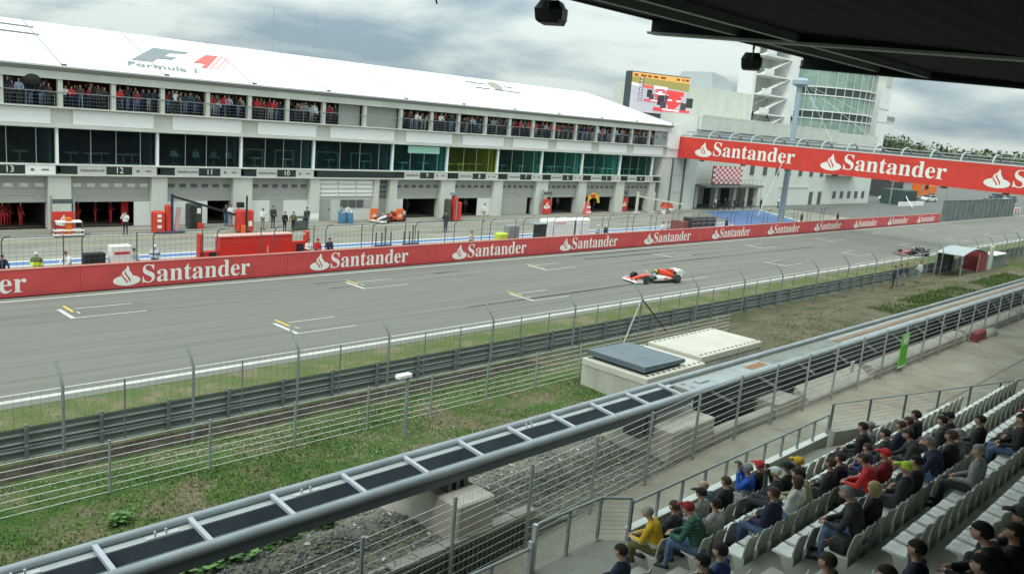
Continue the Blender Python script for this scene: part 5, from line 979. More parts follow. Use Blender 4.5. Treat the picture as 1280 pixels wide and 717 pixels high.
# ------------------------------------------------------------------ grandstand terraces, rails, seats
ROWY = lambda n: 7.3-.88*n
SEATZ = lambda n: 2.76+.40*n
DIAG = lambda y: 24.1+(9.35-.55-y)/.306          # right-hand end of a row along the diagonal front rail
STEP = M('terrace_concrete', (.24, .24, .195), .85, var=.2, scale=.8, bump=.08)
gs = thing('grandstand', 'concrete grandstand terraces stepping down to the front railing beside the walkway', 'grandstand', (14, 4, 0))
for n in range(-1, 9):
    z = SEATZ(n)-.42; y0, y1 = ROWY(n)-.30, ROWY(n)+.58
    if n == -1: y1 = 9.20
    mb = MB(); xe0, xe1 = min(46, DIAG(y0)), min(46, DIAG(y1))
    mb.hexa([(-8, y0, .2), (xe0, y0, .2), (xe1, y1, .2), (-8, y1, .2), (-8, y0, z), (xe0, y0, z), (xe1, y1, z), (-8, y1, z)]); part(mb, 'terrace_step', STEP, gs)
    if n < 8:
        mb = MB(); mb.box((11.75, y0-.002, z+.001), (13.0, y0+.40, z+.20)); part(mb, 'aisle_step', M('aisle_concrete', (.47, .46, .41), .85, var=.15, scale=1.), gs)
mb = MB(); mb.hexa([(7.5, 9.203, .2), (14.0, 9.203, .2), (13.5, 9.72, .2), (7.5, 9.72, .2), (11.45, 9.203, 1.94), (14.0, 9.203, 1.94), (13.5, 9.72, 1.94), (11.45, 9.72, 1.94)]); part(mb, 'landing', STEP, gs)
mb = MB(); mb.box((6.0, 9.0, .1), (11.45, 9.72, 1.42)); part(mb, 'lower_landing', STEP, gs)
mb = MB(); mb.box((14.05, 9.205, 1.2), (23.7, 9.36, 2.17)); mb.box((14.0, 9.19, 2.172), (23.75, 9.38, 2.20), 1); part(mb, 'front_parapet', [CONC, M('parapet_white', (.66, .67, .62), .7)], gs)
dx, dy = 1/math.hypot(1, .306), -.306/math.hypot(1, .306)
a = Vector((24.1, 9.35, 0)); b = a+Vector((dx, dy, 0))*22; nrm = Vector((-dy, dx, 0))
mb = MB(); mb.hexa([a-nrm*.2+Vector((0, 0, .2)), b-nrm*.2+Vector((0, 0, .2)), b+nrm*.15+Vector((0, 0, .2)), a+nrm*.15+Vector((0, 0, .2))]+[a-nrm*.2+Vector((0, 0, 2.22)), b-nrm*.2+Vector((0, 0, 2.32)), b+nrm*.15+Vector((0, 0, 2.32)), a+nrm*.15+Vector((0, 0, 2.22))]); part(mb, 'diagonal_parapet', CONC_L, gs)
mb = MB(); mb.box((-30, -14, 8.55), (22, .1, 8.85)); mb.prism([(22.01, -14, 8.55), (75, -14, 8.55), (75, 10.5, 8.55), (22.01, 2.9, 8.55)], (0, 0, .3)); mb.box((30, -14, 8.86), (75, -6, 12)); part(mb, 'upper_tier_and_shade_slab', CONC_D, gs)  # wedge on the right is out of view, shaped to shade the stand
mb = MB(); mb.box((-30, -14.4, 0), (75, -14, 11.2)); part(mb, 'rear_wall', CONC_D, gs)

def railing(name, label, pts, zt, z0, pitch, nw, parent=None, rtop=.032, flat=True):
    t = thing(name, label, 'railing', (pts[0][0], pts[0][1], z0))
    mb = MB(); mb.tube([(x, y, zt) for x, y in pts], rtop, 8); part(mb, 'top_rail', STEEL, t, 40)
    for (xa, ya), (xb, yb) in zip(pts, pts[1:]):
        L_ = math.hypot(xb-xa, yb-ya); n = max(1, round(L_/pitch))
        for i in range(n if (xb, yb) != pts[-1] else n+1):
            u = i/n; x, y = xa+(xb-xa)*u, ya+(yb-ya)*u; mb = MB(); mb.box((x-.022, y-.03, z0), (x+.022, y+.03, zt-.02)); part(mb, 'post', STEEL_D if rtop < .03 else STEEL, t)
        mb = MB()
        for k in range(nw): z = z0+.06+(zt-z0-.12)*k/max(1, nw-.4); mb.tube([(xa, ya, z), (xb, yb, z)], .005, 4)
        if nw: part(mb, 'wires', STEEL, t)
    return t
railing('front_railing', 'grey tube railing on the low parapet in front of the first spectator row', [(14.0, 9.25), (23.7, 9.25)], 2.80, 2.0, 1.02, 0)
railing('landing_railing', 'railing with horizontal wires round the landing at the foot of the aisle', [(11.45, 9.66), (13.45, 9.66), (13.98, 9.25)], 2.90, 1.94, 1.0, 9)
railing('lower_railing', 'lowest railing with horizontal wires left of the landing, cut by the bottom frame edge', [(7.0, 9.66), (11.40, 9.66)], 2.44, 1.42, 1.25, 9)
railing('diagonal_railing', 'thin dark wire railing running diagonally along the pale parapet behind the spectators', [(24.1, 9.35), ((a+Vector((dx, dy, 0))*20).x, (a+Vector((dx, dy, 0))*20).y)], 3.02, 2.24, 1.72, 6, rtop=.022)
mb = MB(); mb.box((11.38, 9.6, 1.42), (11.45, 9.7, 2.93)); mb.box((11.3, 9.6, 1.42), (11.345, 9.7, 2.6)); solo(mb, 'gate_post', M('bright_steel', (.55, .58, .58), .4, .3), 'pale double gate post where the landing railing steps down', 'post')

SEATM = M('seat_white', (.72, .74, .69), .45, var=.07, scale=2.)
SEATB = M('seat_back_white', (.54, .55, .49), .5, var=.08, scale=2.)
def seat_proto():
    t = thing('stadium_seat', 'x', 'seat')
    mb = MB(); rows = []
    for i, (y, zz, wv) in enumerate(((.21, -.05, .13), (.22, -.015, .165), (.195, .010, .195), (.08, -.008, .20), (-.08, -.016, .195), (-.19, .0, .185))):
        rows.append([(-wv, y, zz+.012), (-wv*.6, y, zz), (0, y, zz-.006), (wv*.6, y, zz), (wv, y, zz+.012), (wv, y, zz-.03), (-wv, y, zz-.03)])
    mb.loft(rows); part(mb, 'seat', SEATM, t, 50)
    mb = MB(); rows = []
    for z, y, wv in ((-.03, -.185, .19), (.10, -.20, .21), (.26, -.225, .205), (.38, -.25, .185), (.42, -.262, .14)):
        rows.append([(-wv, y+.035, z), (-wv*.5, y+.008, z), (0, y, z), (wv*.5, y+.008, z), (wv, y+.035, z), (wv, y+.015, z), (0, y-.025, z), (-wv, y+.015, z)])
    mb.loft(rows); part(mb, 'backrest', SEATB, t, 50)
    mb = MB(); mb.hexa([(-.16, -.19, -.42), (.16, -.19, -.42), (.16, -.08, -.42), (-.16, -.08, -.42), (-.18, -.19, -.035), (.18, -.19, -.035), (.18, .06, -.035), (-.18, .06, -.035)]); part(mb, 'pedestal', SEATB, t)
    return t
SEAT0 = seat_proto(); seat_used = [False]
ROWNAME = {-1: 'first row at the front railing', 0: 'second row from the front railing', 1: 'third row from the front railing', 2: 'fourth row from the front railing', 3: 'fifth row from the front railing', 4: 'sixth row from the front railing', 5: 'seventh row from the front railing', 6: 'eighth row from the front railing', 7: 'ninth row from the front railing'}
SEATS = {}
def put_seat(n, x, lab):
    if not seat_used[0]: o = SEAT0; seat_used[0] = True
    else: o = dup(SEAT0, (0, 0, 0))
    o.location = (x, ROWY(n), SEATZ(n)); o['label'] = lab; o['group'] = 'white seats of the %s' % ROWNAME[n]; SEATS[(n, round(x, 2))] = o
for n in range(-1, 8):
    i = 0
    while True:
        x = 13.35+.5*i; i += 1
        lim = min(DIAG(ROWY(n))-.6, {-1: 99, 0: 99, 1: 99, 2: 99, 3: 26, 4: 24, 5: 20, 6: 17.5, 7: 15}[n])
        if x > lim: break
        put_seat(n, x, 'empty white plastic seat right of the aisle in the '+ROWNAME[n])
    for i in range(5):
        x = 11.35-.5*i
        if n >= 0 and x > 8.5: put_seat(n, x, 'empty white plastic seat left of the aisle in the '+ROWNAME[n])
    if n == 6:
        for x in (11.85, 12.35): put_seat(n, x, 'white plastic seat at the upper aisle end, '+ROWNAME[n])

# ------------------------------------------------------------------ grandstand roof and loudspeakers
mb = MB(); mb.prism([(18.9, -14, 11.5), (75, -14, 11.5), (75, 13, 11.5), (45, 9.2, 11.5), (18.9, 3.9, 11.5)], (0, 0, .25))  # unseen roof added right of the view to keep skylight off the stand
for x in (30, 42, 54, 66): mb.box((x, 3.5, .5), (x+.4, 3.9, 11.55)) if x > 45 else mb.box((x, -8.4, 8.85), (x+.4, -8, 11.35))
solo(mb, 'roof_slab', M('shade_roof', (.06, .065, .065), .7), 'dark unseen roof added beyond the right frame edge to shade the lower seats', 'roof')
gr = thing('grandstand_roof', 'dark underside of the grandstand roof with steel girders along the top right of the view', 'roof', (0, 0, 12))
RZ = lambda y: 12.36+.1*(y-9.05)
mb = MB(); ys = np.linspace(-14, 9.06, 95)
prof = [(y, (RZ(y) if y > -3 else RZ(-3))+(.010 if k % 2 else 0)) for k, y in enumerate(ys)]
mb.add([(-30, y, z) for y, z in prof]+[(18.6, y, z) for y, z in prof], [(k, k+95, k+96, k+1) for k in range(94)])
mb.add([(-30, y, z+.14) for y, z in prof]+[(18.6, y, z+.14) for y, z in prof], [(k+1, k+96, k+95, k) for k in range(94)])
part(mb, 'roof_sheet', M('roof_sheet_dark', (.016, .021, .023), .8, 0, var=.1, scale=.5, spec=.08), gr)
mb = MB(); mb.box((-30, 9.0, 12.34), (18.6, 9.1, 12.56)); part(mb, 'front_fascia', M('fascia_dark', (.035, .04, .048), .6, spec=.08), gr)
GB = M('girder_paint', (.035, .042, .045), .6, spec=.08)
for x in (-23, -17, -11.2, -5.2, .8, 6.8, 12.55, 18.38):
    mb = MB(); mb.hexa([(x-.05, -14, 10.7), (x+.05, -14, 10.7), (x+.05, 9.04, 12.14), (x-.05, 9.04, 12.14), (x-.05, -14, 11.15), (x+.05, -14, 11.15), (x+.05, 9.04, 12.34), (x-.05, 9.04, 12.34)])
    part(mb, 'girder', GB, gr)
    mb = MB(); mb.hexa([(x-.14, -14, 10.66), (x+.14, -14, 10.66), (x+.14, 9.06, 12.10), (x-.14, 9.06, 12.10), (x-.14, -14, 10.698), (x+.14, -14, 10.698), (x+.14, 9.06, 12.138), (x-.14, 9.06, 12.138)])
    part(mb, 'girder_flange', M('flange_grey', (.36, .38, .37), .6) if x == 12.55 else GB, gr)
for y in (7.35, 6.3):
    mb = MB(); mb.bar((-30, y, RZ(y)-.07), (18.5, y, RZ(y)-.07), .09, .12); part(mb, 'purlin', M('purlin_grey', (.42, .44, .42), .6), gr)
for px, py, s, lb in ((690, 16, 1.0, 'black loudspeaker hanging from the roof edge at the top centre of the view'), (940, 77, 1.0, 'black loudspeaker hanging from the roof edge in front of the glass tower')):
    p = ony(px, py, 9.05); t = thing('loudspeaker', lb, 'loudspeaker', tuple(p), .5)
    sp = t.location.copy(); t.location = (0, 0, 0)
    mb = MB(); mb.loft([[(-.17, -.13, z0), (.17, -.13, z0), (.17, .13, z0), (-.17, .13, z0)] if k == 0 else [(-.2*q, -.15*q, z0), (.2*q, -.15*q, z0), (.2*q, .17*q, z0), (-.2*q, .17*q, z0)] for k, (z0, q) in enumerate(((-.14, .8), (-.11, .95), (.02, 1.05), (.13, .72)))]); part(mb, 'cabinet', M('speaker_black', (.014, .016, .018), .5), t)
    mb = MB(); mb.box((-.16, -.165, -.09), (.16, -.15, .06)); part(mb, 'grille', STEEL_D, t)
    mb = MB(); mb.tube([(-.22, 0, -.02), (-.22, 0, .19), (.22, 0, .19), (.22, 0, -.02)], .012, 5); mb.tube([(0, 0, .19), (0, 0, .36)], .02, 6); part(mb, 'bracket', STEEL_D, t)
    t.location = sp; t.scale = (1.22,)*3
p = ony(545, 2, 9.05); mb = MB(); mb.tube([(p.x+.04, 9.05, 12.4), (p.x-.03, 9.05, p.z+.18), (p.x-.02, 9.05, p.z+.05), (p.x+.02, 9.05, p.z-.03)], .012, 5); solo(mb, 'hanging_cable', BLACK, 'short end of a black cable hanging into the sky at the top centre', 'cable')
# ------------------------------------------------------------------ open-wheel racing car (x forward, wheels on z = 0)
def ell(x, hw, z0, z1, n=14, p=2.6):
    out = []
    for k in range(n):
        t = 2*PI*k/n; c, s = math.cos(t), math.sin(t)
        out.append((x, hw*math.copysign(abs(c)**(2/p), c), (z0+z1)/2+(z1-z0)/2*math.copysign(abs(s)**(2/p), s)))
    return out
def race_car(label, loc, rz, cols, group=None):
    nose, body, cover, wing = cols
    t = thing('racing_car', label, 'racing car', (0, 0, 0), 0, group)
    mb = MB(); mb.loft([ell(x, w, a, b) for x, w, a, b in ((2.28, .05, .20, .27), (2.1, .10, .20, .36), (1.7, .14, .24, .48), (1.2, .19, .25, .58), (.75, .25, .2, .66))]); part(mb, 'nose', nose, t, 50)
    mb = MB(); mb.loft([ell(x, w, a, b) for x, w, a, b in ((.748, .25, .2, .66), (.4, .33, .12, .68), (0, .36, .10, .66), (-.3, .37, .1, .66))]); part(mb, 'monocoque', body, t, 50)
    mb = MB(); mb.prism([(x, y, .66) for x, y in ((.42, -.12), (.42, .12), (.2, .24), (-.25, .25), (-.28, 0), (-.25, -.25), (.2, -.24))], (0, 0, .025)); part(mb, 'cockpit', BLACK, t)
    mb = MB(); mb.sphere((-.08, 0, .80), .135, 14, 10, sc=(1.1, .95, 1)); hl = part(mb, 'helmet', M('helmet_lime', (.45, .50, .05), .3), t, 60)
    mb = MB(); mb.box((.03, -.1, .78), (.085, .1, .84)); part(mb, 'visor', BLACK, hl)
    mb = MB(); mb.loft([ell(x, w, a, b) for x, w, a, b in ((-.28, .14, .62, .98), (-.5, .17, .5, 1.0), (-.9, .22, .3, .93), (-1.4, .17, .2, .72), (-1.9, .10, .2, .5))]); part(mb, 'engine_cover', cover, t, 50)
    mb = MB(); mb.prism([(-.5, 0, .98), (-1.0, 0, .95), (-1.85, 0, .93), (-1.9, 0, .5), (-1.2, 0, .6)], (0, .02, 0)); part(mb, 'shark_fin', cover, t)
    mb = MB(); mb.loft([ell(x, .105, .80, .95, 10) for x in (-.262, -.279)]); part(mb, 'air_intake', BLACK, t)
    for s in (-1, 1):
        mb = MB(); mb.loft([[(x, y+s*o, z) for x, y, z in ell(x, w, a, b)] for x, w, a, b, o in ((.28, .22, .16, .56, .48), (.0, .27, .12, .58, .46), (-.6, .25, .12, .52, .40), (-1.2, .16, .14, .38, .24), (-1.6, .08, .16, .30, .16))]); sp = part(mb, 'sidepod', body, t, 50)
        mb = MB(); mb.loft([[(x, y+s*.48, z) for x, y, z in ell(x, .17, .22, .5, 10)] for x in (.284, .27)]); part(mb, 'inlet', BLACK, sp)
        mb = MB(); mb.box((-.75, s*.60, .24), (-.15, s*.665, .42)); part(mb, 'sponsor_panel', cover, sp)
        mb = MB(); mb.bar((.45, s*.25, .66), (.5, s*.52, .74), .03, .02); mb.bbox((.46, s*.46, .70), (.53, s*.62, .78), .01); part(mb, 'mirror', wing, t)
    mb = MB(); mb.prism([(x, y, .05) for x, y in ((1.0, -.18), (1.0, .18), (.55, .66), (-1.3, .68), (-1.9, .45), (-1.9, -.45), (-1.3, -.68), (.55, -.66))], (0, 0, .03)); part(mb, 'floor', BLACK, t)
    mb = MB(); mb.hexa([(2.0, -.88, .10), (2.42, -.88, .10), (2.42, .88, .10), (2.0, .88, .10), (2.0, -.88, .16), (2.42, -.88, .12), (2.42, .88, .12), (2.0, .88, .16)]); fwg = part(mb, 'front_wing', wing, t)
    for s in (-1, 1):
        mb = MB(); mb.hexa([(1.86, s*.30, .19), (2.08, s*.30, .15), (2.08, s*.88, .15), (1.86, s*.88, .21), (1.86, s*.30, .215), (2.08, s*.30, .17), (2.08, s*.88, .17), (1.86, s*.88, .235)] if s > 0 else [(1.86, -.88, .21), (2.08, -.88, .15), (2.08, -.30, .15), (1.86, -.30, .19), (1.86, -.88, .235), (2.08, -.88, .17), (2.08, -.30, .17), (1.86, -.30, .215)]); part(mb, 'flap', nose, fwg)
        mb = MB(); mb.prism([(1.8, s*.885, .07), (2.45, s*.885, .07), (2.42, s*.885, .2), (2.1, s*.885, .32), (1.8, s*.885, .34)], (0, s*.02, 0)); part(mb, 'endplate', wing, fwg)
        mb = MB(); mb.box((2.0, s*.1-.01, .14), (2.15, s*.1+.01, .26)); part(mb, 'pillar', wing, fwg)
    for z, x0, x1 in ((.84, -2.22, -1.92), (.93, -2.35, -2.18)):
        mb = MB(); mb.hexa([(x0, -.48, z), (x1, -.48, z-.05), (x1, .48, z-.05), (x0, .48, z), (x0, -.48, z+.02), (x1, -.48, z-.03), (x1, .48, z-.03), (x0, .48, z+.02)]); part(mb, 'rear_wing', wing, t)
    for s in (-1, 1): mb = MB(); mb.prism([(-1.85, s*.49, .45), (-2.36, s*.49, .42), (-2.38, s*.49, .98), (-1.9, s*.49, .92)], (0, s*.02, 0)); part(mb, 'rear_endplate', wing, t)
    mb = MB(); mb.box((-2.15, -.03, .3), (-1.85, .03, .82)); mb.box((-2.1, -.47, .34), (-1.9, .47, .37)); part(mb, 'wing_support', STEEL_D, t)
    for x, y, w, r in ((1.42, .74, .30, .32), (-1.62, .72, .36, .33)):
        for s in (-1, 1):
            mb = MB(); yc = s*y; mb.tube([(x, yc-w/2, r), (x, yc-w/2+.04, r), (x, yc+w/2-.04, r), (x, yc+w/2, r)], [r*.9, r, r, r*.9], 22); wl = part(mb, 'wheel', TYRE, t, 40)
            mb = MB(); mb.tube([(x, yc+s*(w/2+.003), r), (x, yc+s*(w/2+.014), r)], [r*.58, r*.5], 16); part(mb, 'rim', M('rim_dark', (.08, .08, .085), .4, .5), wl)
            mb = MB(); xb = x+(-.35 if x > 0 else .3)
            for dx_ in (-.25, .1): mb.bar((x+dx_, s*.16, r+.12), (x, yc-s*w/2, r+.1), .03, .02); mb.bar((x+dx_, s*.16, r-.1), (x, yc-s*w/2, r-.12), .03, .02)
            part(mb, 'suspension', BLACK, t)
    mb = MB(); mb.tube([(.35, .1, .67), (.35, .1, .95)], .008, 4); part(mb, 'antenna', BLACK, t)
    t.location = loc; t.rotation_euler = (0, 0, rz); t.scale = (.92,)*3; return t
CWH = M('car_paint_white', (.66, .66, .63), .3); CGR = M('car_paint_grey', (.20, .22, .22), .3, .2); CRD = M('car_paint_red', (.72, .07, .035), .3); CRD2 = M('car_paint_dark_red', (.45, .04, .04), .3)
a = onz(790, 353.5); b = onz(845, 352)
race_car('white and red open-wheel racing car alone on the race track', (49.75, 33.3, .005), math.radians(164), (CRD, CGR, CRD, CWH))
for o in list(bpy.data.objects):
    if o.name.startswith('sidepod'): o.data.materials[0] = CWH
p = onz(486, 276.5); race_car('red and white racing car standing in the pit lane between two orange boards', (p.x, p.y, .02), math.radians(200), (CWH, CRD2, CRD2, CWH))

p = onz(1144, 319.5); rc = race_car('dark racing car with a red nose and white letters far away at the track edge', (p.x, p.y+.3, .005), math.radians(160), (M('car_nose_rose', (.50, .12, .13), .4), M('car_paint_black', (.025, .03, .034), .35), M('car_paint_black', (.025, .03, .034)), M('car_wing_grey', (.16, .18, .18), .4)))
rc.scale = (.84, .84, .84); inv = rc.location.copy()
tm = text_mb('AG', .62, (0, 0, 0), (1, 0, 0), (0, 0, 1)); tm.V = [(-v[0]*-1, 0, v[2]) for v in tm.V]
me = MB(); me.add([(-(v[0])-.25, .70, .34+v[2]*.9) for v in tm.V], tm.F); o = bpy.data.objects.new('lettering', me.mesh('lettering', WHITE)); COL.objects.link(o); o.parent = rc
# ------------------------------------------------------------------ pit lane equipment
for px, m, lb in ((467, 1, 'orange upright board left of the racing car parked in the pit lane'), (499, 1, 'orange upright board right of the racing car parked in the pit lane')):
    p = onz(px, 277); t = thing('pit_board', lb, 'board', tuple(p)); mb = MB(); mb.bbox((p.x-.42, p.y-.05, .2), (p.x+.42, p.y+.05, 1.25), .03); part(mb, 'panel', M('board_orange', (.75, .13, .03), .5), t)
    e2 = emblem_mb(.5); mb = MB(); mb.add([(p.x+v[0], p.y-.06+v[1], .45+v[2]) for v in e2.V], e2.F); mb.MI = list(e2.MI); part(mb, 'emblem', [LETTER, ORANGE], t)
    mb = MB(); mb.box((p.x-.5, p.y-.25, 0), (p.x+.5, p.y+.25, .12)); part(mb, 'foot', TYRE, t)
def red_stand(px, py, wd, ht, lb):
    p = onz(px, py); t = thing('garage_sign', lb, 'sign', tuple(p)); x, y = p.x, p.y
    mb = MB(); mb.box((x-wd/2, y-.08, .05), (x+wd/2, y+.08, ht)); part(mb, 'panel', RED, t)
    e2 = emblem_mb(wd*.72); mb = MB(); mb.add([(x+v[0], y-.085+v[1], ht*.38+v[2]) for v in e2.V], e2.F); mb.MI = list(e2.MI); part(mb, 'emblem', [LETTER, RED], t)
    mb = MB(); mb.box((x-wd/2, y-.05, ht+.55), (x+wd/2, y+.05, ht+.85)); part(mb, 'lamp_box', STEEL_D, t)
    mb = MB()
    for s in (-1, 1): mb.box((x+s*wd/2-.06, y-.06, 0), (x+s*wd/2+.06, y+.06, ht+1.1))
    parts(mb, 'upright', STEEL, t); return t
red_stand(79, 293, 1.45, 1.6, 'red garage sign with a white flame emblem on the pier right of garage 13')
red_stand(682, 268, 1.5, 1.75, 'red garage sign with a white flame emblem beside garage 6')
red_stand(779, 264, 1.2, 1.75, 'red garage sign with a white flame emblem on the pier left of garage 4')
p = onz(86, 296); mb = MB()
for z, w_ in ((.42, 1.9), (.12, 1.9), (1.0, 1.6)): mb.hexa([(p.x-w_/2, p.y-.2, z), (p.x+w_/2, p.y-.2, z), (p.x+w_/2, p.y+.2, z), (p.x-w_/2, p.y+.2, z), (p.x-w_/2, p.y-.2, z+.06), (p.x+w_/2, p.y-.2, z+.06), (p.x+w_/2, p.y+.2, z+.13), (p.x-w_/2, p.y+.2, z+.13)])
mb.bbox((p.x-.2, p.y-.1, .1), (p.x+.2, p.y+.2, 1.35), .05, 1); mb.box((p.x-.9, p.y-.1, 0), (p.x-.85, p.y+.1, 1.05), 2); mb.box((p.x+.85, p.y-.1, 0), (p.x+.9, p.y+.1, 1.05), 2)
solo(mb, 'spare_wing_rack', [WHITE, ORANGE, STEEL_D], 'rack of white spare wings and an orange nose before the red sign by garage 13', 'rack')
p = onz(203, 291); mb = MB(); mb.bbox((p.x-.75, p.y-.3, .1), (p.x+.1, p.y+.3, 1.65), .1); mb.bbox((p.x+.2, p.y-.2, 0), (p.x+.6, p.y+.2, 2.1), .08)
for z in (.4, .85, 1.2): mb.box((p.x-.5, p.y-.34, z), (p.x-.2, p.y-.3, z+.22), 1)
mb.tube([(p.x-.5, p.y-.2, .12), (p.x-.5, p.y+.2, .12)], .12, 8, 2); solo(mb, 'refuelling_rig', [RED, LETTER, TYRE], 'red refuelling rig with white plates on the pier between garages 12 and 11', 'rig')
p = onz(208, 291); q = onz(262, 288); t = thing('pit_boom', 'long dark overhead boom on a dark base slanting across the doors of garage 11', 'boom', tuple(p))
mb = MB(); mb.box((p.x+.35, p.y-.08, 0), (p.x+.5, p.y+.08, 2.9)); mb.bbox((p.x-.4, p.y-.4, 0), (p.x+1.3, p.y+.3, .14), .05); part(mb, 'base_post', M('boom_blue', (.03, .05, .10), .5), t)
mb = MB(); mb.bar((p.x+.4, p.y-.3, 2.75), (q.x+1.2, p.y-1.4, 1.45), .14, .16); part(mb, 'arm', BLACK, t)
mb = MB(); mb.bar((p.x+.75, p.y, .1), (p.x+.95, p.y, 1.9), .3, .12); part(mb, 'hose', M('hose_pink', (.55, .30, .32), .6), t)
p = onz(242, 285); mb = MB(); mb.bbox((p.x-.55, p.y-.35, .1), (p.x+.55, p.y+.35, 1.95), .08)
for k in range(3): mb.tube([(p.x-.2, p.y-.4, .45+.55*k), (p.x-.2, p.y-.36, .45+.55*k)], .22, 12, 1)
mb.box((p.x+.1, p.y-.37, 1.2), (p.x+.4, p.y-.35, 1.6), 2); mb.bbox((p.x+.1, p.y-.55, 0), (p.x+.6, p.y-.36, .45), .04, 3); solo(mb, 'tyre_trolley', [M('trolley_dark', (.04, .05, .04), .5), TYRE, LETTER, RED], 'dark trolley of tyres in front of the white door of garage 11', 'trolley')
p = onz(305, 290); mb = MB(); mb.bbox((p.x-.7, p.y-.3, .1), (p.x+.7, p.y+.3, 1.75), .1); mb.tube([(p.x, p.y-.35, 0), (p.x, p.y-.35, 2.9)], .07, 6, 1); mb.bbox((p.x-.6, p.y-.2, 1.95), (p.x-.1, p.y+.2, 2.35), .04, 1); mb.bbox((p.x-.45, p.y-.5, 0), (p.x-.1, p.y-.31, .6), .04, 2); mb.box((p.x+.2, p.y-.33, .5), (p.x+.5, p.y-.3, .9), 3)
solo(mb, 'refuelling_rig', [RED, BLACK, ORANGE, LETTER], 'red refuelling rig with a black mast on the pier between garages 11 and 10', 'rig')
for px, lb in ((427, 'left blue barrel under the white coated figures by the stair door'), (437, 'right blue barrel under the white coated figures by the stair door')):
    p = onz(px, 279); mb = MB(); mb.tube([(p.x, p.y, .02), (p.x, p.y, .3), (p.x, p.y, .32), (p.x, p.y, .62), (p.x, p.y, .64), (p.x, p.y, .92)], [.30, .30, .315, .315, .30, .29], 14); solo(mb, 'barrel', M('barrel_blue', (.06, .20, .34), .5), lb, 'barrel')
p = onz(567, 276); mb = MB()
for dx_, hh, m in ((-.9, 2.2, 1), (0, 2.5, 0), (.5, 1.9, 0)): mb.bbox((p.x+dx_-.3, p.y-.3, .1), (p.x+dx_+.25, p.y+.3, hh), .08, m)
mb.tube([(p.x-.1, p.y-.4, 0), (p.x-.1, p.y-.4, 3.0)], .06, 6, 2); mb.box((p.x-.5, p.y-.2, 2.55), (p.x+.2, p.y+.2, 2.8), 2); solo(mb, 'refuelling_rig', [RED, M('rig_olive', (.07, .07, .05), .6), STEEL], 'red and olive refuelling rig at the pier between garages 9 and 8', 'rig')
for px, py, lb in ((733, 268, 'pink and red striped tool stand by the pier right of garage 6'),):
    p = onz(px, py); mb = MB(); mb.loft([[(p.x-w_, p.y-w_*.6, z), (p.x+w_, p.y-w_*.6, z), (p.x+w_, p.y+w_*.6, z), (p.x-w_, p.y+w_*.6, z)] for z, w_ in ((0, .5), (.5, .42), (.9, .3), (1.5, .24))]); mb.box((p.x-.45, p.y-.32, .2), (p.x+.45, p.y-.29, .4), 1); mb.box((p.x-.3, p.y-.3, .8), (p.x+.3, p.y-.2, 1.0), 1); solo(mb, 'tool_stand', [M('stand_red', (.70, .14, .12), .5), WHITE], lb, 'stand')
p = onz(752, 268); t = thing('garage_arch', 'yellow and red arch banner hanging over the open door of garage 5', 'arch', tuple(p)); mb = MB(); x, y = p.x, 64.6
mb.prism([(x-1.1, y, 1.2), (x-.9, y, 2.1), (x, y, 2.45), (x+1.0, y, 2.2), (x+1.3, y, 1.2), (x+.9, y, 1.2), (x+.7, y, 1.7), (x, y, 1.95), (x-.7, y, 1.6), (x-.8, y, 1.2)], (0, .1, 0)); part(mb, 'yellow_band', YELLOW, t); mb = MB(); mb.box((x-.6, y-.02, 1.95), (x+.4, y-.003, 2.25)); part(mb, 'red_panel', RED, t)
for px, x0 in ((795, 0), (815, 1)):
    p = onz(px, 266); mb = MB(); mb.box((p.x-.13, p.y-.13, 0), (p.x+.13, p.y+.13, 2.7)); mb.box((p.x-.7, p.y-.1, 0), (p.x+.7, p.y+.1, .12)); solo(mb, 'rig_post', WALLP, ['left white post of the pit stop rig in front of garage 4', 'right white post of the pit stop rig beside the end block'][x0], 'post')
p = onz(795, 266); r = onz(852, 268); mb = MB(); mb.bar((p.x, p.y, 2.15), (r.x, r.y-.5, 1.35), .16, .16); solo(mb, 'rig_beam', WALLP, 'white overhead beam of the pit stop rig reaching right past the end block', 'beam')
p = onz(833, 267); mb = MB(); mb.hexa([(p.x-1.1, p.y-.4, .8), (p.x+1.0, p.y-.4, .7), (p.x+1.0, p.y+.4, .7), (p.x-1.1, p.y+.4, .8), (p.x-.9, p.y-.3, 1.5), (p.x+.7, p.y-.3, 1.35), (p.x+.7, p.y+.3, 1.35), (p.x-.9, p.y+.3, 1.5)])
for dx_ in (-.8, .7): mb.box((p.x+dx_-.05, p.y-.3, 0), (p.x+dx_+.05, p.y+.3, .75), 1)
mb.box((p.x-.2, p.y-.45, .5), (p.x+1.0, p.y-.41, .75), 1); solo(mb, 'covered_equipment', [M('cover_red', (.66, .10, .05), .6), WHITE], 'red covered equipment trolley beside the end block of the pit building', 'trolley')
# stands on the pit wall
t = thing('team_stand', 'large red team stand behind the pit wall with open ends and a pale top edge', 'pit wall stand', (26.3, 47.8, 0))
mb = MB(); mb.box((23.9, 46.9, .3), (28.8, 47.5, 2.08)); mb.box((28.82, 46.9, .3), (29.9, 47.3, 1.6)); mb.box((22.7, 46.9, .3), (23.88, 47.3, 1.25)); part(mb, 'body', M('stand_body_red', (.66, .03, .02), .45, var=.06, scale=.8), t)
mb = MB(); mb.box((22.6, 46.8, .05), (30, 47.6, .28)); mb.box((22.7, 46.86, .9), (29.9, 46.89, .98), 1); part(mb, 'base', [M('stand_dark_red', (.30, .03, .03), .5), M('stand_seam', (.50, .06, .04), .5)], t)
mb = MB(); mb.box((23.85, 46.85, 2.082), (28.85, 47.55, 2.15)); part(mb, 'roof', M('roof_slab', (.70, .38, .34), .6), t)
for x, h_ in ((22.75, 2.3), (29.95, 2.2)): mb = MB(); mb.box((x-.12, 46.9, .3), (x+.12, 47.3, h_)); part(mb, 'post', RED, t)
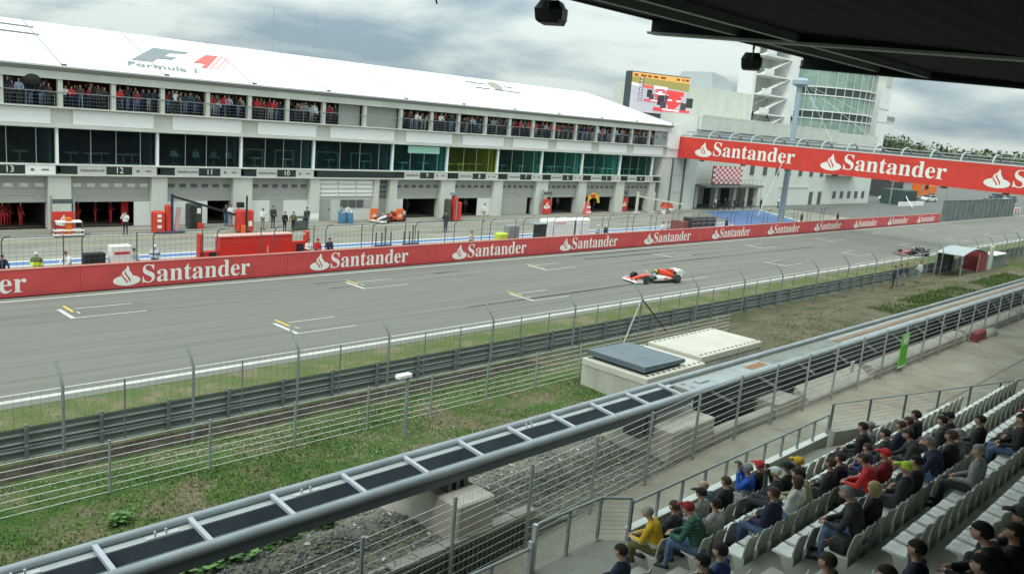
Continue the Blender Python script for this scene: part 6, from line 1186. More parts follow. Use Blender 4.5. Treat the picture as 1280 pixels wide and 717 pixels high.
mb = MB(); mb.box((22.9, 47.0, 2.1), (23.9, 47.1, 2.2)); mb.box((28.9, 47, 2.0), (29.9, 47.1, 2.1)); part(mb, 'top_bar', WALLP, t)
mb = MB(); mb.box((23.2, 46.85, .7), (23.7, 46.89, 1.2)); mb.box((29.1, 46.85, .9), (29.6, 46.89, 1.45)); part(mb, 'dark_hatch', BLACK, t)
mb = MB(); mb.prism([(27.0, 46.88, 1.0), (27.12, 46.88, 1.0), (27.1, 46.88, 1.45), (27.02, 46.88, 1.45)], (0, -.01, 0)); part(mb, 'print', M('print_pink', (.75, .35, .30), .6), t)
t = thing('team_stand', 'white rounded team stand behind the pit wall with a dark open left end', 'pit wall stand', (56, 47.8, 0))
mb = MB(); mb.bbox((53.3, 46.9, .3), (56.9, 48.0, 2.38), .12); mb.bbox((57.15, 46.9, .3), (59.1, 48.0, 2.36), .15); part(mb, 'body', WHITEP, t)
mb = MB(); mb.box((52.6, 47.0, .2), (53.25, 47.9, 1.95)); mb.box((56.92, 47, .3), (57.13, 47.9, 2.2)); parts(mb, 'dark_end', M('stand_black', (.03, .035, .035), .6), t)
mb = MB(); mb.box((51.8, 46.9, 2.0), (53.3, 48, 2.06)); part(mb, 'awning', STEEL, t)
mb = MB(); mb.box((54.2, 46.88, 1.95), (55.6, 46.9, 2.15)); part(mb, 'faded_print', M('print_rose', (.75, .45, .45), .6), t)
t = thing('team_stand', 'dark slatted team stand behind the pit wall left of the blue painted area', 'pit wall stand', (78, 47.6, 0))
mb = MB(); mb.box((75.6, 46.9, .3), (80.4, 47.9, 1.98)); part(mb, 'body', M('stand_charcoal', (.035, .038, .045), .5), t)
mb = MB()
for z in (.55, .95, 1.35, 1.75): mb.box((75.7, 46.87, z), (80.3, 46.899, z+.08))
for x in (76.8, 78, 79.2): mb.box((x, 46.865, .35), (x+.06, 46.899, 1.95))
part(mb, 'slats', GREYP, t)
mb = MB(); mb.box((74.4, 47, .3), (75.3, 48.6, 1.6)); part(mb, 'side_box', M('box_rust', (.22, .07, .06), .6), t)
for x0, lb in ((19.3, 'small white box with red print on the pit wall between two marshals'),):
    p = ony(150, 327, 46.6); mb = MB(); mb.bbox((p.x-.55, 46.3, .4), (p.x+.55, 46.9, 1.95), .04); mb.box((p.x-.4, 46.28, 1.5), (p.x+.4, 46.3, 1.62), 1); mb.bbox((p.x-1.9, 46.4, .4), (p.x-.8, 46.9, 1.6), .05, 2); solo(mb, 'equipment_box', [WHITE, RED, TYRE], lb, 'box')
for px, lb in ((470, 'left'), (505, 'right')):
    p = ony(px, 300, 47.2); mb = MB(); 
    for dx_ in (0, .5, .8, 1.3): mb.tube([(p.x+dx_, 47.2, 0), (p.x+dx_, 47.2, 1.9+.4*(dx_ == .8))], .05, 6)
    mb.box((p.x-.1, 47.15, .3), (p.x+1.4, 47.25, 1.0)); solo(mb, 'post_rack', STEEL_D, 'rack of upright dark posts behind the pit wall, the %s one of two' % lb, 'rack')
p = ony(640, 293, 46.9); mb = MB(); mb.bbox((p.x-.7, 46.6, .5), (p.x+.6, 47.3, 2.1), .08); mb.bbox((p.x-1.8, 46.5, .5), (p.x-.75, 47.2, 1.5), .1, 1); solo(mb, 'equipment_box', [GREYP, M('hi_vis_cover', (.55, .65, .06), .6)], 'grey case beside a bright yellow cover behind the pit wall', 'box')
p = onz(1000, 262); 
# ------------------------------------------------------------------ people
def capsule(mb, p, q, r0, r1, n=10):
    p, q = Vector(p), Vector(q); d = q-p; L_ = d.length
    if L_ < 1e-5: mb.sphere(p, r0, n, 8); return
    d /= L_; u = d.orthogonal().normalized(); v = d.cross(u); rings = []
    for t in (-80, -50, -20, 0): a = math.radians(t); rings.append((p+d*(r0*math.sin(a)), r0*math.cos(a)))
    for t in (0, 20, 50, 80): a = math.radians(t); rings.append((q+d*(r1*math.sin(a)), r1*math.cos(a)))
    mb.loft([[c+r*(math.cos(2*PI*k/n)*u+math.sin(2*PI*k/n)*v) for k in range(n)] for c, r in rings])
def finger_set(mb, wrist, dirv, palmn, side, curl=.5):
    d = Vector(dirv).normalized(); n = Vector(palmn); n = (n-d*n.dot(d)).normalized(); s = d.cross(n)*side
    base = Vector(wrist)+d*.085
    for k, (off, ln) in enumerate(((-.030, .066), (-.010, .076), (.010, .070), (.030, .055))):
        a = base+s*off; b = a+(d*.8+n*curl*.6)*ln*.5; c = b+(d*(.8-curl*.7)+n*curl)*ln*.5
        mb.tube([a-d*.03, a, b, c], [.0095, .0095, .0085, .0065], 6)
    a = Vector(wrist)+d*.03-s*.036; mb.tube([a+s*.02, a, a-s*.012+d*.03+n*.01, a-s*.004+d*.055+n*.02], [.012, .011, .0095, .007], 6)
def body_mesh(name, bones, vox, hands=(), eyes=None, smooth=4):
    """capsule skeleton fused into one skin by voxel remeshing; faces take the material of the nearest bone"""
    mb = MB()
    for p, q, r0, r1, m in bones: capsule(mb, p, q, r0, r1)
    me = mb.mesh('tmp', WHITE); o = bpy.data.objects.new('tmp', me); COL.objects.link(o)
    md = o.modifiers.new('r', 'REMESH'); md.mode = 'VOXEL'; md.voxel_size = vox
    ms_ = o.modifiers.new('s', 'SMOOTH'); ms_.iterations = smooth; ms_.factor = .5
    ev = bpy.data.meshes.new_from_object(o.evaluated_get(bpy.context.evaluated_depsgraph_get()))
    V = np.array([v.co[:] for v in ev.vertices]); F = [tuple(p.vertices) for p in ev.polygons]; C = np.array([V[list(f)].mean(0) for f in F])
    best = np.full(len(F), 1e9); mi = np.zeros(len(F), int)
    for p, q, r0, r1, m in bones:
        p, q = np.array(p, float), np.array(q, float); d = q-p; t = np.clip(((C-p)@d)/max(1e-9, d@d), 0, 1)
        dist = np.linalg.norm(C-(p+t[:, None]*d), axis=1)-(r0+(r1-r0)*t); k = dist < best; best[k] = dist[k]; mi[k] = m
    bpy.data.objects.remove(o); bpy.data.meshes.remove(me); bpy.data.meshes.remove(ev)
    out = MB(); out.V = [tuple(v) for v in V]; out.F = F; out.MI = [int(x) for x in mi]
    for h in hands: hm = MB(); finger_set(hm, *h); out.merge(hm, m=0)
    if eyes:
        for e_ in eyes: out.sphere(e_, .011, 6, 5, 5)
    return out.mesh(name, [WHITE]*6, (0, 0, 0), 180)
def rotx(p, c, a):
    y, z = p[1]-c[1], p[2]-c[2]; return (p[0], c[1]+y*math.cos(a)-z*math.sin(a), c[2]+y*math.sin(a)+z*math.cos(a))
def upper(lean, piv, sh, twist=0):
    f = lambda p: rotx(p, piv, -lean)
    B = [((-.08, piv[1], piv[2]), (.08, piv[1], piv[2]), .125, .125, 2)]
    z = piv[2]
    for s in (-1, 1): B.append((f((.075*s, piv[1], z+.08)), f((.092*s, piv[1]-.005, z+.36)), .118, .124, 1))
    B.append((f((-.15, piv[1]-.01, z+sh)), f((.15, piv[1]-.01, z+sh)), .075, .075, 1))
    B.append((f((0, piv[1]-.03, z+.2)), f((0, piv[1]-.04, z+.42)), .10, .11, 1))
    B.append((f((0, piv[1]-.01, z+sh+.04)), f((0, piv[1]+.01, z+sh+.13)), .058, .052, 0))
    hc = f((0, piv[1]+.02, z+sh+.225))
    B += [((hc[0], hc[1]-.015, hc[2]+.02), (hc[0], hc[1]+.02, hc[2]-.035), .092, .070, 0), ((hc[0], hc[1]+.085, hc[2]-.015), (hc[0], hc[1]+.093, hc[2]-.03), .012, .014, 0)]
    for s in (-1, 1): B.append(((hc[0]+.086*s, hc[1]-.005, hc[2]+.01), (hc[0]+.088*s, hc[1]-.005, hc[2]-.02), .015, .012, 0))
    return B, hc, [f((s*.195, piv[1]-.01, z+sh-.02)) for s in (-1, 1)]
def legs_sit():
    B = []
    for s in (-1, 1):
        B += [((.09*s, -.02, .10), (.13*s, .38, .10), .092, .066, 2), ((.13*s, .39, .09), (.135*s, .42, -.32), .062, .042, 2), ((.135*s, .40, -.365), (.15*s, .58, -.385), .048, .036, 3)]
    return B
def legs_stand(sp=.10, fwd=0.):
    B = []
    for s in (-1, 1):
        y = fwd*s
        B += [((.085*s, 0, .90), (sp*s, y*.5+.02, .50), .088, .06, 2), ((sp*s, y*.5+.02, .50), ((sp+.01)*s, y, .10), .056, .042, 2), (((sp+.01)*s, y, .05), ((sp+.04)*s, y+.17, .04), .046, .034, 3)]
    return B
def arms(sh, el, wr):
    B = []; hands = []
    for i, s in enumerate((-1, 1)):
        e_, w_ = el[i], wr[i]; d = (Vector(w_)-Vector(e_)).normalized()
        B += [(sh[i], e_, .068, .055, 1), (e_, w_, .054, .040, 1), (tuple(Vector(w_)+d*.01), tuple(Vector(w_)+d*.075), .030, .030, 0)]
        hands.append((w_, tuple(d), (0, 0, -1) if abs(d.z) < .8 else (0, 1, 0), s, .6))
    return B, hands
def make_pose(name, kind, vox=.017, detail=True):
    if kind.startswith('sit'):
        lean = {'sit': .05, 'sitlean': .38, 'sitcam': .10, 'sittwist': .0}[kind]
        B, hc, sh = upper(lean, (0, -.06, .12), .46); B += legs_sit(); hx, hy, hz = hc
        if kind == 'sitcam': el = [(-.27, .10, .42), (.27, .10, .42)]; wr = [(-.085, hy+.15, hz-.02), (.085, hy+.15, hz-.02)]
        elif kind == 'sitlean': el = [(-.24, .20, .26), (.24, .20, .26)]; wr = [(-.09, .40, .22), (.09, .40, .22)]
        elif kind == 'sittwist': el = [(-.30, .02, .34), (.26, .02, .30)]; wr = [(-.20, .22, .24), (.06, .24, .24)]
        else: el = [(-.26, .0, .30), (.26, .0, .30)]; wr = [(-.13, .24, .22), (.13, .24, .22)]
    else:
        B, hc, sh = upper({'stand': .03, 'standlean': .30, 'walk': .08, 'standcam': .08}[kind], (0, 0, .95), .46); hx, hy, hz = hc
        B += legs_stand(.10, .20 if kind == 'walk' else .02)
        if kind == 'standlean': el = [(-.27, .26, 1.12), (.27, .26, 1.12)]; wr = [(-.20, .42, 1.02), (.20, .42, 1.02)]
        elif kind == 'standcam': el = [(-.28, .14, 1.22), (.28, .14, 1.22)]; wr = [(-.08, hy+.16, hz-.03), (.08, hy+.16, hz-.03)]
        elif kind == 'walk': el = [(-.27, .10, 1.14), (.27, -.12, 1.14)]; wr = [(-.24, .30, 1.0), (.27, -.16, .90)]
        else: el = [(-.27, -.03, 1.14), (.27, .05, 1.14)]; wr = [(-.26, .06, .90), (.12, .24, 1.10)]
    ab, hands = arms(sh, el, wr); B += ab
    if not detail: B.append(((hx, hy-.03, hz+.045), (hx, hy-.035, hz+.02), .088, .088, 4)); B = [b for b in B if not (b[2] < .02)]
    me = body_mesh(name, B, vox, hands if detail else (), [(hx-.034, hy+.083, hz+.012), (hx+.034, hy+.083, hz+.012)] if detail else None)
    return me, hc
POSES = {k: make_pose('person', k) for k in ('sit', 'sitlean', 'sitcam', 'sittwist', 'stand', 'walk', 'standcam', 'standlean')}
CROWD = {k: make_pose('person', k, .036, False) for k in ('stand', 'standlean', 'walk', 'sit')}
def hair_mesh(style):
    mb = MB(); n, k = 16, 12; r = .102
    for i in range(k):
        for j in range(n):
            q = []
            for (a, b) in ((i, j), (i, j+1), (i+1, j+1), (i+1, j)):
                t = PI*a/k; ph = 2*PI*b/n; x, y, z = math.sin(t)*math.sin(ph), math.sin(t)*math.cos(ph), math.cos(t)
                ln = 1.0
                if style == 'long' and y < .25 and z < .1: ln = 1.0; z = z*1.9
                q.append((x*r*.96, y*r*1.08-.012, z*r*1.05+.012))
            c = np.mean(q, 0)/r
            keep = {'short': c[2] > .46 or (c[1] < -.30 and c[2] > -.12) or (c[1] < -.55 and c[2] > -.32), 'long': c[2] > .45 or c[1] < .12, 'bald': c[2] < .35 and c[1] < -.05 and c[2] > -.5, 'cap': c[2] > .22 or (c[1] < -.3 and c[2] > -.05), 'hat': c[2] > .1, 'helmet': c[2] > -.05 or c[1] < -.2}[style]
            if keep: mb.add(q, [(0, 1, 2, 3)])
    if style == 'cap': mb.hexa([(-.075, .08, .045), (.075, .08, .045), (.055, .19, .02), (-.055, .19, .02), (-.075, .08, .058), (.075, .08, .058), (.055, .19, .03), (-.055, .19, .03)])
    if style == 'hat': mb.tube([(0, 0, .02), (0, 0, .03)], .17, 16)
    me = mb.mesh('hair', [WHITE], (0, 0, 0), 180); return me
HAIR = {k: hair_mesh(k) for k in ('short', 'long', 'bald', 'cap', 'hat', 'helmet')}
def cloth(rgb): return M('cloth_%03d_%03d_%03d' % tuple(int(c*1000) for c in rgb), rgb, .9, var=.30, scale=7, bump=.55)
SKIN = [M('skin_a', (.50, .30, .22), .6), M('skin_b', (.42, .24, .17), .6)]
EYE = M('eye_dark', (.03, .02, .02), .3)
COLS = dict(navy=(.018, .024, .055), black=(.014, .014, .016), charcoal=(.04, .042, .046), grey=(.24, .25, .24), palegrey=(.42, .43, .40), white=(.66, .67, .65), red=(.55, .03, .03), darkred=(.26, .02, .025), yellow=(.62, .38, .015), green=(.05, .16, .10), olive=(.14, .13, .05), beige=(.34, .31, .16), blue=(.03, .10, .50), denim=(.10, .16, .28), paleblue=(.28, .36, .46), brown=(.09, .06, .04), tan=(.36, .28, .18), lime=(.45, .62, .06), teal=(.03, .09, .10), hivis=(.55, .66, .04), orange=(.65, .16, .03), pink=(.55, .22, .22), purple=(.10, .04, .12))
HC = dict(dark=(.025, .02, .016), brown=(.07, .045, .03), grey=(.26, .25, .24), blonde=(.42, .34, .17), black=(.01, .01, .01))
def bandmat(name, base, band, z0, z1, stripes=False):
    m = bpy.data.materials.new(name); m.use_nodes = True; nt = m.node_tree; b = nt.nodes['Principled BSDF']; b.inputs['Roughness'].default_value = .8
    t = nt.nodes.new('ShaderNodeTexCoord'); s = nt.nodes.new('ShaderNodeSeparateXYZ'); nt.links.new(t.outputs['Object'], s.inputs[0])
    def mt(op, a, v):
        n = nt.nodes.new('ShaderNodeMath'); n.operation = op; nt.links.new(a, n.inputs[0]); n.inputs[1].default_value = v; return n.outputs[0]
    if stripes: f = mt('GREATER_THAN', mt('FRACT', mt('MULTIPLY', s.outputs['Z'], 1/z0), 0), z1)
    else:
        n = nt.nodes.new('ShaderNodeMath'); n.operation = 'MULTIPLY'; nt.links.new(mt('GREATER_THAN', s.outputs['Z'], z0), n.inputs[0]); nt.links.new(mt('LESS_THAN', s.outputs['Z'], z1), n.inputs[1]); f = n.outputs[0]
    mx = nt.nodes.new('ShaderNodeMix'); mx.data_type = 'RGBA'; nt.links.new(f, mx.inputs['Factor']); mx.inputs['A'].default_value = (*base, 1); mx.inputs['B'].default_value = (*band, 1)
    nt.links.new(mx.outputs['Result'], b.inputs['Base Color']); return m
def person(label, pose, loc, rz, top, legs='denim', hair=('short', 'dark'), group=None, scale=1., crowd=False, topmat=None, shoes='charcoal', skin=0):
    me, hc = (CROWD if crowd else POSES)[pose]
    o = bpy.data.objects.new('person', me); COL.objects.link(o); o.location = loc; o.rotation_euler = (0, 0, rz); o.scale = (scale,)*3
    hm = cloth(HC[hair[1]]) if hair[1] in HC else cloth(COLS[hair[1]])
    objmats(o, [SKIN[skin], topmat or cloth(COLS[top]), cloth(COLS[legs]), cloth(COLS[shoes]), hm, EYE])
    tag(o, label, 'person', group)
    if not crowd:
        h = bpy.data.objects.new('cap' if hair[0] in ('cap', 'hat') else 'helmet' if hair[0] == 'helmet' else 'hair', HAIR[hair[0]]); COL.objects.link(h); h.parent = o; h.location = hc; objmats(h, [hm])
    return o
# spectators on the grandstand: row, x, pose, clothes, hair, label
YJ = bandmat('yellow_jacket', COLS['yellow'], (.55, .56, .50), .17, .25); GSH = bandmat('striped_green', (.04, .15, .09), (.015, .06, .04), .055, .55, True)
BJ = bandmat('blue_shoulder_jacket', (.30, .33, .32), (.02, .10, .48), .42, .72); RJ = M('red_team_jacket', (.56, .02, .02), .7, var=.1, scale=8)
GRP = 'spectators on the grandstand'
def spect(n, x, pose, top, legs, hair, label, rz=0., topmat=None, sc=1., dy=0., skin=0):
    i = round((x-13.35)/.5); xs = 13.35+.5*i
    if n == 6 and x < 13: xs = x
    elif x < 12: xs = 11.35-.5*round((11.35-x)/.5)
    s = SEATS.get((n, round(xs, 2)))
    if s: s['label'] = s['label'].replace('empty white', 'occupied white')
    o = person(label, pose, (xs, ROWY(n)+dy, SEATZ(n)+.005), rz, top, legs, hair, GRP, sc, topmat=topmat, skin=skin); o.scale = (1.14*sc, 1.12*sc, 1.04*sc); return o
spect(-1, 13.35, 'sitlean', 'yellow', 'olive', ('short', 'grey'), 'grey haired man in a yellow jacket with a pale band, first row', .35, YJ)
spect(-1, 13.85, 'sit', 'charcoal', 'charcoal', ('short', 'brown'), 'man in a dark jacket in the first row beside the man in the yellow jacket', .1)
spect(-1, 14.85, 'sit', 'grey', 'denim', ('cap', 'black'), 'person in a black cap and grey jacket in the first row', .1)
spect(-1, 15.35, 'sitlean', 'teal', 'charcoal', ('bald', 'grey'), 'balding man in a dark green jacket in the first row', .1)
spect(0, 13.35, 'sitlean', 'green', 'denim', ('cap', 'darkred'), 'man in a striped green shirt and dark red cap with bare shins at the aisle', .3, GSH, 1.05)
spect(0, 13.85, 'sit', 'palegrey', 'charcoal', ('short', 'dark'), 'dark haired person in a pale grey hoodie behind the first row', 0)
spect(-1, 15.85, 'sit', 'black', 'charcoal', ('short', 'brown'), 'person in black with brown hair in front of the low parapet in the first row', .1)
p8 = spect(-1, 16.85, 'sitcam', 'blue', 'grey', ('cap', 'grey'), 'person in a grey cap and blue shouldered jacket holding binoculars to the face', .3, BJ, 1.04)
spect(-1, 17.35, 'sit', 'black', 'charcoal', ('cap', 'red'), 'person in a bright red cap and black jacket in the first row', .05)
spect(1, 14.35, 'sit', 'navy', 'denim', ('short', 'brown'), 'man in a navy sweater alone at the left end of the third row', .05, None, 1.03, skin=1)
spect(0, 10.85, 'sit', 'navy', 'charcoal', ('short', 'dark'), 'dark haired man in navy cut by the bottom frame edge below the landing', .3, None, 1.02)
spect(2, 10.85, 'sit', 'blue', 'charcoal', ('short', 'dark'), 'person in a dark blue jacket left of the aisle at the bottom frame edge', .2, M('royal_navy', (.02, .045, .16), .8))
spect(2, 10.35, 'sit', 'charcoal', 'charcoal', ('short', 'black'), 'dark head just above the bottom frame edge left of the person in dark blue', .2)
spect(1, 15.35, 'sit', 'white', 'denim', ('long', 'brown'), 'long brown haired person in a white top in the third row', 0)
p15 = spect(0, 16.35, 'sitcam', 'charcoal', 'charcoal', ('cap', 'white'), 'person in a white cap holding a camera up in the second row', .2)
spect(0, 16.85, 'sit', 'charcoal', 'charcoal', ('hat', 'black'), 'person in a black brimmed hat in the second row', .05)
spect(0, 17.35, 'sit', 'black', 'charcoal', ('cap', 'yellow'), 'person in a yellow cap in the second row', .05)
spect(1, 15.85, 'sitlean', 'beige', 'charcoal', ('short', 'dark'), 'dark haired person in a beige jacket in the third row', 0)
spect(1, 16.85, 'sit', 'charcoal', 'charcoal', ('short', 'brown'), 'brown haired person in charcoal between the beige jacket and the navy jacket', .1, skin=1)
spect(1, 17.35, 'sit', 'navy', 'charcoal', ('short', 'dark'), 'person in a navy jacket right of the brown haired person in charcoal', 0)
spect(0, 20.85, 'sit', 'black', 'charcoal', ('short', 'black'), 'person in black sitting tall against the pale diagonal parapet, left of the group', .2, None, 1.08)
spect(0, 21.35, 'sit', 'grey', 'charcoal', ('short', 'grey'), 'grey haired person by the pale diagonal parapet', .1)
spect(1, 18.85, 'sit', 'navy', 'charcoal', ('short', 'brown'), 'child in dark blue in front of the person in the red jacket', .1, M('kid_blue', (.03, .035, .12), .8), .86)
spect(2, 16.85, 'sitlean', 'red', 'charcoal', ('short', 'brown'), 'brown haired person in a red jacket with a small yellow badge', .25, RJ)
spect(2, 17.35, 'sit', 'darkred', 'charcoal', ('cap', 'red'), 'person in a red cap and dark red jacket beside the red jacket', .1)
spect(3, 13.85, 'sitlean', 'charcoal', 'denim', ('short', 'grey'), 'grey haired man in a dark jacket leaning on his knees, fifth row', .35, None, 1.05)
spect(3, 14.35, 'sit', 'black', 'charcoal', ('long', 'blonde'), 'blonde long haired person in black in the fifth row', .1)
spect(1, 19.85, 'sit', 'charcoal', 'charcoal', ('short', 'dark'), 'dark haired person in charcoal in the middle of the third row', .1)
spect(1, 20.85, 'sit', 'navy', 'charcoal', ('short', 'brown'), 'brown haired person in navy sitting close to the diagonal parapet', 0)
spect(1, 21.35, 'sit', 'charcoal', 'tan', ('short', 'brown'), 'person in a dark coat and tan trousers close to the diagonal parapet', .1)
spect(1, 21.85, 'sit', 'black', 'charcoal', ('short', 'dark'), 'tall dark figure at the right end of the group by the diagonal parapet', 0, None, 1.07)
spect(2, 19.35, 'sitlean', 'charcoal', 'tan', ('short', 'dark'), 'person in charcoal with tan trousers behind the dark group', .5)
spect(3, 16.35, 'sit', 'black', 'charcoal', ('short', 'black'), 'black haired person in black behind the red cap', .1)
spect(3, 15.85, 'sit', 'charcoal', 'charcoal', ('cap', 'lime'), 'person with a lime green cap left of the black haired person behind the red cap', .1)
spect(3, 17.85, 'sitlean', 'navy', 'denim', ('short', 'grey'), 'grey haired man in navy with pale jeans in the right part of the fifth row', .35, None, 1.07)
spect(3, 18.35, 'sit', 'black', 'charcoal', ('short', 'brown'), 'broad person in black right of the grey haired man in navy', 0, None, 1.08, skin=1)
spect(3, 18.85, 'sit', 'grey', 'charcoal', ('hat', 'grey'), 'person in a grey hat and grey coat in the fifth row', 0)
spect(4, 19.85, 'sit', 'black', 'denim', ('short', 'dark'), 'dark person near the right frame edge beside the red cap', .3)
spect(4, 20.35, 'sit', 'charcoal', 'charcoal', ('cap', 'darkred'), 'person in a dark red cap at the right frame edge', .2)
spect(5, 10.85, 'sit', 'navy', 'charcoal', ('short', 'dark'), 'dark haired head in navy at the bottom of the white seats in the seventh row', .1)
spect(4, 10.35, 'sit', 'charcoal', 'charcoal', ('short', 'brown'), 'brown head cut by the bottom frame edge in the sixth row', .1)
spect(5, 9.85, 'sit', 'black', 'charcoal', ('short', 'dark'), 'dark head barely above the bottom frame edge in the seventh row', .1)
spect(6, 10.1, 'sit', 'black', 'charcoal', ('short', 'black'), 'black haired head at the bottom edge right of the seventh row seats', .1, None, 1.05)
spect(6, 11.85, 'sit', 'black', 'charcoal', ('cap', 'charcoal'), 'large dark figure in a charcoal cap at the right frame edge, nearest of all', .1, None, 1.12)
spect(6, 11.1, 'sitlean', 'black', 'charcoal', ('short', 'black'), 'dark hunched figure left of the large one in the charcoal cap', .1, None, 1.1)
spect(6, 12.35, 'sit', 'black', 'charcoal', ('short', 'dark'), 'dark figure cut by the right frame edge behind the large one in the charcoal cap', .1, None, 1.1)
def at_head(o, pose, fwd, up=0.):
    hc = Vector(POSES[pose][1]); return o.location + Matrix.Rotation(o.rotation_euler.z, 3, 'Z') @ ((hc+Vector((0, fwd, up)))*o.scale.x)
for n_, x_, top_, hr_, lb_ in ((6, 11.5, 'black', ('short', 'dark'), 'dark figure between the hunched one and the large one in the charcoal cap'), (6, 12.8, 'charcoal', ('short', 'black'), 'dark figure at the right frame edge above the charcoal cap'), (4, 16.85, 'grey', ('short', 'grey'), 'grey haired person in a grey coat alone in the sixth row'), (3, 20.35, 'black', ('short', 'dark'), 'person in black at the right end of the fifth row'), (4, 21.35, 'navy', ('short', 'brown'), 'person in navy behind the dark red cap at the right frame edge'), (2, 20.85, 'charcoal', ('short', 'black'), 'person in charcoal at the right end of the fourth row'), (2, 21.35, 'black', ('cap', 'black'), 'person in a black cap at the right end of the fourth row')):
    spect(n_, x_, 'sit', top_, 'charcoal', hr_, lb_, .15)
for o, nm, lb in ((p8, 'binoculars', 'black binoculars held up by the person in the grey cap'), (p15, 'camera', 'small dark camera held up by the person in the white cap')):
    c = at_head(o, 'sitcam', .165); mb = MB()
    if nm == 'binoculars':
        for s in (-1, 1): mb.tube([(c.x+.032*s, c.y-.06, c.z), (c.x+.036*s, c.y+.07, c.z)], [.02, .028], 10)
        mb.box((c.x-.03, c.y-.02, c.z-.012), (c.x+.03, c.y+.03, c.z+.012))
    else: mb.bbox((c.x-.065, c.y-.03, c.z-.04), (c.x+.065, c.y+.03, c.z+.04), .01); mb.tube([(c.x, c.y+.03, c.z), (c.x, c.y+.10, c.z)], .03, 10)
    solo(mb, nm, BLACK, lb, nm)
t = thing('backpack', 'dark backpack lying on a white seat behind the empty seats of the fourth row', 'bag', (13.35, ROWY(3), SEATZ(3)))
if True:
    x, y, z = 13.35, ROWY(3)+.02, SEATZ(3)+.004
    mb = MB(); mb.loft([[(x+q*dx_, y+q*dy_, z+h_) for dx_, dy_ in ((-.2, -.12), (-.1, -.17), (.1, -.17), (.2, -.12), (.2, .12), (.1, .17), (-.1, .17), (-.2, .12))] for h_, q in ((0, .85), (.05, 1), (.16, .98), (.24, .7))]); part(mb, 'body', M('bag_black', (.015, .016, .02), .6), t, 50)
    mb = MB(); mb.tube([(x-.12, y+.1, z+.2), (x-.2, y+.2, z+.14), (x-.1, y+.2, z+.05)], .015, 5); part(mb, 'strap', M('bag_orange', (.45, .10, .03), .6), t)
# ---- crowd on the pit terrace
crowd_list = []; rg = np.random.default_rng(21); GN = {13.6: 'garage 13', 20.8: 'garage 13', 21.0: 'garage 12', 28.2: 'garage 11', 35.4: 'garage 10', 42.5: 'the stair bay', 51.1: 'garage 9', 58.5: 'garage 8', 65.9: 'garage 7', 73.1: 'garage 6', 80.9: 'garage 5', 88.0: 'garage 4'}
pal = ['navy', 'navy', 'black', 'charcoal', 'charcoal', 'navy', 'red', 'white', 'grey', 'paleblue', 'brown', 'darkred', 'teal']
pal_red = ['red', 'darkred', 'navy', 'black', 'white', 'red', 'grey', 'charcoal']
for i in range(5, 26):
    a, b = UC[i], UC[i+1]
    if a > 42 and b < 51.2: a, b = (42.7, 44.2) if a < 43 else (0, 0)
    if a == 0 or a > 91.9: continue
    full = UC[i]; gname = next(v for k, v in sorted(GN.items(), reverse=True) if UC[i] >= k-.2)
    half = 'left' if any(abs(UC[i]-k) < .3 for k in GN) else 'right'
    n = int((b-a)/.42)
    for r in range(2):
        for k in range(n):
            if rg.random() < (.03 if r == 0 else .12): continue
            x = a+.3+(b-a-.6)*(k+.5)/n+rg.uniform(-.17, .17); y = 65.05+.30*r+rg.uniform(0, .2)+(.55 if r else 0)
            c = str(rg.choice(pal_red if (x < 42 and rg.random() < .12) else pal)); ps = 'standlean' if r == 0 and rg.random() < .6 else 'stand'
            crowd_list.append((r, x, ('%s clad spectator, %s rank, %s half bay of terrace above %s' % ({'paleblue': 'pale blue', 'darkred': 'dark red'}.get(c, c), 'front' if r == 0 else 'second', half, gname), ps, (x, y, 8.622), PI+rg.uniform(-.5, .5), c, str(rg.choice(['denim', 'navy', 'charcoal', 'charcoal', 'navy', 'grey'])), ('short', str(rg.choice(['dark', 'brown', 'black', 'grey']))), 'crowd on the pit terrace', rg.uniform(.86, 1.06), True, None, 'charcoal', int(rg.integers(0, 2)))))
crowd_list.sort(key=lambda t: (t[0], t[1]))
for r, x, a in crowd_list[:150]: person(*a)
V, F, MI, CM = [], [], [], []                # the farther second rank, which reads as one mass
for r, x, (lb, ps, loc, rz, c, lg, hr, gp, sc, cr_, tm_, sh_, sk) in crowd_list[150:]:
    me = CROWD[ps][0]; co = np.empty(len(me.vertices)*3); me.vertices.foreach_get('co', co); co = co.reshape(-1, 3)*sc
    q = np.stack([co[:, 0]*math.cos(rz)-co[:, 1]*math.sin(rz)+loc[0], co[:, 0]*math.sin(rz)+co[:, 1]*math.cos(rz)+loc[1], co[:, 2]+loc[2]], 1); b = len(V)
    V += q.tolist(); F += [tuple(i+b for i in p.vertices) for p in me.polygons]
    ms_ = [SKIN[sk], cloth(COLS[c]), cloth(COLS[lg]), cloth(COLS['charcoal']), cloth(HC[hr[1]]), EYE]
    for m in ms_:
        if m not in CM: CM.append(m)
    MI += [CM.index(ms_[p.material_index]) for p in me.polygons]
if V:
    mb = MB(); mb.V, mb.F, mb.MI = V, F, MI; struct(mb, 'crowd', CM, 180, 'stuff')
mb = MB(); mb.sphere((19.2, 64.9, 10.35), .62, 14, 9, sc=(1.1, .8, .75)); mb.tube([(19.2, 64.95, 9.4), (19.2, 64.95, 10.2)], .025, 5); solo(mb, 'umbrella', BLACK, 'black umbrella held up in the crowd on the pit terrace above garage 13', 'umbrella', smooth=60)
for k, (x, c) in enumerate(((29.6, 'white'), (31.4, 'white'), (32.9, 'palegrey'), (34.2, 'white'))):
    person('guest in %s behind the lounge glass above garage 11, %s' % ({'white': 'a white shirt', 'palegrey': 'a pale grey shirt'}[c], ['leftmost', 'second from the left', 'third one', 'rightmost'][k]), 'sit', (x, 65.9, 5.08), PI, c, 'charcoal', ('short', 'dark'), 'guests behind the lounge glass', 1.05, True)
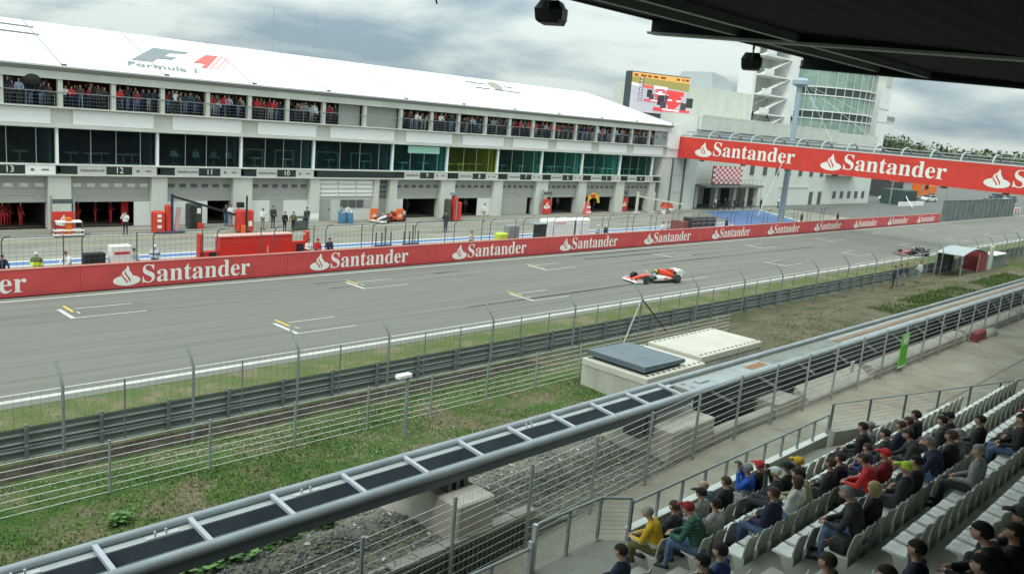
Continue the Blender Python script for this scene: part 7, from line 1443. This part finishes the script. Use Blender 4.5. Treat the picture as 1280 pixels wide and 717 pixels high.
# ---- pit lane people
def pit(px, py, label, pose, top, legs, hair=('short', 'dark'), rz=PI, sc=1., grp='people in the pit lane', z=0., topmat=None):
    p = onz(px, py, z); return person(label, pose, (p.x, min(p.y, 70), z), rz, top, legs, hair, grp, sc, topmat=topmat)
pit(328, 287, 'person in a white shirt standing left of the man in the dark suit', 'stand', 'white', 'grey')
pit(341, 285, 'tall man in a dark suit and white shirt before the white door of garage 10', 'stand', 'charcoal', 'charcoal', sc=1.06)
pit(355.5, 290, 'person in black between the dark suited man and the table in front of garage 10', 'stand', 'black', 'black', sc=.95)
pit(366, 289, 'person in dark olive at the left end of the table before garage 10', 'walk', 'olive', 'black', sc=.93)
pit(383, 287, 'man in a dark jacket holding a white board in front of garage 10', 'stand', 'charcoal', 'denim', sc=1.08)
mb = MB(); p = onz(384, 287.5); mb.box((p.x-.05, p.y-.45, 1.0), (p.x+.75, p.y-.38, 1.42)); solo(mb, 'white_board', WHITE, 'white board held by the man in front of garage 10', 'board')
p = onz(374, 287); mb = MB(); mb.box((p.x-.6, p.y-.4, 1.0), (p.x+.6, p.y+.4, 1.08)); 
for dx_ in (-.55, .5): mb.box((p.x+dx_, p.y-.35, 0), (p.x+dx_+.06, p.y+.35, 1.0))
mb.box((p.x-.45, p.y-.36, .1), (p.x+.45, p.y-.3, .8)); solo(mb, 'table', STEEL_D, 'dark table before the right white door of garage 10', 'table')
pit(288, 283, 'man in a white shirt and grey trousers standing in the open door of garage 11', 'stand', 'white', 'grey', sc=1.03)
pit(297, 283, 'person in a pale pink shirt beside the red rig with the black mast', 'stand', 'pink', 'charcoal', sc=.98)
pit(282, 282, 'dark figure standing just inside garage 11', 'stand', 'navy', 'denim')
pit(157, 293, 'photographer in a white vest and black trousers in front of garage 12', 'standcam', 'white', 'black', rz=2.4, sc=.95)
pit(556.5, 290.5, 'cameraman in dark clothes standing out in the pit lane before garage 9', 'standcam', 'charcoal', 'navy', rz=2.2, sc=1.05)
pit(572, 276, 'person in red beside the red and olive rig', 'stand', 'red', 'grey'); pit(604, 285 if False else 276.5, 'person in a white tabard walking right of the person in red', 'walk', 'white', 'tan', sc=1.05)
for px, z, lb, c in ((428, .93, 'figure in blue and white leaning on the left blue barrel', 'paleblue'), (437, .93, 'figure in white leaning over the right blue barrel', 'white')):
    p = onz(px, 279); person(lb, 'standlean', (p.x, p.y+.45, 0), PI, c, 'denim', ('short', 'dark'), 'people in the pit lane', .95)
for k, (x, y, s) in enumerate(((17.6, 66.4, 1.02), (18.1, 66.9, 1.0), (18.7, 66.3, 1.0), (22.6, 66.5, 1.0), (23.9, 66.7, 1.0), (24.9, 66.4, 1.02), (17.0, 66.6, 1.0))):
    person('mechanic in red overalls inside garage %s, %s' % ('13' if x < 20 else '12', ['second from the left', 'third from the left', 'rightmost', 'leftmost', 'middle one', 'rightmost', 'leftmost'][k]), 'stand', (x, y, .03), PI+.3*k, 'red', 'red', ('short', 'dark'), 'mechanics in red overalls', s, topmat=cloth((.22, .014, .014)))
mb = MB(); mb.box((25.6, 66.0, .03), (26.1, 66.2, 1.8)); solo(mb, 'red_curtain', M('curtain_red', (.62, .02, .02), .7), 'bright red curtain at the right edge of the opening of garage 12', 'curtain')
for k, (x, y, c, lb) in enumerate(((89.2, 66.2, 'white', 'left man in a white shirt inside garage 4'), (90.2, 66.1, 'white', 'right man in a white shirt inside garage 4'), (83.2, 66.0, 'black', 'dark figure under the yellow arch of garage 5'), (54.2, 67, 'charcoal', 'dark mechanic inside garage 9'), (60.8, 67, 'charcoal', 'dark mechanic inside garage 8'), (75.6, 66.5, 'teal', 'mechanic in dark teal inside garage 6'), (77.2, 66.8, 'grey', 'mechanic in grey inside garage 6'), (61.9, 66.6, 'grey', 'mechanic in grey inside garage 8'))):
    person(lb, 'stand', (x, y, .03), PI, c, 'charcoal', ('short', 'dark'), 'people in the garages', 1.0)
# ---- marshals and crew behind the pit wall
VEST = bandmat('hi_vis_jacket', (.10, .14, .05), COLS['hivis'], 1.05, 1.22); WV = bandmat('white_blue_vest', (.50, .56, .62), (.06, .09, .14), 1.18, 1.26)
def wall_person(px, pyh, label, pose, top, legs, hair, topmat=None, rz=PI, sc=1., Y=46.9):
    p = ony(px, pyh, Y); h = POSES[pose][1][2]*sc+.1
    return person(label, pose, (p.x, Y, max(0, p.z-h)), rz, top, legs, hair, 'people behind the pit wall', sc, topmat=topmat)
wall_person(45.5, 315, 'marshal in a dark and bright yellow jacket with a white helmet behind the pit wall', 'stand', 'green', 'hivis', ('helmet', 'white'), VEST, 2.6)
wall_person(193.5, 306, 'marshal in a white and blue vest with a white helmet behind the pit wall', 'stand', 'paleblue', 'green', ('helmet', 'white'), WV, 2.8)
wall_person(86, 325, 'person in white and navy bending forward behind the pit wall', 'standlean', 'white', 'navy', ('short', 'brown'), None, 2.0)
wall_person(171, 322, 'person in white leaning behind the pit wall right of the white box', 'standlean', 'white', 'navy', ('short', 'dark'), None, 2.0)
wall_person(1, 322, 'person in navy behind the pit wall at the left frame edge', 'standlean', 'navy', 'navy', ('short', 'dark'))
wall_person(386, 299, 'crew member in white behind the pit wall right of the red team stand', 'stand', 'white', 'charcoal', ('short', 'dark'))
wall_person(397, 298, 'crew member in red behind the pit wall right of the red team stand', 'stand', 'red', 'charcoal', ('cap', 'darkred'))
wall_person(412, 299, 'crew member in dark navy behind the pit wall beside the one in red', 'stand', 'navy', 'charcoal', ('short', 'dark'))
wall_person(589.5, 291, 'crew member in white and dark grey behind the pit wall before garage 8', 'stand', 'palegrey', 'charcoal', ('short', 'dark'))
wall_person(748, 281, 'crew member in a pale vest and white helmet behind the pit wall', 'stand', 'palegrey', 'charcoal', ('helmet', 'white'))
wall_person(757.5, 281, 'crew member in charcoal with a white helmet behind the pit wall', 'stand', 'charcoal', 'charcoal', ('helmet', 'white'))
wall_person(829, 279, 'left one of two crew members in white and black left of the dark slatted stand', 'stand', 'white', 'black', ('short', 'dark'))
wall_person(835.5, 278, 'right one of two crew members in white and black left of the dark slatted stand', 'stand', 'palegrey', 'black', ('short', 'dark'))
wall_person(909, 272, 'dark figure behind the pit wall in front of the blue painted area', 'stand', 'charcoal', 'charcoal', ('short', 'dark'))
wall_person(1003, 265, 'crew member in brown behind the pit wall right of the mast', 'stand', 'brown', 'charcoal', ('short', 'grey'))
wall_person(1048, 265, 'dark crew member behind the far part of the pit wall', 'stand', 'charcoal', 'charcoal', ('short', 'dark'))
for k, (px, py, c, lb) in enumerate(((893, 262, 'white', 'person in a white shirt among the dark group under the canopy of the white building'), (897, 262, 'black', 'dark person beside the white shirt under the canopy'), (905, 262, 'black', 'left dark person of the group under the podium canopy'), (911, 262, 'charcoal', 'middle dark person of the group under the podium canopy'), (917, 262, 'black', 'right dark person of the group under the podium canopy'), (928, 262, 'charcoal', 'dark person before the dark opening under the podium canopy'), (938, 261, 'black', 'dark person at the column right of the podium canopy'), (972, 260, 'white', 'person in white standing by the foot of the bridge mast'), (950, 262, 'black', 'dark person under the right end of the canopy'))):
    pit(px, py, lb, 'stand', c, 'charcoal', sc=1.0, grp='people by the white building')
for k, (px, py, c, lb) in enumerate(((1117, 350, 'charcoal', 'marshal in dark clothes standing left of the shelter'), (1124, 352, 'navy', 'marshal in navy with pale trousers left of the shelter'), (1131, 350, 'charcoal', 'marshal in charcoal close to the shelter'), (1148, 347, 'palegrey', 'marshal in pale grey before the shelter'))):
    p = ony(px, py, 23.0); person(lb, 'stand', (p.x, 23.0, .15), .3*k, c, 'grey' if k else 'charcoal', ('short', 'dark'), 'marshals by the shelter', 1.0)
for k, (x, lb) in enumerate(((120.5, 'left dark figure on the roof of the white building'), (125.2, 'middle dark figure on the roof of the white building'), (133.5, 'right dark figure on the roof of the white building'))):
    person(lb, 'sit' if k == 1 else 'stand', (x, 66.4, 13.3+(.5 if k == 1 else 0)), PI, 'black', 'black', ('short', 'dark'), 'figures on the roof of the white building', .95, True)
